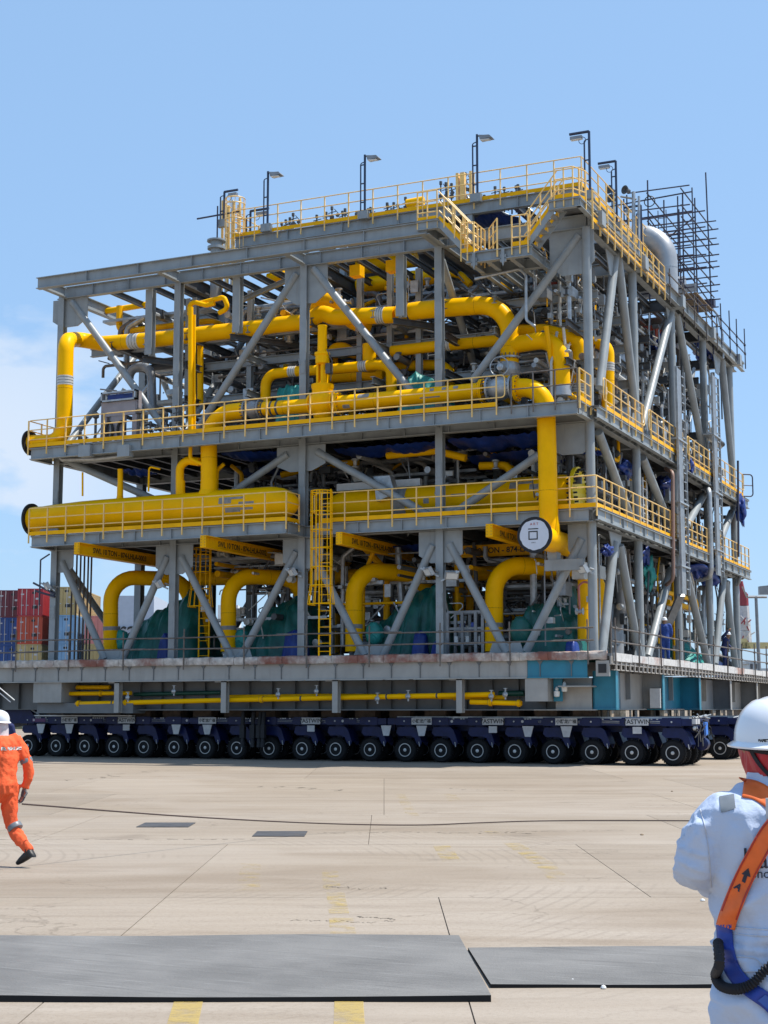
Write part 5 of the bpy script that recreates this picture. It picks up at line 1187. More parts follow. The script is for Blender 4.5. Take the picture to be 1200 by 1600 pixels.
def floodlight(px, py, Y, lab, left=True, plane='Y', s=1.):
    p = Vector(PY(px,py,Y) if plane == 'Y' else PX(px,py,Y)); t = thing('flood_light', lab, 'floodlight', p, 'floodlights on the ground storey columns')
    sg = -1 if left else 1
    m = MB(); m.bar(p+Vector((-.25*sg,0,-.12)), p+Vector((.22*sg,0,.12)), .03, .05); m.tube(p+Vector((.2*-sg,0,0)), p+Vector((.32*-sg,.22,-.05)), .03, 6); m.bar(p+Vector((.3*sg,-.02,.1)), p+Vector((-.35*sg,-.02,-.2)), .05, .05); m.build('bracket', GALV, t)
    m = MB(); d = Vector((.55*sg,-.6,-.5)).normalized(); m.bar(p-d*.03, p+d*.10, .46*s, .28*s); m.build('lamp_head', GALV, t, smooth=False)
    m = MB(); m.bar(p+d*.102, p+d*.112, .38*s, .20*s); m.build('lamp_glass', GLASS, t, smooth=False)
floodlight(250,912,-.25,'floodlight left of the second column'); floodlight(458,893,-.25,'floodlight left of the third column by the ladder'); floodlight(671,892,-.25,'floodlight left of the fourth column'); floodlight(705,898,-.2,'floodlight right of the fourth column', False); floodlight(912,888,-.25,'floodlight left of the corner column'); floodlight(75,915,-.3,'floodlight on the leftmost column')
p = Vector(PY(62,925,-.2)); m = MB(); m.tube(p+Vector((.0,0,1.2)), p+Vector((0,0,-.5)), .03, 7); m.tube(p+Vector((0,0,1.2)), p+Vector((.4,0,1.4)), .03, 7); m.tube(p+Vector((-.3,0,.35)), p+Vector((.7,0,-.1)), .04, 7); m.tube(p+Vector((-.2,0,.05)), p+Vector((.7,0,-.2)), .04, 7); tag(m.build('cable_bracket', SCAFB), 'dark bent bracket tubes on the leftmost column', 'bracket')
# ---------------------------------------------------------------- instruments on the top deck: clusters of valves
def cluster(name, lab, c, w, h, n, seed, group, mats_=(STEELD, GALV)):
    rr = random.Random(seed); c = Vector(c); t = thing(name, lab, 'valve cluster', c, group); m = MB(); g2 = MB()
    for i in range(n):
        x = c.x-w/2+w*(i+.5)/n+rr.uniform(-.05,.05); y = c.y+rr.uniform(0,.9); H = h*rr.uniform(.55,1)
        m.tube((x,y,c.z), (x,y,c.z+H), .03, 6); m.lathe((x,y,c.z+H*.6), (0,0,1), [(0,.03),(.02,.09),(.12,.09),(.14,.04)], 8); m.lathe((x,y,c.z+H), (0,0,1), [(-.02,.06),(.1,.06),(.12,.02)], 8)
        a = rr.uniform(-.5,.5); g2.tube((x,y,c.z+H*.5), (x+.5,y+.1,c.z+H*.08), .045, 7); g2.lathe((x+.25,y,c.z+H*.3), (1,.2,-.6), [(-.05,.1),(.05,.1)], 8); m.tube((x-.15,y,c.z+H*.85), (x+.2,y,c.z+H*.9), .018, 5)
        if rr.random() < .6: m.tube((x+.1,y,c.z+H*1.0),(x+.3,y+.1,c.z+H*.75),.015,5); m.lathe((x+.25,y,c.z+H*.72),(0,-1,0),[(0,.08),(.03,.08)],9)
    m.build('valve', mats_[0], t); g2.build('branch_pipe', mats_[1], t); return t
for i,(px,py,w,n) in enumerate(((403,352,.9,3),(440,350,1.0,4),(492,343,1.3,5),(520,339,.8,3),(552,333,1.2,5),(612,322,1.2,5),(640,318,.7,3),(706,308,1.2,5),(723,304,.7,3),(775,296,1.4,6),(798,292,1.0,5))):
    p = PY(px,py,4.2); cluster('valve_cluster', ['first','second','third','fourth','fifth','sixth','seventh','eighth','ninth','tenth','eleventh'][i]+' group of small dark valves from the left, behind the top deck railing', (p[0],4.2,UZ+.05), w, 1.05 if i not in (7,) else 1.6, n, i, 'valve groups behind the top deck railing')
for px, py, w in ((722,290,.16),(714,292,.1),(735,292,.1)):
    a = PY(px,py,4.); m = MB(); m.box(a[0]-w/2,a[0]+w/2,4,4.2,UZ,UZ+1.6); tag(m.build('cream_post', RAIL, smooth=False), ['','cream post among the valves on the top deck, widest','cream post among the valves on the top deck, left of the widest','cream post among the valves on the top deck, right of the widest'][1 if w > .12 else (2 if px < 720 else 3)], 'post')
# left column head and vertical silver tubes by the cream ladder
a = PY(338,395,1.8); col_t(a[0], 1.8, 17.0, 19.3, .22, STEEL, 'column_head'); m = MB(); m.lathe((a[0],1.8,19.0),(0,0,1),[(0,.22),(0,.34),(.1,.34),(.1,.22),(.3,.22),(.3,.36),(.36,.36)],18); m.build('column_cap', STEEL, frame)
t = thing('tube_bundle', 'bundle of upright pale tubes inside the cream ladder frame at upper left', 'tube bundle', PY(360,390,3.6))
for i in range(7): 
    x = PY(347+i*4.5,390,3.6)[0]; m = MB(); m.tube((x,3.6+.1*(i%2),17.9),(x,3.6+.1*(i%2),21.6-.12*(i%3)),.055,8); m.build('tube', WHITE if i%2 else RAIL, t)
a = Vector(PY(308,342,3)); b = Vector(PY(375,330,3)); m = MB(); m.tube(a,b,.035,7); m.tube(b,b+Vector((0,0,-.2)),.03,6); a2 = Vector(PY(340,322,3)); m.tube(a2, a2-Vector((0,0,1.5)), .03, 7); tag(m.build('scaffold_tube', SCAFB), 'loose dark tube poking out left of the cream ladder', 'tube')
# ---------------------------------------------------------------- silver gooseneck and silver risers
a = PX(1041,420,-.3); gx, gy = -.3, a[1]; topz = PX(1020,352,-.3)[2]+.30
pipe_thing('gooseneck_pipe', [(gx-4.6,gy,topz-.05),(gx,gy,topz),(gx,gy,17.72)], .45, SILVER, 'big silver gooseneck pipe arching over the top chord at right', bend=1.15, n=26, bands=[(1,.5,.04)], bandm=GALV)
a = PX(962,500,-1.4); pipe_thing('silver_riser', [(-1.4,a[1]+.6,15.4),(-1.4,a[1],14.9),(-1.4,a[1],11.3)], .38, SILVER, 'silver clad vertical pipe between two slanting braces', bend=.6, n=22, bands=[(1,.5,.05)], bandm=STEELD)
a = PX(1070,455,-.8); m = MB(); m.lathe((-2.8,a[1],PX(1075,450,-.8)[2]), (1,.1,0), [(0,.0),(0,.42),(2.0,.42),(2.06,.0)], 22); tag(m.build('silver_drum', SILVER), 'short silver drum lying beside the scaffold tower', 'drum')
t = thing('silver_vessel', 'large silver clad horizontal vessel behind the middle side railing', 'vessel', (-1.8,9,11.4)); m = MB(); c = Vector((-1.75, 7.6, 12.55))
m.lathe(c, (0,1,0), [(-.45,0),(-.43,.35),(-.33,.7),(-.15,.95),(0,1.05),(7.2,1.05),(7.5,.8),(7.6,0)], 36); m.build('shell', SILVER, t)
for y in (9, 13): m = MB(); m.lathe((c.x,y,c.z),(0,1,0),[(0,1.05),(0,1.085),(.06,1.085),(.06,1.05)],36); m.box(c.x-.5,c.x+.5,y-.1,y+.1,11.3,c.z-.9); m.build('strap', GALV, t)
m = MB(); m.lathe((-1.5,7.0,3.5),(0,0,1),[(0,.5),(2.6,.5),(3.3,.35),(3.5,0)],24); m.pipe([(-1.5,7.0,4.0),(-.9,6.6,5.4),(-.9,6.4,7.5)],.22,.5,14); tag(m.build('ground_vessel', SILVER), 'pale silver upright vessel with a bent pipe in the side bay of the ground storey', 'vessel')
m = MB(); m.lathe((-.9,8.6,4.4),(0,1,0),[(0,0),(.02,.36),(1.6,.36),(1.7,0)],22); m.box(-1.3,-.5,8.8,9,3.45,4.1); m.box(-1.3,-.5,10,10.2,3.45,4.1); tag(m.build('motor', GALV), 'grey motor drum on the ground storey floor behind the bright brace', 'motor')
# ---------------------------------------------------------------- cable ladders, drain pipes and fittings of the side face
def cable_ladder(lab, y, z0, z1, x=.52, w=.95):
    t = thing('cable_ladder', lab, 'cable ladder', (x,y,z0)); m = MB(); m.box(x,x+.03,y-w/2,y+w/2-.1,z0,z1); m.build('cover', PIPEG, t, smooth=False)
    for s in (0,1):
        m = MB(); yy = y-w/2+s*(w+.28); m.box(x,x+.09,yy-.02,yy+.02,z0,z1); m.build('side_rail', GALV, t, smooth=False)
    o = None; z = z0+.2
    while z < z1:
        if o is None: m = MB(); m.box(x+.02,x+.06,y+w/2-.1,y+w/2+.26,z,z+.04); o = m.build('rung', GALV, t, smooth=False); zz = z
        else: c = o.copy(); COL.objects.link(c); c.parent = t; c.location = (0,0,z-zz)
        z += .34
    for z in [z0+1+2.4*i for i in range(int((z1-z0)/2.4))]:
        m = MB(); m.box(x-.35,x+.10,y-w/2-.1,y+w/2+.4,z,z+.06); m.build('bracket', GALV, t, smooth=False)
    return t
cable_ladder('tall grey cable ladder up the side face in front of the middle side column', PX(1062,700,.52)[1], 6.0, 14.6)
cable_ladder('second tall grey cable ladder farther along the side face', PX(1117,700,.52)[1], 7.2, 15.6)
a = Vector(PX(1050,1000-5,.4)); m = MB(); p0 = Vector(PX(1064,930,.52)); p1 = Vector(PX(1040,985,-.4)); m.bar(p0,p1,.3,.12); tag(m.build('cable_tray', PIPEG, smooth=False), 'grey cable tray bending down from the nearer cable ladder', 'cable tray')
pipe_thing('side_pipe', [PX(1040,732,.0),PX(1051,738,.45),PX(1052,905,.45),PX(1040,915,.0)], .07, mat('worn_pipe', (.28,.17,.13), .5), 'slim brown grey pipe hooked down the side face', bend=.25)
pipe_thing('side_pipe', [PX(1095,762,-.3),PX(1108,765,.45),PX(1111,900,.45),PX(1092,906,-.4)], .11, GALV, 'thicker grey pipe hooked down the side face near the second ladder', bend=.35)
pipe_thing('side_pipe', [PX(1004,640,-.5),PX(1004,560,-.5)], .05, GALV, 'thin pale pipe beside the second side column')
pipe_thing('side_pipe', [PX(1152,890,.0),PX(1158,905,.4),PX(1150,915,.0)], .09, PIPEG, 'short dark pipe hook at the far end of the side face', bend=.2)
pipe_thing('side_pipe', [PX(1153,720,.5),PX(1154,870,.5)], .05, SCAFB, 'dark upright tube at the far end of the side walkway')
pipe_thing('side_pipe', [PY(742,410+26,-.3),PY(812,424-4,-.3),PY(822,430,-.3),PY(822,500,-.3),PY(836,510,-.3)], .05, GALV, 'thin grey conduit below the bridge platform', bend=.2)
def hangx(lab, px, py, w, h, X, mt, seed):
    p = Vector(PX(px,py,X)); m = MB(); rr = random.Random(seed); nx, ny = 30, 20; vs = []
    for j in range(ny+1):
        v = j/ny*math.pi
        for i in range(nx+1):
            u = i/nx*2*math.pi; q_ = Vector((math.cos(u)*1.6,math.sin(u)*1.6,v*1.6+seed*3)); r = .85+.7*noise.noise(q_)+.45*abs(noise.noise(q_*2.7))+.12*noise.noise(q_*7); vs.append((p.x+.4*w*math.sin(v)*math.cos(u)*r, p.y+w*math.sin(v)*math.sin(u)*r, p.z+h*math.cos(v)*r))
    m.add(vs, [(j*(nx+1)+i, (j+1)*(nx+1)+i, (j+1)*(nx+1)+i+1, j*(nx+1)+i+1) for j in range(ny) for i in range(nx)]); return tag(m.build('wrapped_fitting', mt, ang=180), lab, 'wrapped fitting')
for k,(px,py,w,h,X,mt,lab) in enumerate(((975,733,.75,.30,-.5,TARPB,'blue wrapped fitting between the two nearest side braces'),(1009,868,.35,.35,-.4,TARPB,'blue wrap below the lower side walkway, beside a green one'),(1014,895,.45,.55,-.4,TARPG2,'teal green wrap hanging beside the second side column'),(1088,888,1.4,.35,-.2,TARPB,'long blue wrap below the lower walkway by the second cable ladder'),(1110,900,.9,.5,-.4,TARPB,'darker blue wrap hanging next to the long blue one'),(1100,540,1.6,.6,-1.2,TARPB,'blue cover under the top chord beside the fourth side column'),(1113,542,1.1,.45,-.7,TARPB,'small blue cover just right of the fourth side column'),(1030,540,1.0,.5,-1.2,TARPB,'dark blue cover in the side bay under the top chord'),(1022,570,1.4,.5,-2,TARPB,'dark blue cover behind the bright slanting brace'),(1005,655,.5,.5,-.9,TARPB,'blue cover low behind the bright slanting brace'),(1037,760,.8,.35,-.7,TARPB,'blue wrap in the middle side bay above the lower railing'),(1079,728,.3,.25,.4,TARPB,'little blue wrap on the middle walkway rail by the cable ladder'),(1158,797,.5,.55,.5,TARPB,'blue cloth caught on the far end of the side face'),(949,860,.4,.16,.2,TARPB,'pale blue rag tied near the corner column'),(1135,610,.3,.3,-1,BLUEP,'blue fitting at the far side bay'))):
    hangx(lab,px,py,w,h,X,mt,k)
m = MB(); p = Vector(PX(1090,985,-.8)); cl2 = cloth('tarp_cover','light green camouflage tarpaulin in the far side bay of the ground storey',[(p.x-2.6,3.5),(p.x-2.2,4.6),(p.x-1.2,5.2),(p.x-.3,4.2),(p.x+.3,3.5)],p.y-1,p.y+2.0,TARPG2,31,nx=24)
a = PX(1160,745,.5); m = MB(); m.pipe([(.42,22.3,12.3),(.8,22.6,12.3),(.8,22.6,11.3),(.42,22.3,11.3)],.03,.15,7); m.tube((.42,22.3,11.8),(.8,22.6,11.8),.025,6); tag(m.build('gate_loop', SCAFB), 'dark rail loop at the far end of the middle side walkway', 'railing')
# white gas bottle like ladder frame
t = thing('short_ladder','white short ladder frame behind the lower side railing','ladder',PX(1010,820,-.2)); a = Vector(PX(1006,840,-.2)); m = MB()
for s in (0,.55): m.tube(a+Vector((0,s,0)), a+Vector((0,s,2.2)), .03, 6)
for i in range(7): m.tube(a+Vector((0,0,.3+.3*i)), a+Vector((0,.55,.3+.3*i)), .02, 6)
m.build('frame', WHITE, t)
m = MB(); a = PX(975,765,-1.5); m.box(-2.2,-1.5,a[1]-.5,a[1]+.3,a[2]-.5,a[2]+.2); tag(m.build('red_cabinet', mat('red_cabinet_paint',(.40,.03,.02),.5), smooth=False), 'small red cabinet behind the nearest side railing of the lower storey', 'cabinet')
for i,(px,py,lab) in enumerate(((1040,500,'rusty orange plate in the upper side bay'),(860,440,'red valve wheel under the bridge platform'))):
    p = Vector(PX(px+(-25 if i==0 else 0),py+25 if i==0 else py,-1.5) if i==0 else PY(px-10,448,4)); m = MB(); m.cb(p,.9,1.4 if i==0 else .3,.5 if i==0 else .3); tag(m.build('red_fitting', mat('rust_red',(.35,.06,.03),.7), smooth=False), lab, 'fitting')
# ---------------------------------------------------------------- scaffold tower behind the gooseneck
t = thing('scaffold_tower', 'tall tower of dark scaffold tubes with plank decks at upper right', 'scaffold', (-3,16,17.7)); rr = random.Random(12)
sx = [-4.6,-3.0,-1.3,.1]; sy = [13.2,15.6,18.2]; tops = {(0,0):21.9,(1,0):21.3,(2,0):23.4,(3,0):22.6,(0,1):22.2,(1,1):23.6,(2,1):23.3,(3,1):23.2,(0,2):24.0,(1,2):23.8,(2,2):24.3,(3,2):25.2}
for i,x in enumerate(sx):
    for j,y in enumerate(sy):
        m = MB(); m.tube((x+rr.uniform(-.05,.05),y,17.0),(x+rr.uniform(-.08,.08),y,tops[(i,j)]),.032,7); m.build('standard', SCAFB, t)
for z in (18.6,19.5,20.1,20.8,21.4,21.9,22.6):
    for j,y in enumerate(sy):
        x0 = sx[0] if (z < 22 or j == 2) else sx[1]; m = MB(); m.tube((x0-.4,y+.05,z+rr.uniform(-.1,.1)),(sx[-1]+.4,y+.05,z+rr.uniform(-.1,.1)),.03,6); m.build('ledger', SCAFB, t)
    for i,x in enumerate(sx):
        if z > 22 and i < 2: continue
        m = MB(); m.tube((x+.05,sy[0]-.4,z+.12),(x+.05,sy[-1]+.4,z+.12),.03,6); m.build('transom', SCAFB, t)
for a,b in (((-4.6,15.6,19.3),(.1,15.6,22.4)),((-1.3,13.2,21.8),(.1,18.2,19.2)),((-3,13.1,22),(.1,13.1,18.8)),((-4.6,13.2,21.2),(-1.3,18.2,22.6))): m = MB(); m.tube(a,b,.03,6); m.build('brace', SCAFB, t)
for i in range(6): m = MB(); m.box(-4.4,-1.6,13.4+i*.33,13.68+i*.33,21.45,21.49); m.build('plank', WOOD, t, smooth=False)
for i in range(8): m = MB(); m.box(-1.6,.2,15.0+i*.4,15.36+i*.4,18.9,18.94); m.build('plank', WOOD, t, smooth=False)
m = MB(); m.box(-1.6,.2,14.9,14.94,18.95,19.3); m.build('toe_panel', GALV, t, smooth=False)
for z in (18.2,19.1,19.8,20.5,21.15,22.2,23.0):
    for y in (13.3, 18.3):
        m = MB(); m.tube((-4.9 if z < 21 else -2.2,y,z),(.4,y,z+rr.uniform(-.05,.05)),.028,6); m.build('guard_tube', SCAFB, t)
for x,y,z in ((-2.2,13.2,22.9),(-.6,18.2,24.6),(-3.8,18.2,23.2),(-.6,15.6,22.8)):
    m = MB(); m.tube((x,y,17),(x,y,z),.03,7); m.build('standard', SCAFB, t)
z = 18.8
for s in (0,.35): m = MB(); m.tube((-1.6+s,16,18),(-1.6+s,16,23),.02,6); m.build('ladder_stile', SCAFB, t)
for i in range(16): m = MB(); m.tube((-1.6,16,18.3+i*.29),(-1.25,16,18.3+i*.29),.015,5); m.build('ladder_rung', SCAFB, t)
t = thing('floodlight_mast','bent mast with a dark floodlight at the far end of the top walkway','mast',PX(1128,560,.3)); a = Vector(PX(1130,560,.3)); m = MB(); m.pipe([a,a+Vector((0,0,1.1)),a+Vector((-.2,.2,2.0)),a+Vector((-.5,0,2.4))],.05,.3,8); m.build('pole', GALV, t); m = MB(); m.cb(a+Vector((-.6,0,2.55)),.6,.4,.3); m.build('lamp_head', SCAFB, t, smooth=False)
# ---------------------------------------------------------------- panel with sight glasses on the middle walkway at left
t = thing('instrument_panel','grey instrument panel with a blue window and oval glasses on the middle walkway','panel',PY(185,680,-.6)); A = PY(157,682,-.6); B = PY(213,682,-.6); x0, x1 = A[0], B[0]; zt_ = PY(185,612,-.6)[2]
m = MB(); m.box(x0+.05,x1-.05,-.62,-.5,zt_-.9,zt_-.38); m.box(x0,x0+.25,-.6,-.4,11.3,zt_-.3); m.box(x1-.2,x1,-.6,-.3,11.3,zt_); m.box(x0+.45,x1-.5,-.6,-.5,11.55,zt_-.5); m.build('backplate', mat('panel_grey',(.30,.27,.28),.5), t, smooth=False)
m = MB(); 
for (a,b,c,d) in ((x0+.05,x1,zt_-.06,zt_),(x0+.05,x1,zt_-.36,zt_-.30),(x0+.05,x0+.11,zt_-.36,zt_),(x1-.06,x1,zt_-.36,zt_)): m.box(a,b,-.72,-.5,c,d)
m.build('window_frame', GALV, t, smooth=False)
m = MB(); m.box(x0+.25,x1-.1,-.56,-.52,zt_-.29,zt_-.08); m.build('blue_window', TARPB, t, smooth=False)
for k in range(2):
    cx = x0+.42+k*.52; m = MB(); m.sweep([(cx+.15*math.cos(a),-.66,11.85+.30*math.sin(a)) for a in [2*math.pi*i/20 for i in range(21)]],.05,7); m.build('sight_glass', MARK, t)
for px in (150,217): p = PY(px,640,-.8); m = MB(); m.tube((p[0],-.8,11.3),(p[0],-.8,12.5),.05,8); m.lathe((p[0],-.8,12.3),(0,0,1),[(0,.05),(.05,.12),(.2,.12),(.25,.05)],10); tag(m.build('gauge_post', STEELD), 'dark gauge post '+('left' if px < 200 else 'right')+' of the instrument panel', 'gauge')
for i,(px,w,n) in enumerate(((126,.9,4),(245,1.0,5),(262,.6,4))):
    p = PY(px,680,-.5); cluster('valve_cluster', ['small dark valves between the overhead riser and the instrument panel','dark valves with cable pots right of the instrument panel','thin dark instrument tubes beside the left diagonal'][i], (p[0],-.5,11.3), w, .8+.35*i, n, 40+i, 'valve groups on the middle walkway')
for i,(px,w,n,h) in enumerate(((352,.8,3,.5),(450,1.2,4,.35),(560,1.6,5,.4),(640,1.2,4,.4),(742,1.0,5,.45),(822,.8,4,.5))):
    p = PY(px,660,-.3); cluster('valve_cluster', ['first','second','third','fourth','fifth','sixth'][i]+' group of small fittings from the left under the valve line', (p[0],-.3,11.3), w, h, n, 50+i, 'small fittings under the valve line')
for px,py in ((135,705),(196,705)): 
    p = Vector(PY(px,py,-1.45)); m = MB(); m.cb(p,.5,.3,.42); tag(m.build('hanger_box', STEEL, smooth=False), 'grey bracket box under the '+('left' if px<150 else 'right')+' part of the panel platform', 'bracket')
# rack frame behind right pump
t = thing('rack_frame','grey steel rack with small white and blue parts between the pumps','rack',PY(720,1030,.9)); a = PY(700,1030,.9); b = PY(755,1030,.9); x0, x1 = a[0], b[0]; m = MB()
for x in (x0,(x0+x1)/2-.1,x1-.25,x1):
    for y in (.9,1.6): m.box(x-.05,x+.05,y-.05,y+.05,3.45,4.95)
for z in (3.9,4.4,4.95): m.box(x0,x1,.88,.96,z-.04,z+.04); m.box(x0,x1,1.5,1.6,z-.04,z+.04)
m.build('frame', PIPEG, t, smooth=False)
for i in range(5): m = MB(); m.cb((x0+.25+i*.2,1.1,4.0+.45*(i%2)),.12,.2,.3); m.build('fitting', [WHITE,BLUEP][i%2], t, smooth=False)
# ---------------------------------------------------------------- inner pipework: racks of pipes in every storey (each rack one thing)
PALE = mat('pale_pipe', (.55,.54,.50), .45, .2, .1, 8.); PM = [PIPEG, GALV, STEELD, SCAFF, PIPEG, GALV, STEELD, PALE, YELD]
storeys = [('ground', 3.5, 7.5), ('lower', 8.1, 10.8), ('middle', 11.4, 14.3), ('upper', 14.5, 17.0)]
ords = ['first','second','third','fourth']
for si,(sn,z0,z1) in enumerate(storeys):
    for bi in range(4):
        xr, xl = XC[bi]-(1.2 if bi == 0 else 0), XC[bi+1]
        if bi == 3 and si in (0,1): continue
        for yi,(ya,yb) in enumerate(((1.9,5.2),(5.9,10.8),(11.5,16.4))):
            rr = random.Random(si*100+bi*10+yi); t = thing('pipe_rack','inner pipe rack of grey pipes and trays, '+ords[3-bi]+' bay from left, '+sn+' storey, '+['front','middle','rear'][yi]+' row','pipe rack',((xr+xl)/2,(ya+yb)/2,z0),'inner pipe racks of the module')
            nn = 13 if yi < 2 else 7
            if bi == 3: nn = 8 if si == 3 else 4
            for k in range(nn):
                z = rr.uniform(z0+.3,z1); y = rr.uniform(ya,yb); r = rr.choice((.03,.04,.05,.06,.09,.13)); a = rr.uniform(xl,xl+1.5); b = rr.uniform(xr-1.5,xr); m = MB()
                pts = [(a,y,z),(b,y,z)]
                if rr.random() < .5: pts = [(a,y,z+rr.choice((-1,1))*rr.uniform(.4,1.3))]+pts
                if rr.random() < .5: pts.append((b,y+rr.uniform(.5,1.5),z))
                m.pipe(pts,r,r*2.6,9); m.build('pipe', rr.choice(PM), t)
            for k in range(11 if bi < 3 else 5):
                x = rr.uniform(xl+.3,xr-.3); y = rr.uniform(ya,yb); r = rr.choice((.03,.05,.08,.12)); za = rr.uniform(z0,z0+1); m = MB(); m.pipe([(x,y,za),(x,y,rr.uniform(za+1,z1)),(x+rr.uniform(-1,1),y,z1-.05)],r,r*2.5,8); m.build('riser', rr.choice(PM), t)
            for k in range(4 if bi < 3 else 2):
                x = rr.uniform(xl+.3,xr-.3); z = rr.uniform(z0+.6,z1); r = rr.choice((.05,.08,.12)); m = MB(); m.tube((x,ya-.5,z),(x,yb+.3,z),r,9); m.build('cross_pipe', rr.choice(PM), t)
            for k in range(3):
                m = MB(); z = rr.uniform(z0+.5,z1); y = rr.uniform(ya,yb); m.box(xl+.1,xr-.1,y,y+.5,z,z+.03); m.box(xl+.1,xr-.1,y,y+.02,z+.03,z+.1)
                m.build('cable_tray', GALV, t, smooth=False)
            m = MB()
            for k in range(70 if bi < 3 else 24):
                p = Vector((rr.uniform(xl+.2,xr-.2),rr.uniform(ya-.4,yb),rr.uniform(z0,z1))); q = rr.random()
                if q < .35: m.lathe(p,rr.choice(((1,0,0),(0,0,1),(0,1,0))),[(0,.05),(.02,.13),(.06,.13),(.1,.06),(.26,.08),(.3,.13),(.34,.13)],9)
                elif q < .6: m.cb(p,rr.uniform(.1,.5),rr.uniform(.1,.3),rr.uniform(.1,.45))
                elif q < .85: m.pipe([p,p+Vector((rr.uniform(-.7,.7),0,0)),p+Vector((rr.uniform(-.7,.7),0,rr.uniform(-1,.3)))],.022,.1,5)
                else: m.tube(p,p+Vector((rr.uniform(-.8,.8),rr.uniform(-.3,.3),rr.uniform(-.8,.8))),.03,6)
            o = m.build('small_fittings', [STEELD,GALV,PALE][(si+bi+yi)%3], t); o['kind'] = 'stuff'
# side pipework: runs along the depth just inside the right hand columns
for si,(sn,z0,z1) in enumerate(storeys):
    for yi in range(4):
        ya, yb = YC[yi], YC[yi+1]; rr = random.Random(5000+si*10+yi); t = thing('side_pipework','side face pipework, '+ords[yi]+' side bay from the front corner, '+sn+' storey','pipework',(-.8,(ya+yb)/2,z0),'pipework of the side face')
        for k in range(9):
            x = rr.uniform(-2.6,-.25); z = rr.uniform(z0+.5,z1); r = rr.choice((.03,.045,.06,.09,.12)); pts = [(x,ya+rr.uniform(.2,1.5),z),(x,yb-rr.uniform(.2,1.2),z)]
            if rr.random() < .6: pts.append((x,pts[-1][1],z+rr.choice((-1,1))*rr.uniform(.5,1.2)))
            m = MB(); m.pipe(pts,r,r*2.6,8); m.build('pipe', rr.choice(PM), t)
        for k in range(11):
            x = rr.uniform(-2.2,-.2); y = rr.uniform(ya+.3,yb-.3); r = rr.choice((.025,.035,.05,.08)); za = rr.uniform(z0-.2,z0+.8); m = MB(); m.pipe([(x,y,za),(x,y,rr.uniform(za+1,z1)),(x,y+rr.uniform(-.8,.8),z1-.1)],r,r*2.5,7); m.build('riser', rr.choice(PM), t)
        for k in range(3):
            y = rr.uniform(ya+.5,yb-.8); z = rr.uniform(z0+.3,z1-.8); x = rr.uniform(-1.8,-.6); m = MB(); m.box(x-.2,x+.2,y,y+rr.uniform(.3,.8),z,z+rr.uniform(.3,.7)); m.build('junction_box', rr.choice((GALV,PIPEG,PALE)), t, smooth=False)
        m = MB()
        for k in range(60):
            p = Vector((rr.uniform(-2.2,-.3),rr.uniform(ya+.2,yb-.3),rr.uniform(z0,z1))); q = rr.random()
            if q < .3: m.lathe(p,rr.choice(((1,0,0),(0,0,1),(0,1,0))),[(0,.05),(.02,.12),(.06,.12),(.1,.05),(.22,.07),(.26,.12)],8)
            elif q < .5: m.cb(p,rr.uniform(.1,.25),rr.uniform(.1,.35),rr.uniform(.1,.4))
            elif q < .85: m.pipe([p,p+Vector((0,rr.uniform(-.6,.6),0)),p+Vector((0,rr.uniform(-.6,.6),rr.uniform(-1,.3)))],.02,.1,5)
            else: m.tube(p,p+Vector((rr.uniform(-.3,.3),rr.uniform(-.8,.8),rr.uniform(-.8,.8))),.025,6)
        o = m.build('small_fittings', [GALV,STEELD,PALE][(si+yi)%3], t); o['kind'] = 'stuff'
# equipment masses in the middle of each floor
EQ = mat('equipment_dark', (.07,.075,.08), .5, .2, .3, 4.)
for si,(sn,z0,z1) in enumerate(storeys[:3]):
    for bi in range(3):
        xr, xl = XC[bi], XC[bi+1]; rr = random.Random(900+si*10+bi); cx = (xr+xl)/2; t = thing('skid_vessel','dark equipment skid with a horizontal vessel in the '+ords[3-bi]+' bay from left, '+sn+' storey','vessel',(cx,13,z0),'equipment skids inside the module')
        m = MB(); m.lathe((xl+.6,8.5,z0+1.2),(1,0,0),[(0,0),(.1,.5),(.35,.75),(3.5,.75),(3.8,.5),(3.9,0)],20); m.build('shell', EQ if si != 2 else GALV, t)
        m = MB(); m.box(xl+.5,xr-.5,7.6,9.6,z0,z0+.35); m.box(xl+.8,xl+1.1,8.2,9,z0,z0+.6); m.box(xr-1.4,xr-1.1,8.2,9,z0,z0+.6); m.build('skid', EQ, t, smooth=False)
        m = MB(); m.box(cx-1.2,cx+1.2,18,18.3,z0,z0+2.3); m.build('back_panel', EQ, t, smooth=False)
        m = MB(); m.box(cx-.9,cx+.3,11.9,13,z0,z0+1.7); m.box(cx+.5,cx+1.2,14,15,z0,z0+2.1); m.build('cabinet', [PIPEG,EQ,STEELD][bi], t, smooth=False)
# pump bodies under the tarps (hidden mass and feet)
for i,px in enumerate((240,415,625,845)):
    p = PY(px,1030,2.6); m = MB(); m.box(p[0]-1.2,p[0]+1.2,2.3,3.2,3.45,3.75); m.lathe((p[0]-1.0,2.75,4.2),(1,0,0),[(0,.3),(.1,.42),(1.6,.42),(1.8,.3),(2.0,.1)],18)
    tag(m.build('pump', EQ), ['leftmost','second','third','rightmost'][i]+' pump, only its skid showing below the green tarpaulin', 'pump')
# thin vertical tubes at the left of the ground storey
t = thing('tube_bundle','row of thin upright tubes by the leftmost bay of the ground storey','tube bundle',PY(125,1030,1.2))
for px in (111,118,124,130,136,141):
    x = PY(px,960,1.2)[0]; m = MB(); m.tube((x,1.2,3.5),(x,1.2,7.55),.035,7); m.build('tube', mat('brown_tube',(.10,.07,.05),.6), t)
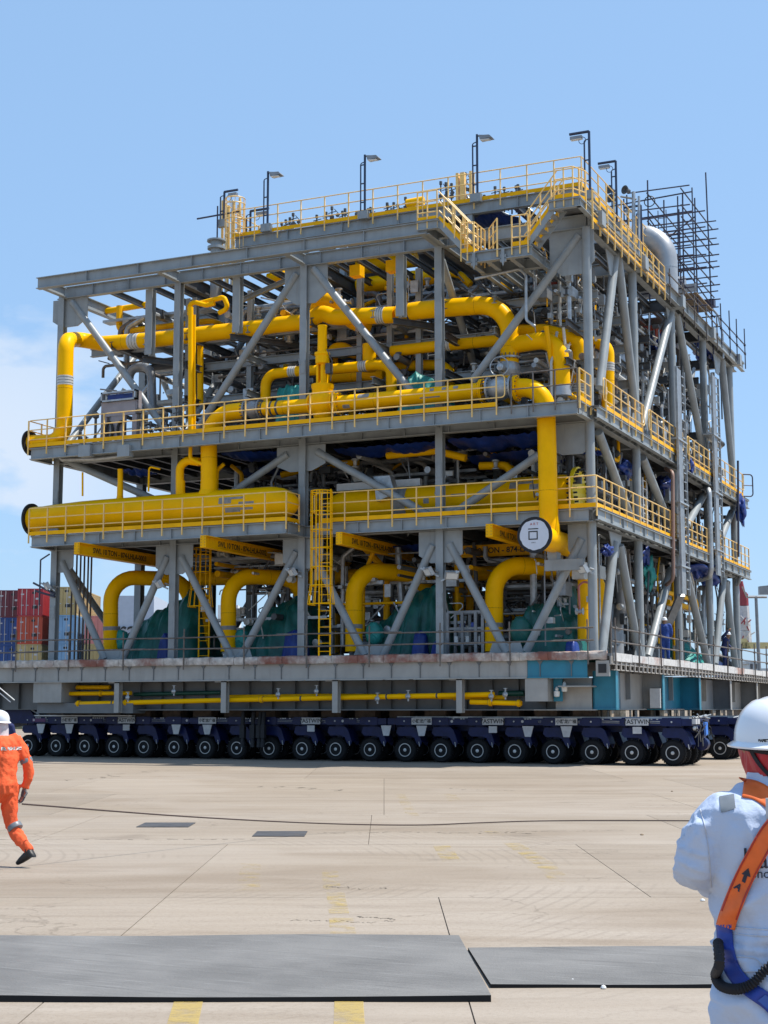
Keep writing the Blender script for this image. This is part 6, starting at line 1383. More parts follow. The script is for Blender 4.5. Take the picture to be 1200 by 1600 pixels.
# ---------------------------------------------------------------- shipping containers and port background
CM = {}
def contm(col):
    k = str(col)
    if k not in CM: CM[k] = mat('container_'+str(len(CM)), col, .55, 0, .12, .7, dirt=.5, dirtcol=(col[0]*.55+.05,col[1]*.5+.03,col[2]*.45+.02), streak=True, dscale=.6)
    return CM[k]
def container(s, t, lvl, col, lab, L=12.2, marks=0):
    W, H = 2.42, 2.60; z0 = lvl*(H+.02); th = thing('shipping_container', lab, 'container', G(s,t,z0), 'stacked shipping containers behind the yard at left'); mt = contm(col)
    def P(a, b, z): return G(s+a, t+b, z0+z)
    def bx(m, a0, a1, b0, b1, c0, c1):
        m.add([P(a0,b0,c0),P(a1,b0,c0),P(a1,b1,c0),P(a0,b1,c0),P(a0,b0,c1),P(a1,b0,c1),P(a1,b1,c1),P(a0,b1,c1)], [(0,3,2,1),(4,5,6,7),(0,1,5,4),(1,2,6,5),(2,3,7,6),(3,0,4,7)])
    m = MB(); bx(m,-W/2+.05,W/2-.05,.06,L,.1,H-.05)
    n = 40
    for i in range(n): bx(m, W/2-.05, W/2-.005, .2+(L-.4)*i/n, .2+(L-.4)*(i+.5)/n, .2, H-.12)
    m.build('body', mt, th, smooth=False)
    m = MB()
    for a in (-W/2, W/2-.12): bx(m, a, a+.12, -.02, .1, 0, H); bx(m, a, a+.12, L-.1, L, 0, H)
    bx(m,-W/2,W/2,-.02,.1,0,.14); bx(m,-W/2,W/2,-.02,.1,H-.12,H); bx(m,W/2-.1,W/2+.0,.1,L,0,.14); bx(m,W/2-.1,W/2,.1,L,H-.1,H)
    m.build('corner_frame', mt, th, smooth=False)
    for a in (-W/2+.14, .02):
        m = MB(); bx(m, a, a+W/2-.16, .01, .05, .16, H-.14); m.build('door', mt, th, smooth=False)
    for a in (-.80,-.36,.36,.80):
        m = MB(); m.tube(P(a,-.02,.1), P(a,-.02,H-.08), .03, 6); bx(m, a-.06, a+.2, -.04, 0, 1.0, 1.06); m.build('lock_rod', PLATE if marks else mt, th)
    if marks:
        for i in range(4): m = MB(); a = (-.9,.15,.5,.2)[i]; z = (2.0,2.1,1.55,.7)[i]; bx(m, a, a+(.3,.35,.25,.5)[i], -.002, .009, z, z+(.12,.2,.18,.3)[i]); m.build('marking', PLATE if i%2 == 0 else MARK, th, smooth=False)
    return th
DR=(.14,.025,.035); RD=(.42,.035,.045); OR=(.48,.07,.03); BL=(.02,.07,.25); TN=(.44,.33,.14); LB=(.18,.33,.50); PK=(.60,.22,.19); WH=(.60,.60,.58); GY=(.25,.27,.33)
T0 = 144.
def cs(px, T=None): return (px-600)/2381*(T or T0)*.995
for px, levels in ((6,(GY,GY,BL,BL,DR)),(47,(TN,TN,TN,OR,RD)),(91,(LB,LB,LB,LB,TN)),(128,(TN,WH,WH)),(-36,(BL,RD,BL,DR))):
    for k,c in enumerate(levels):
        nm = {str(DR):'dark maroon',str(RD):'red',str(OR):'orange red',str(BL):'blue',str(TN):'tan',str(LB):'light blue',str(WH):'white',str(GY):'dark grey'}[str(c)]
        where = {6:'at the left edge of the picture',47:'next right of the edge stack',91:'behind the leftmost steel column',128:'right of the leftmost steel column',-36:'beyond the left edge of the picture'}[px]
        container(cs(px, T0-(4 if px == 91 else 0)), T0-(4 if px == 91 else 0)-(2 if px == 47 else 0), k, c, '%s container, %s of the stack %s' % (nm, ['bottom','second level','third level','fourth level','top'][k], where), marks=True)
container(cs(147, T0-3), T0-3, 3, PK, 'pink container seen side on behind the left bay'); container(cs(147, T0-3), T0-3, 2, TN, 'tan container below the pink one'); container(cs(147, T0-3), T0-3, 1, WH, 'white container two below the pink one'); container(cs(147, T0-3), T0-3, 0, BL, 'blue container at the bottom under the pink one')
container(cs(174), T0+4, 3, DR, 'dark red container right of the pink one')
for k,c in enumerate((TN,WH,GY)): container(cs(210),T0+6,k,c,'%s container %s of the stack behind the white hull wall'%(['tan','white','grey'][k],['bottom','middle','top'][k]))
wall = MB(); a = G(-22.6,126,0); b = G(-19.2,126,0); wall.prism([a,b,b+Vector((0,0,11.2)),a+Vector((0,0,11.2))],DV*8); w = wall.build('white_hull', mat('hull_pale', (.42,.47,.55), .6, 0, .05), smooth=False); tag(w, 'pale white block with dark lettering seen through the left arches', 'ship superstructure')
put_text('rail', 2.2, G(-20.9,125.9,8.3)-DV*.1, RV, (0,0,1), MARK, w, .01)
wall = MB(); a = G(-13.2,120,0); wall.prism([a,a+RV*1.6,a+RV*1.6+Vector((0,0,10)),a+Vector((0,0,10))],DV*3); tag(wall.build('white_tank', WHITE), 'pale upright tank seen between the second and third pump', 'tank')
# port structures at the right
t = thing('light_mast','tall thin yard light mast with two floodlight racks at the right edge','light mast',G(19.9,80,0))
def Pt(px,py,T): return Vector(G((px-600)/2381*T, T, 1.7+(1110-py)/2400*T))
m = MB(); m.tube(Pt(1190,1107,80)-Vector((0,0,1.6)), Pt(1187,930,80), .12, 8, .08); m.tube(Pt(1174,931,80), Pt(1204,931,80), .08, 6); m.build('pole', PIPEG, t)
for a,b in ((1167,1174),(1193,1212)):
    m = MB(); m.prism([Pt(a,914,80),Pt(b,912 if a>1180 else 930,80),Pt(b,927 if a > 1180 else 932,80),Pt(a+ (0 if a>1180 else 5),927,80)],DV*.3); m.build('floodlight_rack', PIPEG, t, smooth=False)
t = thing('jack_up_leg','distant red and white lattice leg rising behind the right corner','crane tower',G(55,230,0)); m = MB(); rr = random.Random(5)
for i in range(4):
    z0 = 1005-i*20; m = MB(); m.tube(Pt(1168,z0,230)-Vector((0,0,0)), Pt(1168,z0-19,230), 1.0-.1*i, 8, .95-.1*i); m.build('section', mat('tower_red',(.25,.03,.04),.6) if i in (3,) else mat('tower_white',(.45,.44,.45),.6), t)
m = MB(); m.tube(Pt(1166,925,230),Pt(1164,906,230),.45,8,.3); m.tube(Pt(1168,945,230),Pt(1167,924,230),.65,8,.55); m.build('cap', mat('tower_red',(.25,.03,.04),.6), t)
for i in range(14):
    m = MB(); a = Pt(1168+rr.uniform(-10,10),rr.uniform(965,1005),229); m.tube(a,a+Vector((rr.uniform(-.8,.8),0,rr.uniform(.3,1))),.09,5); m.build('lattice', mat('tower_red',(.25,.03,.04),.6) if i%2 else mat('tower_white',(.45,.44,.45),.6), t)
m = MB(); m.prism([Pt(1155,1012,225),Pt(1260,1012,225),Pt(1260,1003,225),Pt(1155,1003,225)],DV*3); m.prism([Pt(1160,1012,225),Pt(1176,1012,225),Pt(1170,997,225),Pt(1164,997,225)],DV*3); tag(m.build('gantry_boom', mat('gantry_cream',(.55,.45,.20),.6), smooth=False), 'pale yellow gantry boom at the right edge behind the deck', 'gantry')
oN = ['first','second','third','fourth','fifth','sixth','seventh','eighth','ninth','tenth','eleventh','twelfth']
pxs = sorted(rr.uniform(1128,1205) for i in range(12))
for i, px in enumerate(pxs):
    yb = 1106; h = rr.uniform(25,85); w_ = rr.uniform(5,15); T = 180+5*i; a = Pt(px,yb+4,T); b = Pt(px+w_,yb+4,T); u = Vector((0,0,h*T/2400)); k = i % 5
    t = thing('port_building', oN[i]+' from left of the far port buildings at the right, '+['white','grey','blue','pale','brown'][k], 'building', a, 'far port buildings at the right'); t.location = (a.x, a.y, 0)
    m = MB(); m.prism([a,b,b+u,a+u], DV*4); m.build('wall', [WHITE,GALV,contm(BL),contm(WH),SCAFF][k], t, smooth=False)
    m = MB(); e = RV*.4; m.prism([a+u-e,b+u+e,b+u+e+Vector((0,0,.4)),a+u-e+Vector((0,0,.4))], DV*4.2); m.build('roof', GALV, t, smooth=False)
    for q in range(int(h/18)):
        for r_ in range(max(1,int(w_/5))):
            c = a+RV*((r_+.3)*(w_*T/2381)/max(1,int(w_/5)))+Vector((0,0,1.2+q*1.5)); m = MB(); m.prism([c,c+RV*.35,c+RV*.35+Vector((0,0,.7)),c+Vector((0,0,.7))], DV*-.05); m.build('window', STEELD, t, smooth=False)
pxs = sorted(rr.uniform(880,1110) for i in range(9))
for i, px in enumerate(pxs):
    T = 150+8*i; h = rr.uniform(1.0,2.2); w_ = rr.uniform(3,9); a = Pt(px,1110,T); a.z = 0; m = MB(); m.prism([a,a+RV*w_,a+RV*w_+Vector((0,0,h)),a+Vector((0,0,h))], DV*3); m.prism([a+RV*.5+Vector((0,0,h)),a+RV*w_*.6+Vector((0,0,h)),a+RV*w_*.6+Vector((0,0,h*1.3)),a+RV*.5+Vector((0,0,h*1.3))], DV*2.5)
    tag(m.build('cargo_block', [WHITE,GALV,WOOD,SCAFF][i%4], smooth=False), oN[i]+' from left of the low cargo blocks seen far beyond the trailers', 'cargo', 'low cargo blocks beyond the trailers')
# mooring ropes at the left edge
m = MB(); m.tube(Pt(-20,1060,52),Pt(22,1094,52),.02,6); m.tube(Pt(-20,1068,52),Pt(16,1097,52),.018,6); tag(m.build('tow_hose', WHITE), 'two pale hoses slanting down at the left edge onto the trailer', 'hose')
# power pack of the front trailer row at the left
t = thing('power_pack','dark power pack with a curved hood on the left end of the front trailers','power pack',(-22.3,.8,1.2)); m = MB(); xa = PY(20,1120,.7)[0]; xb = PY(48,1120,.7)[0]
m.prism([(xa-2,.6,1.0),(xb+.4,.6,1.3),(xb,.6,1.75),(xb-.5,.6,1.92),(xa-.2,.6,1.95),(xa-2,.6,1.6)],(0,2.2,0)); m.build('hood', NAVY, t, smooth=False)
m = MB(); m.sweep([(xa-.4,.55,1.6),(xa,.55,1.9),(xb-.5,.55,1.95),(xb,.55,1.8),(xb+.5,.55,1.55)],.03,6); m.build('trim', GALV, t)
m = MB(); m.box(xb+.1,xb+4.6,.62,.8,1.48,1.53); m.build('top_rail', WHITE, t, smooth=False)

# ---------------------------------------------------------------- people
SKIN = mat('skin', (.32,.17,.10), .55, 0, .1, 20)
def remesh_obj(name, parts, mt, parent, voxel, smooth_it=6, sub=0, origin=None):
    m = MB()
    for f in parts: f(m)
    o = m.build(name, mt, parent, origin=origin)
    md = o.modifiers.new('r','REMESH'); md.mode = 'VOXEL'; md.voxel_size = voxel; md.use_smooth_shade = True
    if smooth_it: s = o.modifiers.new('s','SMOOTH'); s.factor = .5; s.iterations = smooth_it
    me = evaluated_mesh(o); o.modifiers.clear(); old = o.data; o.data = me; me.name = name; bpy.data.meshes.remove(old)
    if not me.materials: me.materials.append(mt)
    return o
def loft(m, rings, n=22):
    """rings: (centre, right vec, fwd vec, half width, half depth)"""
    vs = []
    for c, a, b, w, d in rings:
        c = Vector(c)
        for i in range(n):
            t = 2*math.pi*i/n; ct, st = math.cos(t), math.sin(t); e = .82
            vs.append(c+Vector(a)*(w*math.copysign(abs(ct)**e, ct))+Vector(b)*(d*math.copysign(abs(st)**e, st)))
    fs = [(j*n+i, j*n+(i+1)%n, (j+1)*n+(i+1)%n, (j+1)*n+i) for j in range(len(rings)-1) for i in range(n)]+[tuple(range(n-1,-1,-1)), tuple(range((len(rings)-1)*n, len(rings)*n))]
    m.add(vs, fs)
def folds(o, amp, sc, seed=0, fn=None):
    me = o.data; off = Vector((seed*3.7, seed*1.9, seed)); me.update()
    N_ = [v.normal.copy() for v in me.vertices]
    for v, nn in zip(me.vertices, N_):
        p = v.co; q = Vector((p.x*sc, p.y*sc, p.z*sc*.55))+off; n = noise.noise(q)*.7+abs(noise.noise(q*2.1))*.9-.3; k = fn(p) if fn else 1
        v.co = p+nn*(amp*n*k)
    me.update()
def hand(m, wrist, d, palm_n, size=.19, curl=.6):
    """hand: palm plus five bent fingers; d = pointing direction, palm_n = palm normal"""
    d = Vector(d).normalized(); nrm = Vector(palm_n).normalized(); side = d.cross(nrm).normalized(); w = Vector(wrist); s = size
    loft(m, [(w,side,nrm,.026,.020),(w+d*s*.18,side,nrm,.036,.019),(w+d*s*.42,side,nrm,.042,.017),(w+d*s*.5,side,nrm,.036,.014)], 12)
    for i,(off,L) in enumerate(((-.031,.44),(-.011,.50),(.011,.47),(.030,.37))):
        p = w+d*s*.46+side*off; pts = [p]; dd = d.copy()
        for k in range(3):
            ax = side; dd = (Matrix.Rotation(curl*.6, 3, side) @ dd) if False else (dd*math.cos(curl*.55)+nrm*math.sin(curl*.55)).normalized(); p = p+dd*(s*L*(.45,.32,.23)[k]); pts.append(p)
        m.sweep(pts, [.0105,.0098,.009,.0075], 8)
    p = w+d*s*.12+side*-.028; m.sweep([p, p+(d*.5-side*.8).normalized()*s*.2, p+(d*.5-side*.8).normalized()*s*.2+(d+nrm*.5).normalized()*s*.18, p+(d*.5-side*.8).normalized()*s*.2+(d+nrm*.7).normalized()*s*.3], [.014,.012,.0105,.008], 8)
def head_mesh(m, c, fw, rt, h=.215):
    """c = centre of head; fw face direction"""
    up = Vector((0,0,1)); fw = Vector(fw); rt = Vector(rt); c = Vector(c)
    R = [(-.50,.030,.040,.035),(-.44,.045,.060,.028),(-.32,.056,.078,.018),(-.15,.066,.090,.006),(.05,.073,.096,0),(.22,.075,.098,-.004),(.36,.066,.086,-.006),(.45,.045,.06,-.006),(.5,.018,.02,-.006)]
    loft(m, [(c+up*(h*z)+fw*o, rt, fw, w, d) for z,w,d,o in R], 20)
    loft(m, [(c-up*h*.30-fw*.01, rt, fw, .050,.055),(c-up*h*.62-fw*.02, rt, fw, .054,.058),(c-up*h*.85-fw*.02, rt, fw, .065,.065)], 16)
    n = c+fw*.092; m.prism([n-rt*.007+up*.022, n+rt*.007+up*.022, n+rt*.016-up*.022+fw*.004, n-rt*.016-up*.022+fw*.004], fw*.016)
    for s in (-1,1): e = c+rt*(s*.075)-up*.005; m.lathe(e, rt*s, [(-.008,.012),(.002,.026),(.010,.028),(.012,.018)], 10)
def hard_hat(parent, c, fw, rt, mt, tilt=0., r=(.118,.142,.125), name='hard_hat'):
    up = Vector((0,0,1)); fw = Vector(fw); rt = Vector(rt); up2 = (up+fw*tilt).normalized(); fw2 = (fw-up2*fw.dot(up2)).normalized(); m = MB(); n = 48; vs = []; L = 14; c = Vector(c)
    for j in range(L+1):
        a = (math.pi/2)*j/L
        for i in range(n):
            t = 2*math.pi*i/n; q = math.cos(a)**.72; x = r[0]*math.cos(t)*q; y = r[1]*math.sin(t)*q; z = r[2]*math.sin(a)
            for ridge, wd in ((0,.020),(.045,.008),(-.045,.008)):      # moulded crown ridges running front to back
                z += (.007 if ridge == 0 else .003)*math.exp(-((x-ridge)/wd)**2)*math.sin(a)
            vs.append(c+rt*x+fw2*y+up2*z)
    fs = [(j*n+i, j*n+(i+1)%n, (j+1)*n+(i+1)%n, (j+1)*n+i) for j in range(L) for i in range(n)]; m.add(vs, fs)
    vs = []       # rim with peak
    for k,(e,dz) in enumerate(((0,.0),(.010,-.006),(.018,-.013),(.016,-.018),(0,-.012))):
        for i in range(n):
            t = 2*math.pi*i/n; pk = max(0, math.sin(t))**3*.045*(1 if k else 0)*(e/.018); vs.append(c+rt*((r[0]+e)*math.cos(t))+fw2*((r[1]+e)*math.sin(t)+pk)+up2*(dz-max(0,math.sin(t))**3*.008))
    m.add(vs, [(k*n+i, (k+1)*n+i, (k+1)*n+(i+1)%n, k*n+(i+1)%n) for k in range(4) for i in range(n)])
    return m.build(name, mt, parent, ang=60)
HATW = mat('hard_hat_white', (.74,.76,.80), .22, 0, .02, 3., coat=.5)
BOOT = mat('boot_black', (.015,.014,.014), .5, 0, .2, 20)
def limb(m, pts, rad, n=14):
    pts = smooth_pts([Vector(p) for p in pts], 4); k = len(pts); rr = []
    m_ = len(rad)-1
    for i in range(k):
        u = i/(k-1)*m_; a = min(int(u), m_-1); rr.append(rad[a]+(rad[a+1]-rad[a])*(u-a))
    m.sweep(pts, rr, n)
def figure(name, label, base, face, coverall, mats_, J, voxel=.014, amp=.012, seed=1, boots=True, gloves=None, hat=HATW, tilt=0., scarf=None, stripes=None):
    """J: joints in a frame (right, forward, up) at 1.72 m stature; builds body, coverall, boots, hat as children of one root"""
    fw = Vector(face).normalized(); rt = Vector((fw.y, -fw.x, 0)); B = Vector(base)
    S = J.get('scale', 1.)
    def W(q): return B+rt*(q[0]*S)+fw*(q[1]*S)+Vector((0,0,q[2]*S))
    t = thing(name, label, 'person', B)
    hip, chest, neck, headc = W(J['hip']), W(J['chest']), W(J['neck']), W(J['head']); up = Vector((0,0,1)); ax = (neck-hip).normalized(); bf = (fw-ax*fw.dot(ax)).normalized()
    def body(m, g=0., legs=True):
        loft(m, [(hip-ax*.10*S,rt,bf,.135*S+g,.105*S+g),(hip,rt,bf,.165*S+g,.125*S+g),(hip.lerp(chest,.35),rt,bf,.150*S+g,.11*S+g),(hip.lerp(chest,.7),rt,bf,.165*S+g,.115*S+g),(chest,rt,bf,.185*S+g,.125*S+g),(chest.lerp(neck,.55),rt,bf,.185*S+g,.115*S+g),(chest.lerp(neck,.85),rt,bf,.125*S+g,.085*S+g),(neck,rt,bf,.065*S+g,.065*S+g)])
        for s in ('L','R'):
            sh, el, wr = W(J['sh'+s]), W(J['el'+s]), W(J['wr'+s]); limb(m, [chest.lerp(neck,.5).lerp(sh,.6), sh, el, wr], [.06*S+g,.062*S+g,.048*S+g,.033*S+g])
            hp, kn, an = W(J['hp'+s]), W(J['kn'+s]), W(J['an'+s]); limb(m, [hp+up*.03, hp, kn, an], [.09*S+g,.092*S+g,.062*S+g,.042*S+g])
    def skin(m):
        body(m, -.008); head_mesh(m, headc, fw, rt, .215*S)
        for s in ('L','R'):
            wr, el = W(J['wr'+s]), W(J['el'+s]); hand(m, wr, (wr-el).normalized(), J.get('palm'+s) and (rt*J['palm'+s][0]+fw*J['palm'+s][1]+up*J['palm'+s][2]) or fw, .17*S)
    remesh_obj('body', [skin], SKIN, t, voxel*.8, 1)
    cov = remesh_obj('coverall', [lambda m: body(m, .019)], coverall, t, voxel, 3); folds(cov, amp, 7, seed); folds(cov, amp*.45, 19, seed+3)
    for s in ('L','R'):
        an, ft = W(J['an'+s]), W(J['toe'+s]); d = (ft-an); d2 = d.normalized(); m = MB(); sd = rt; uu = d2.cross(sd)*-1
        heel = W(J['heel'+s]); loft(m, [(an+(an-heel).normalized()*.05,rt,fw,.048*S,.055*S),(an,rt,fw,.046*S,.055*S),(an.lerp(heel,.6),rt,fw,.042*S,.06*S),(heel,rt,fw,.04*S,.045*S)], 14)
        dd = (ft-heel).normalized(); un = rt.cross(dd).normalized(); un = un if un.z > 0 else -un
        loft(m, [(heel-dd*.02+un*.045,rt,un,.036*S,.045*S),(heel.lerp(ft,.3)+un*.045,rt,un,.042*S,.05*S),(heel.lerp(ft,.7)+un*.035,rt,un,.046*S,.036*S),(ft+un*.028,rt,un,.032*S,.022*S)], 14)
        m.build('boot', BOOT, t, ang=50)
    if gloves:
        for s in ('L','R'):
            wr, el = W(J['wr'+s]), W(J['el'+s]); m = MB(); hand(m, wr, (wr-el).normalized(), rt*J['palm'+s][0]+fw*J['palm'+s][1]+up*J['palm'+s][2], .185*S); m.build('glove', gloves, t)
    if hat: hard_hat(t, headc+Vector((0,0,.035*S)), fw, rt, hat, tilt, (.105*S,.128*S,.112*S))
    return t, cov, W, fw, rt
ORANGE = mat('orange_coverall', (.80,.125,.045), .8, 0, .12, 6., dirt=.4, dirtcol=(.50,.06,.03), bump=.8, bscale=16, spec=.15)
GLOVE = mat('glove_grey', (.10,.11,.12), .8, 0, .2, 20)
SILV = mat('reflective_tape', (.16,.18,.20), .4, .0, .1, 20)
# the walking worker at the left edge: strides left, trailing leg on its toe
fwd = (-RV*.86+DV*.50).normalized(); bs = G(-4.20,16.9,0)
J = dict(scale=.97, hip=(0,.0,.90), chest=(0,.03,1.22), neck=(0,.05,1.47), head=(0,.09,1.605),
 shL=(-.19,.06,1.40), elL=(-.25,.10,1.14), wrL=(-.24,.24,.93), palmL=(1,0,0), shR=(.19,.02,1.40), elR=(.27,-.12,1.13), wrR=(.24,-.10,.86), palmR=(-1,.2,0),
 hpL=(-.09,0,.86), knL=(-.10,.22,.50), anL=(-.09,.30,.12), heelL=(-.09,.27,.02), toeL=(-.10,.50,.01), hpR=(.09,-.02,.86), knR=(.10,-.06,.46), anR=(.10,-.34,.17), heelR=(.10,-.38,.12), toeR=(.11,-.17,.015))
t, cov, W, fw, rt = figure('person', 'worker in bright orange coveralls and white helmet walking left at the edge of the yard', bs, fwd, ORANGE, None, J, gloves=GLOVE, tilt=-.12, amp=.024)
def ringband(name, mt, a, b, r0, wd, par, squash=1.):
    a = Vector(a); b = Vector(b); m = MB(); m.lathe(a, (b-a), [(0,r0),(wd*.1,r0*1.03),(wd*.9,r0*1.03),(wd,r0)], 20); return m.build(name, mt, par)
ringband('arm_tape', SILV, W((.262,-.085,1.20)), W((.268,-.10,1.16)), .068, .05, t); ringband('leg_tape', SILV, W((.10,-.09,.46)), W((.10,-.13,.41)), .080, .055, t); ringband('leg_tape', SILV, W((-.10,.19,.53)), W((-.10,.22,.47)), .084, .055, t)
m = MB(); hc = W(J['head']); loft(m, [(hc-Vector((0,0,.20)),rt,fw,.11,.11),(hc-Vector((0,0,.14)),rt,fw,.095,.10),(hc-Vector((0,0,.06)),rt,fw,.086,.108),(hc-Vector((0,0,.0)),rt,fw,.082,.105)],24); o = m.build('neck_scarf', mat('scarf_pale',(.55,.52,.54),.8,0,.15,15), t); folds(o,.012,18,3)
m = MB(); m.lathe(hc+Vector((0,0,.01)), (0,0,1), [(0,.092),(.03,.094)], 24); m.build('hat_band', MARK, t)
bvh = None
def bvh_of(o): o0 = wloc(o); me = o.data; return BVHTree.FromPolygons([v.co+o0 for v in me.vertices], [tuple(p.vertices) for p in me.polygons])
bo = bvh_of(cov)
def onto_back(b, p, d=None, lift=.004):
    q = Vector(p); d = (q-CAM).normalized() if (q-CAM).length < 6 else (d or DV); h = b.ray_cast(q-d*1.2, d)
    return (h[0]-d*lift) if h[0] else None
def strap_on(b, pts, w, name, mt, par, lift=.004, n=40, d=None, prof=3):
    pts = smooth_pts([Vector(p) for p in pts], 10); m = MB(); vs = []; rowsn = 0; last = None; dd = d or DV
    side = None
    for i,p in enumerate(pts):
        q = pts[min(i+1,len(pts)-1)]-pts[max(i-1,0)]; q = q-dd*q.dot(dd); sd_ = q.cross(dd).normalized(); row = []
        for k in range(-prof, prof+1):
            s = p+sd_*(w/2*k/prof); h = onto_back(b, s, dd, lift)
            row.append(h)
        known = [r for r in row if r]
        if not known:
            if last: row = [Vector((s.x,s.y,s.z)) for s in [p+sd_*(w/2*k/prof)-dd*0 for k in range(-prof, prof+1)]]; dep = last; row = [r-dd*(r.dot(dd)-dep) for r in row]
            else: continue
        else:
            dep = sum(r.dot(dd) for r in known)/len(known); last = dep
            row = [r if r else (p+sd_*(w/2*k/prof))-dd*((p+sd_*(w/2*k/prof)).dot(dd)-dep) for r, k in zip(row, range(-prof, prof+1))]
        vs += row; rowsn += 1
    c = 2*prof+1; fs = [(j*c+k, j*c+k+1, (j+1)*c+k+1, (j+1)*c+k) for j in range(rowsn-1) for k in range(c-1)]
    m.add(vs, fs); o = m.build(name, mt, par, ang=60); sm = o.modifiers.new('t','SOLIDIFY'); sm.thickness = .003; sm.offset = 0; return o
cb_ = W((.0,-.1,1.32)); put_text('PRAMEC', .042, cb_, RV, (0,0,1), WHITE, t, .001, 1., .004, warp=lambda p, z: (onto_back(bo, p, DV, .003) or p))
# ---------------------------------------------------------------- the near worker in white, seen from behind
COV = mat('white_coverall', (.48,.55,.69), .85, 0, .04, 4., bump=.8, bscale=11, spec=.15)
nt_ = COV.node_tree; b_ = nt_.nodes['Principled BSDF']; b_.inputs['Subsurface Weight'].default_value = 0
WB = G(1.13,4.36,0); fw = (DV*.985-RV*.17).normalized(); rt = Vector((fw.y,-fw.x,0)); up = Vector((0,0,1))
def W2(a, b, z): return Vector((WB.x,WB.y,0))+rt*a+fw*b+up*z
t2 = thing('person', 'worker in white coveralls, orange harness and red hood, seen from behind at right edge', 'person', WB)
def wbody(m, g=0.):
    R = [(.80,.182,.145,-.01),(.88,.194,.16,-.01),(.95,.192,.155,-.01),(1.02,.184,.14,0),(1.08,.180,.132,.0),(1.14,.186,.135,0),(1.22,.200,.140,-.005),(1.30,.214,.142,-.015),(1.37,.222,.134,-.02),(1.42,.216,.118,-.015),(1.450,.178,.098,-.005),(1.475,.130,.085,.01),(1.495,.090,.076,.02),(1.52,.074,.070,.025)]
    loft(m, [(W2(0,o,z),rt,fw,w+g,d+g) for z,w,d,o in R], 30)
    # arms folded in front of the chest: the elbows stick out sideways and down
    for s in (-1,1):
        limb(m, [W2(s*.11,0,1.405),W2(s*.176,.0,1.376),W2(s*.208,.015,1.325),W2(s*.208,.05,1.275),W2(s*.160,.16,1.238),W2(s*.05,.25,1.225)], [.062+g,.070+g,.067+g,.062+g,.052+g,.040+g], 18)
        limb(m, [W2(s*.10,0,.86),W2(s*.11,0,.78),W2(s*.12,.02,.45),W2(s*.12,.0,.10)], [.11+g,.105+g,.082+g,.075+g], 18)
def wskin(m):
    wbody(m,-.03); head_mesh(m, W2(0,.05,1.60), fw, rt, .225)
    for s in (-1,1): hand(m, W2(s*.05,.27,1.18), (rt*(-s)+fw*.1), -fw, .175)
remesh_obj('body', [wskin], SKIN, t2, .010, 1)
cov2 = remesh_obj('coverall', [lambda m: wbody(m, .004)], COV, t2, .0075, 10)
# cloth folds: fine near the elbow, waist and armpit
me = cov2.data; o0 = wloc(cov2); me.update()
for v, n in zip(me.vertices, [v.normal.copy() for v in me.vertices]):
    p = v.co+o0-Vector((WB.x,WB.y,0)); a = p.dot(rt); b = p.dot(fw); z = p.z
    arm = max(0,min(1,(abs(a)-.21)/.05)) if 1.08 < z < 1.42 else 0
    waist = math.exp(-((z-1.06)/.045)**2); seat = max(0,min(1,(1.0-z)/.1))
    f = 0.
    f += .0035*noise.noise(Vector((a*9,b*9,z*5)))+.0025*noise.noise(Vector((a*4+7,3,z*3)))*2
    f += arm*(.010*(max(0,1-abs(noise.noise(Vector((a*16+z*20,b*14,z*16))))*4))+.005*noise.noise(Vector((a*34,b*30,z*30+5)))-.004)
    f += waist*(.004*math.sin(a*190+3*noise.noise(Vector((a*10,0,z*20))))+.004*math.sin(z*230+a*6))
    f += seat*(.010*noise.noise(Vector((a*9+z*5,b*8,z*4+3)))+.006*abs(noise.noise(Vector((a*20+z*14,b*10,z*8)))))
    f += .019*(max(0,1-abs(noise.noise(Vector(((a-.9*z)*6,b*2,(z+a*.7)*2.2+11))))*3.2))*(1 if z > 1.08 else .8)+.011*max(0,1-abs(noise.noise(Vector(((a+.6*z)*11,b*3,(z-a*.5)*5+31))))*3)
    v.co += n*f
me.update()
b2 = bvh_of(cov2)
def K(px, py, t_=4.235): return Vector(G((px-600)/2381*t_, t_, 1.7-(py-1110)/2381*t_*1.0))
ORS = mat('harness_orange', (.80,.14,.02), .6, 0, .08, 30); ORE = mat('harness_edge', (.40,.03,.02), .6); BLS = mat('harness_blue', (.01,.04,.28), .55, 0, .15, 30); LAN = mat('lanyard_black', (.012,.012,.016), .8)
# collar
m = MB(); loft(m, [(W2(0,.0,1.455),rt,fw,.105,.095),(W2(0,.012,1.485),rt,fw,.090,.085),(W2(0,.02,1.51),rt,fw,.086,.083),(W2(0,.022,1.525),rt,fw,.084,.082),(W2(0,.022,1.523),rt,fw,.076,.075),(W2(0,.02,1.49),rt,fw,.070,.070)],30); o = m.build('collar', COV, t2); folds(o,.004,14,2)
strap_on(b2, [K(1158,1229),K(1180,1234),K(1206,1252),K(1232,1276)], .050, 'shoulder_strap', ORS, t2, .006)
strap_on(b2, [K(1290,1225),K(1262,1246),K(1206,1286),K(1172,1336),K(1148,1380),K(1130,1422),K(1124,1440)], .052, 'back_strap', ORS, t2, .009)
for off in (-.0225,.0225):
    dd = Vector((RV*.86+Vector((0,0,-.5)))).normalized()*off; strap_on(b2, [K(1290,1225)+dd,K(1262,1246)+dd,K(1206,1286)+dd,K(1172,1336)+dd,K(1148,1380)+dd,K(1130,1422)+dd], .004, 'strap_edge', ORE, t2, .0115, prof=1)
strap_on(b2, [K(1122,1436),K(1124,1470),K(1133,1504),K(1156,1530),K(1190,1555),K(1230,1600)], .042, 'thigh_strap', BLS, t2, .009)
m = MB(); p = [K(1112,1462),K(1107,1490),K(1107,1512),K(1115,1527),K(1138,1532),K(1162,1524),K(1184,1503),K(1215,1482)]; pp = []
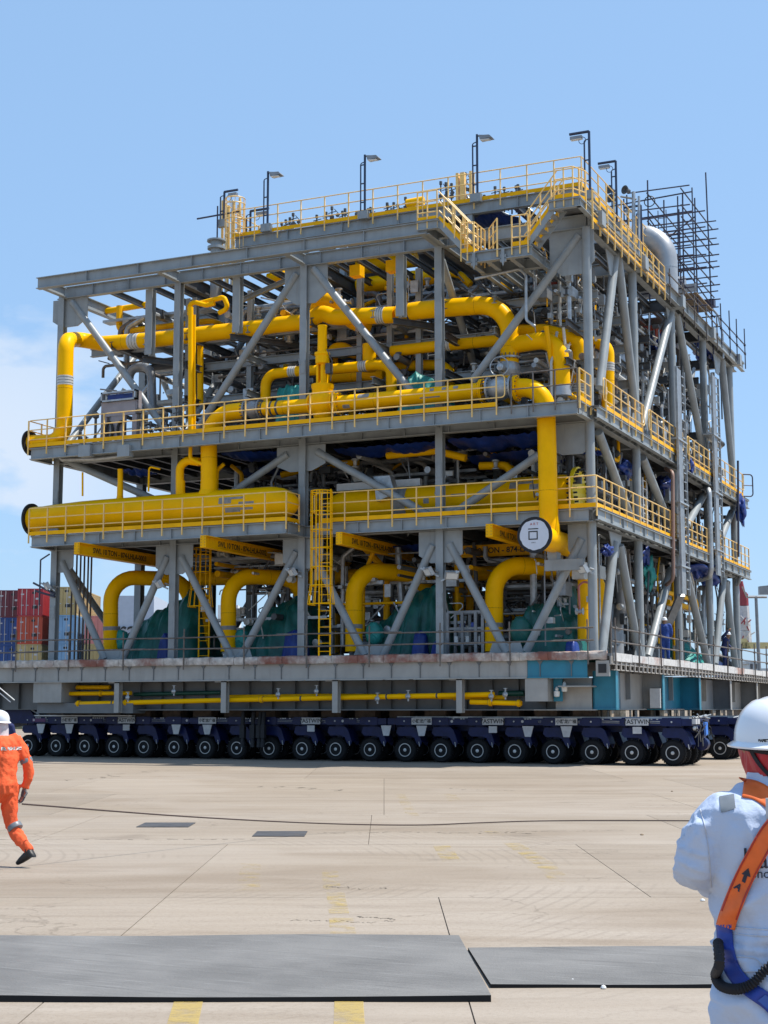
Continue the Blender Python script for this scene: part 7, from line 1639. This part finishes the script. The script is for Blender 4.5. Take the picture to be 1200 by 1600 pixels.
for q in p:
    h = onto_back(b2, q, DV, .028); pp.append(h if h else q-DV*.05)
pp = smooth_pts(pp, 12); m.sweep(pp, [.0125+.0028*(1 if i % 2 else -1) for i in range(len(pp))], 10); m.build('lanyard', LAN, t2)
def patch(corners, name, mt, lift=.004, par=t2, n=10):
    A,B,C,D = [Vector(c) for c in corners]; m = MB(); vs = []
    for j in range(n+1):
        for i in range(n+1):
            p = A.lerp(B,i/n).lerp(D.lerp(C,i/n),j/n); vs.append(onto_back(b2,p,DV,lift) or p)
    m.add(vs, [(j*(n+1)+i,j*(n+1)+i+1,(j+1)*(n+1)+i+1,(j+1)*(n+1)+i) for j in range(n) for i in range(n)]); return m.build(name, mt, par, ang=60)
patch([K(1120,1242),K(1143,1238),K(1145,1260),K(1122,1267)], 'reflective_patch', SILV)
patch([K(1170,1549),K(1182,1540),K(1196,1552),K(1184,1561)], 'strap_label', mat('label_blue',(.03,.10,.40),.6), .013)
for l in ([(1128,1486),(1145,1484),(1168,1487),(1182,1501)],[(1128,1486),(1136,1500),(1150,1516)],[(1130,1503),(1155,1506),(1184,1505)],[(1118,1437),(1150,1441),(1200,1444)],[(1118,1447),(1160,1452),(1200,1453)],[(1131,1440),(1133,1470),(1134,1490)],[(1090,1262),(1097,1290),(1102,1330),(1104,1380)]):
    strap_on(b2, [K(*q) for q in l], .0025, 'seam', mat('seam_grey',(.50,.52,.58),.9), t2, .0015, prof=1)  # thin grey strips laid along the seams
INK = mat('print_ink', (.02,.022,.04), .7)
wf = lambda p, z: (onto_back(b2, p-DV*0, DV, .0035-z*0) or p)
for txt, px, py, sz in (('l',1158,1337,.075),('ar',1193,1339,.072),('shore',1190,1360,.036)):
    put_text(txt, sz, K(px,py), RV, (0,0,1), INK, t2, .0, 1.0, .0, warp=wf)
pa = K(1157,1366); pr_ = (RV*.80+Vector((0,0,-.45))).normalized(); pu = (RV*.55+Vector((0,0,.85))).normalized()
def inkpoly(pts, lift=.0125):
    m = MB(); vs = [(onto_back(b2, p, DV, lift) or p) for p in pts]; m.add(vs, [tuple(range(len(vs)))]); m.build('strap_arrow', INK, t2, smooth=False)
inkpoly([K(1151,1371),K(1156,1374),K(1161,1361),K(1156,1358)]); inkpoly([K(1151,1360),K(1165,1365),K(1162,1351)])
put_text('A', .026, K(1145,1380), (RV*.8+Vector((0,0,-.6))), (RV*.6+Vector((0,0,.8))), INK, t2, .0, 1., .001, warp=lambda p, z: (onto_back(b2, p, DV, .0125) or p))
m = MB(); p = K(1198,1262); p = onto_back(b2, p, DV, .018) or p; m.box(p.x-.010,p.x+.010,p.y-.006,p.y+.006,p.z-.034,p.z+.03); m.build('buckle', PLATE, t2, smooth=False)
# red hood, chin strap, white helmet
RH = mat('red_hood', (.42,.012,.02), .45, 0, .15, 8.)
hc = W2(0,.045,1.60); o = remesh_obj('hood', [lambda m: loft(m, [(W2(0,.0,1.475),rt,fw,.082,.085),(W2(0,.012,1.51),rt,fw,.080,.090),(hc-up*.045-fw*.006,rt,fw,.090,.108),(hc+up*.0,rt,fw,.094,.114),(hc+up*.03,rt,fw,.094,.114)],28)], RH, t2, .006, 4); folds(o, .011, 17, 5)
hb = bvh_of(o)
strap_on(hb, [hc+RV*(-.16)+up*.01, hc+RV*(-.05)-up*.012, hc+RV*.05-up*.03, hc+RV*.15-up*.045], .018, 'helmet_strap', LAN, t2, .006)
strap_on(hb, [hc+RV*(-.075)+up*.05, hc+RV*(-.07)+up*.0, hc+RV*(-.045)-up*.05, hc+RV*(-.01)-up*.09], .010, 'helmet_strap', LAN, t2, .006)
hard_hat(t2, W2(0,.04,1.612), fw, rt, HATW, -.04, (.108,.138,.122))
put_text('SAFETY', .010, K(1194,1157)-DV*.0, RV, (0,0,1), MARK, t2, .0, 1., .001, warp=lambda p, z: p+DV*(W2(0,-.118,1.64).dot(DV)-p.dot(DV)))
p = K(1161,1155); m = MB(); m.box(-.016,.016,-.001,.001,-.008,.008); s_ = m.build('hat_sticker', mat('sticker_pale',(.45,.5,.42),.4), t2, smooth=False); s_.location = (W2(-.085,-.055,1.640)-WB); s_.rotation_euler = (0,0,YAW-.5)
for s in (-1,1):
    m = MB(); a = W2(s*.12,.0,.10); loft(m, [(a+up*.05,rt,fw,.06,.07),(a-up*.04,rt,fw,.055,.075),(a-up*.1,rt,fw,.05,.075)],14); loft(m, [(a+fw*(-.06)-up*.055,rt,up,.045,.045),(a+fw*.06-up*.055,rt,up,.052,.045),(a+fw*.2-up*.07,rt,up,.045,.03)],14); m.build('boot', BOOT, t2)
# ---------------------------------------------------------------- small workers on the deck and one more helmet at the far left
DNV = mat('navy_coverall', (.012,.02,.09), .8, 0, .15, 6.); BCV = mat('blue_coverall', (.02,.06,.26), .8, 0, .15, 6.)
JS = dict(scale=.93, hip=(0,0,.9), chest=(0,.02,1.22), neck=(0,.03,1.46), head=(0,.06,1.59), shL=(-.19,0,1.40), elL=(-.24,.06,1.12), wrL=(-.2,.22,.98), palmL=(1,0,0), shR=(.19,0,1.40), elR=(.25,.05,1.12), wrR=(.2,.2,.96), palmR=(-1,0,0),
 hpL=(-.09,0,.86), knL=(-.1,.04,.47), anL=(-.1,0,.1), heelL=(-.1,-.03,.02), toeL=(-.1,.2,.01), hpR=(.09,0,.86), knR=(.1,.04,.47), anR=(.12,0,.1), heelR=(.12,-.03,.02), toeR=(.13,.2,.01))
JU = dict(JS); JU.update(shR=(.19,0,1.42), elR=(.3,.2,1.55), wrR=(.28,.38,1.72), hip=(0,-.05,.9), chest=(0,.06,1.2), neck=(0,.14,1.42), head=(0,.2,1.54))
a = PX(1040,1035,.25); figure('person', 'worker in blue coveralls on the deck right of the grey motor', (.25,a[1],3.44), (-.3,1,0), BCV, None, JS, voxel=.02)
a = PX(1133,1045,.15); figure('person', 'worker in navy coveralls reaching up at the far end of the deck', (.15,a[1],3.44), (1,-.3,0), DNV, None, JU, voxel=.02)
figure('person', 'worker with pale helmet half hidden behind the trailer at the far left', G(-9.75,39.2,0), DV, DNV, None, JS, voxel=.02)
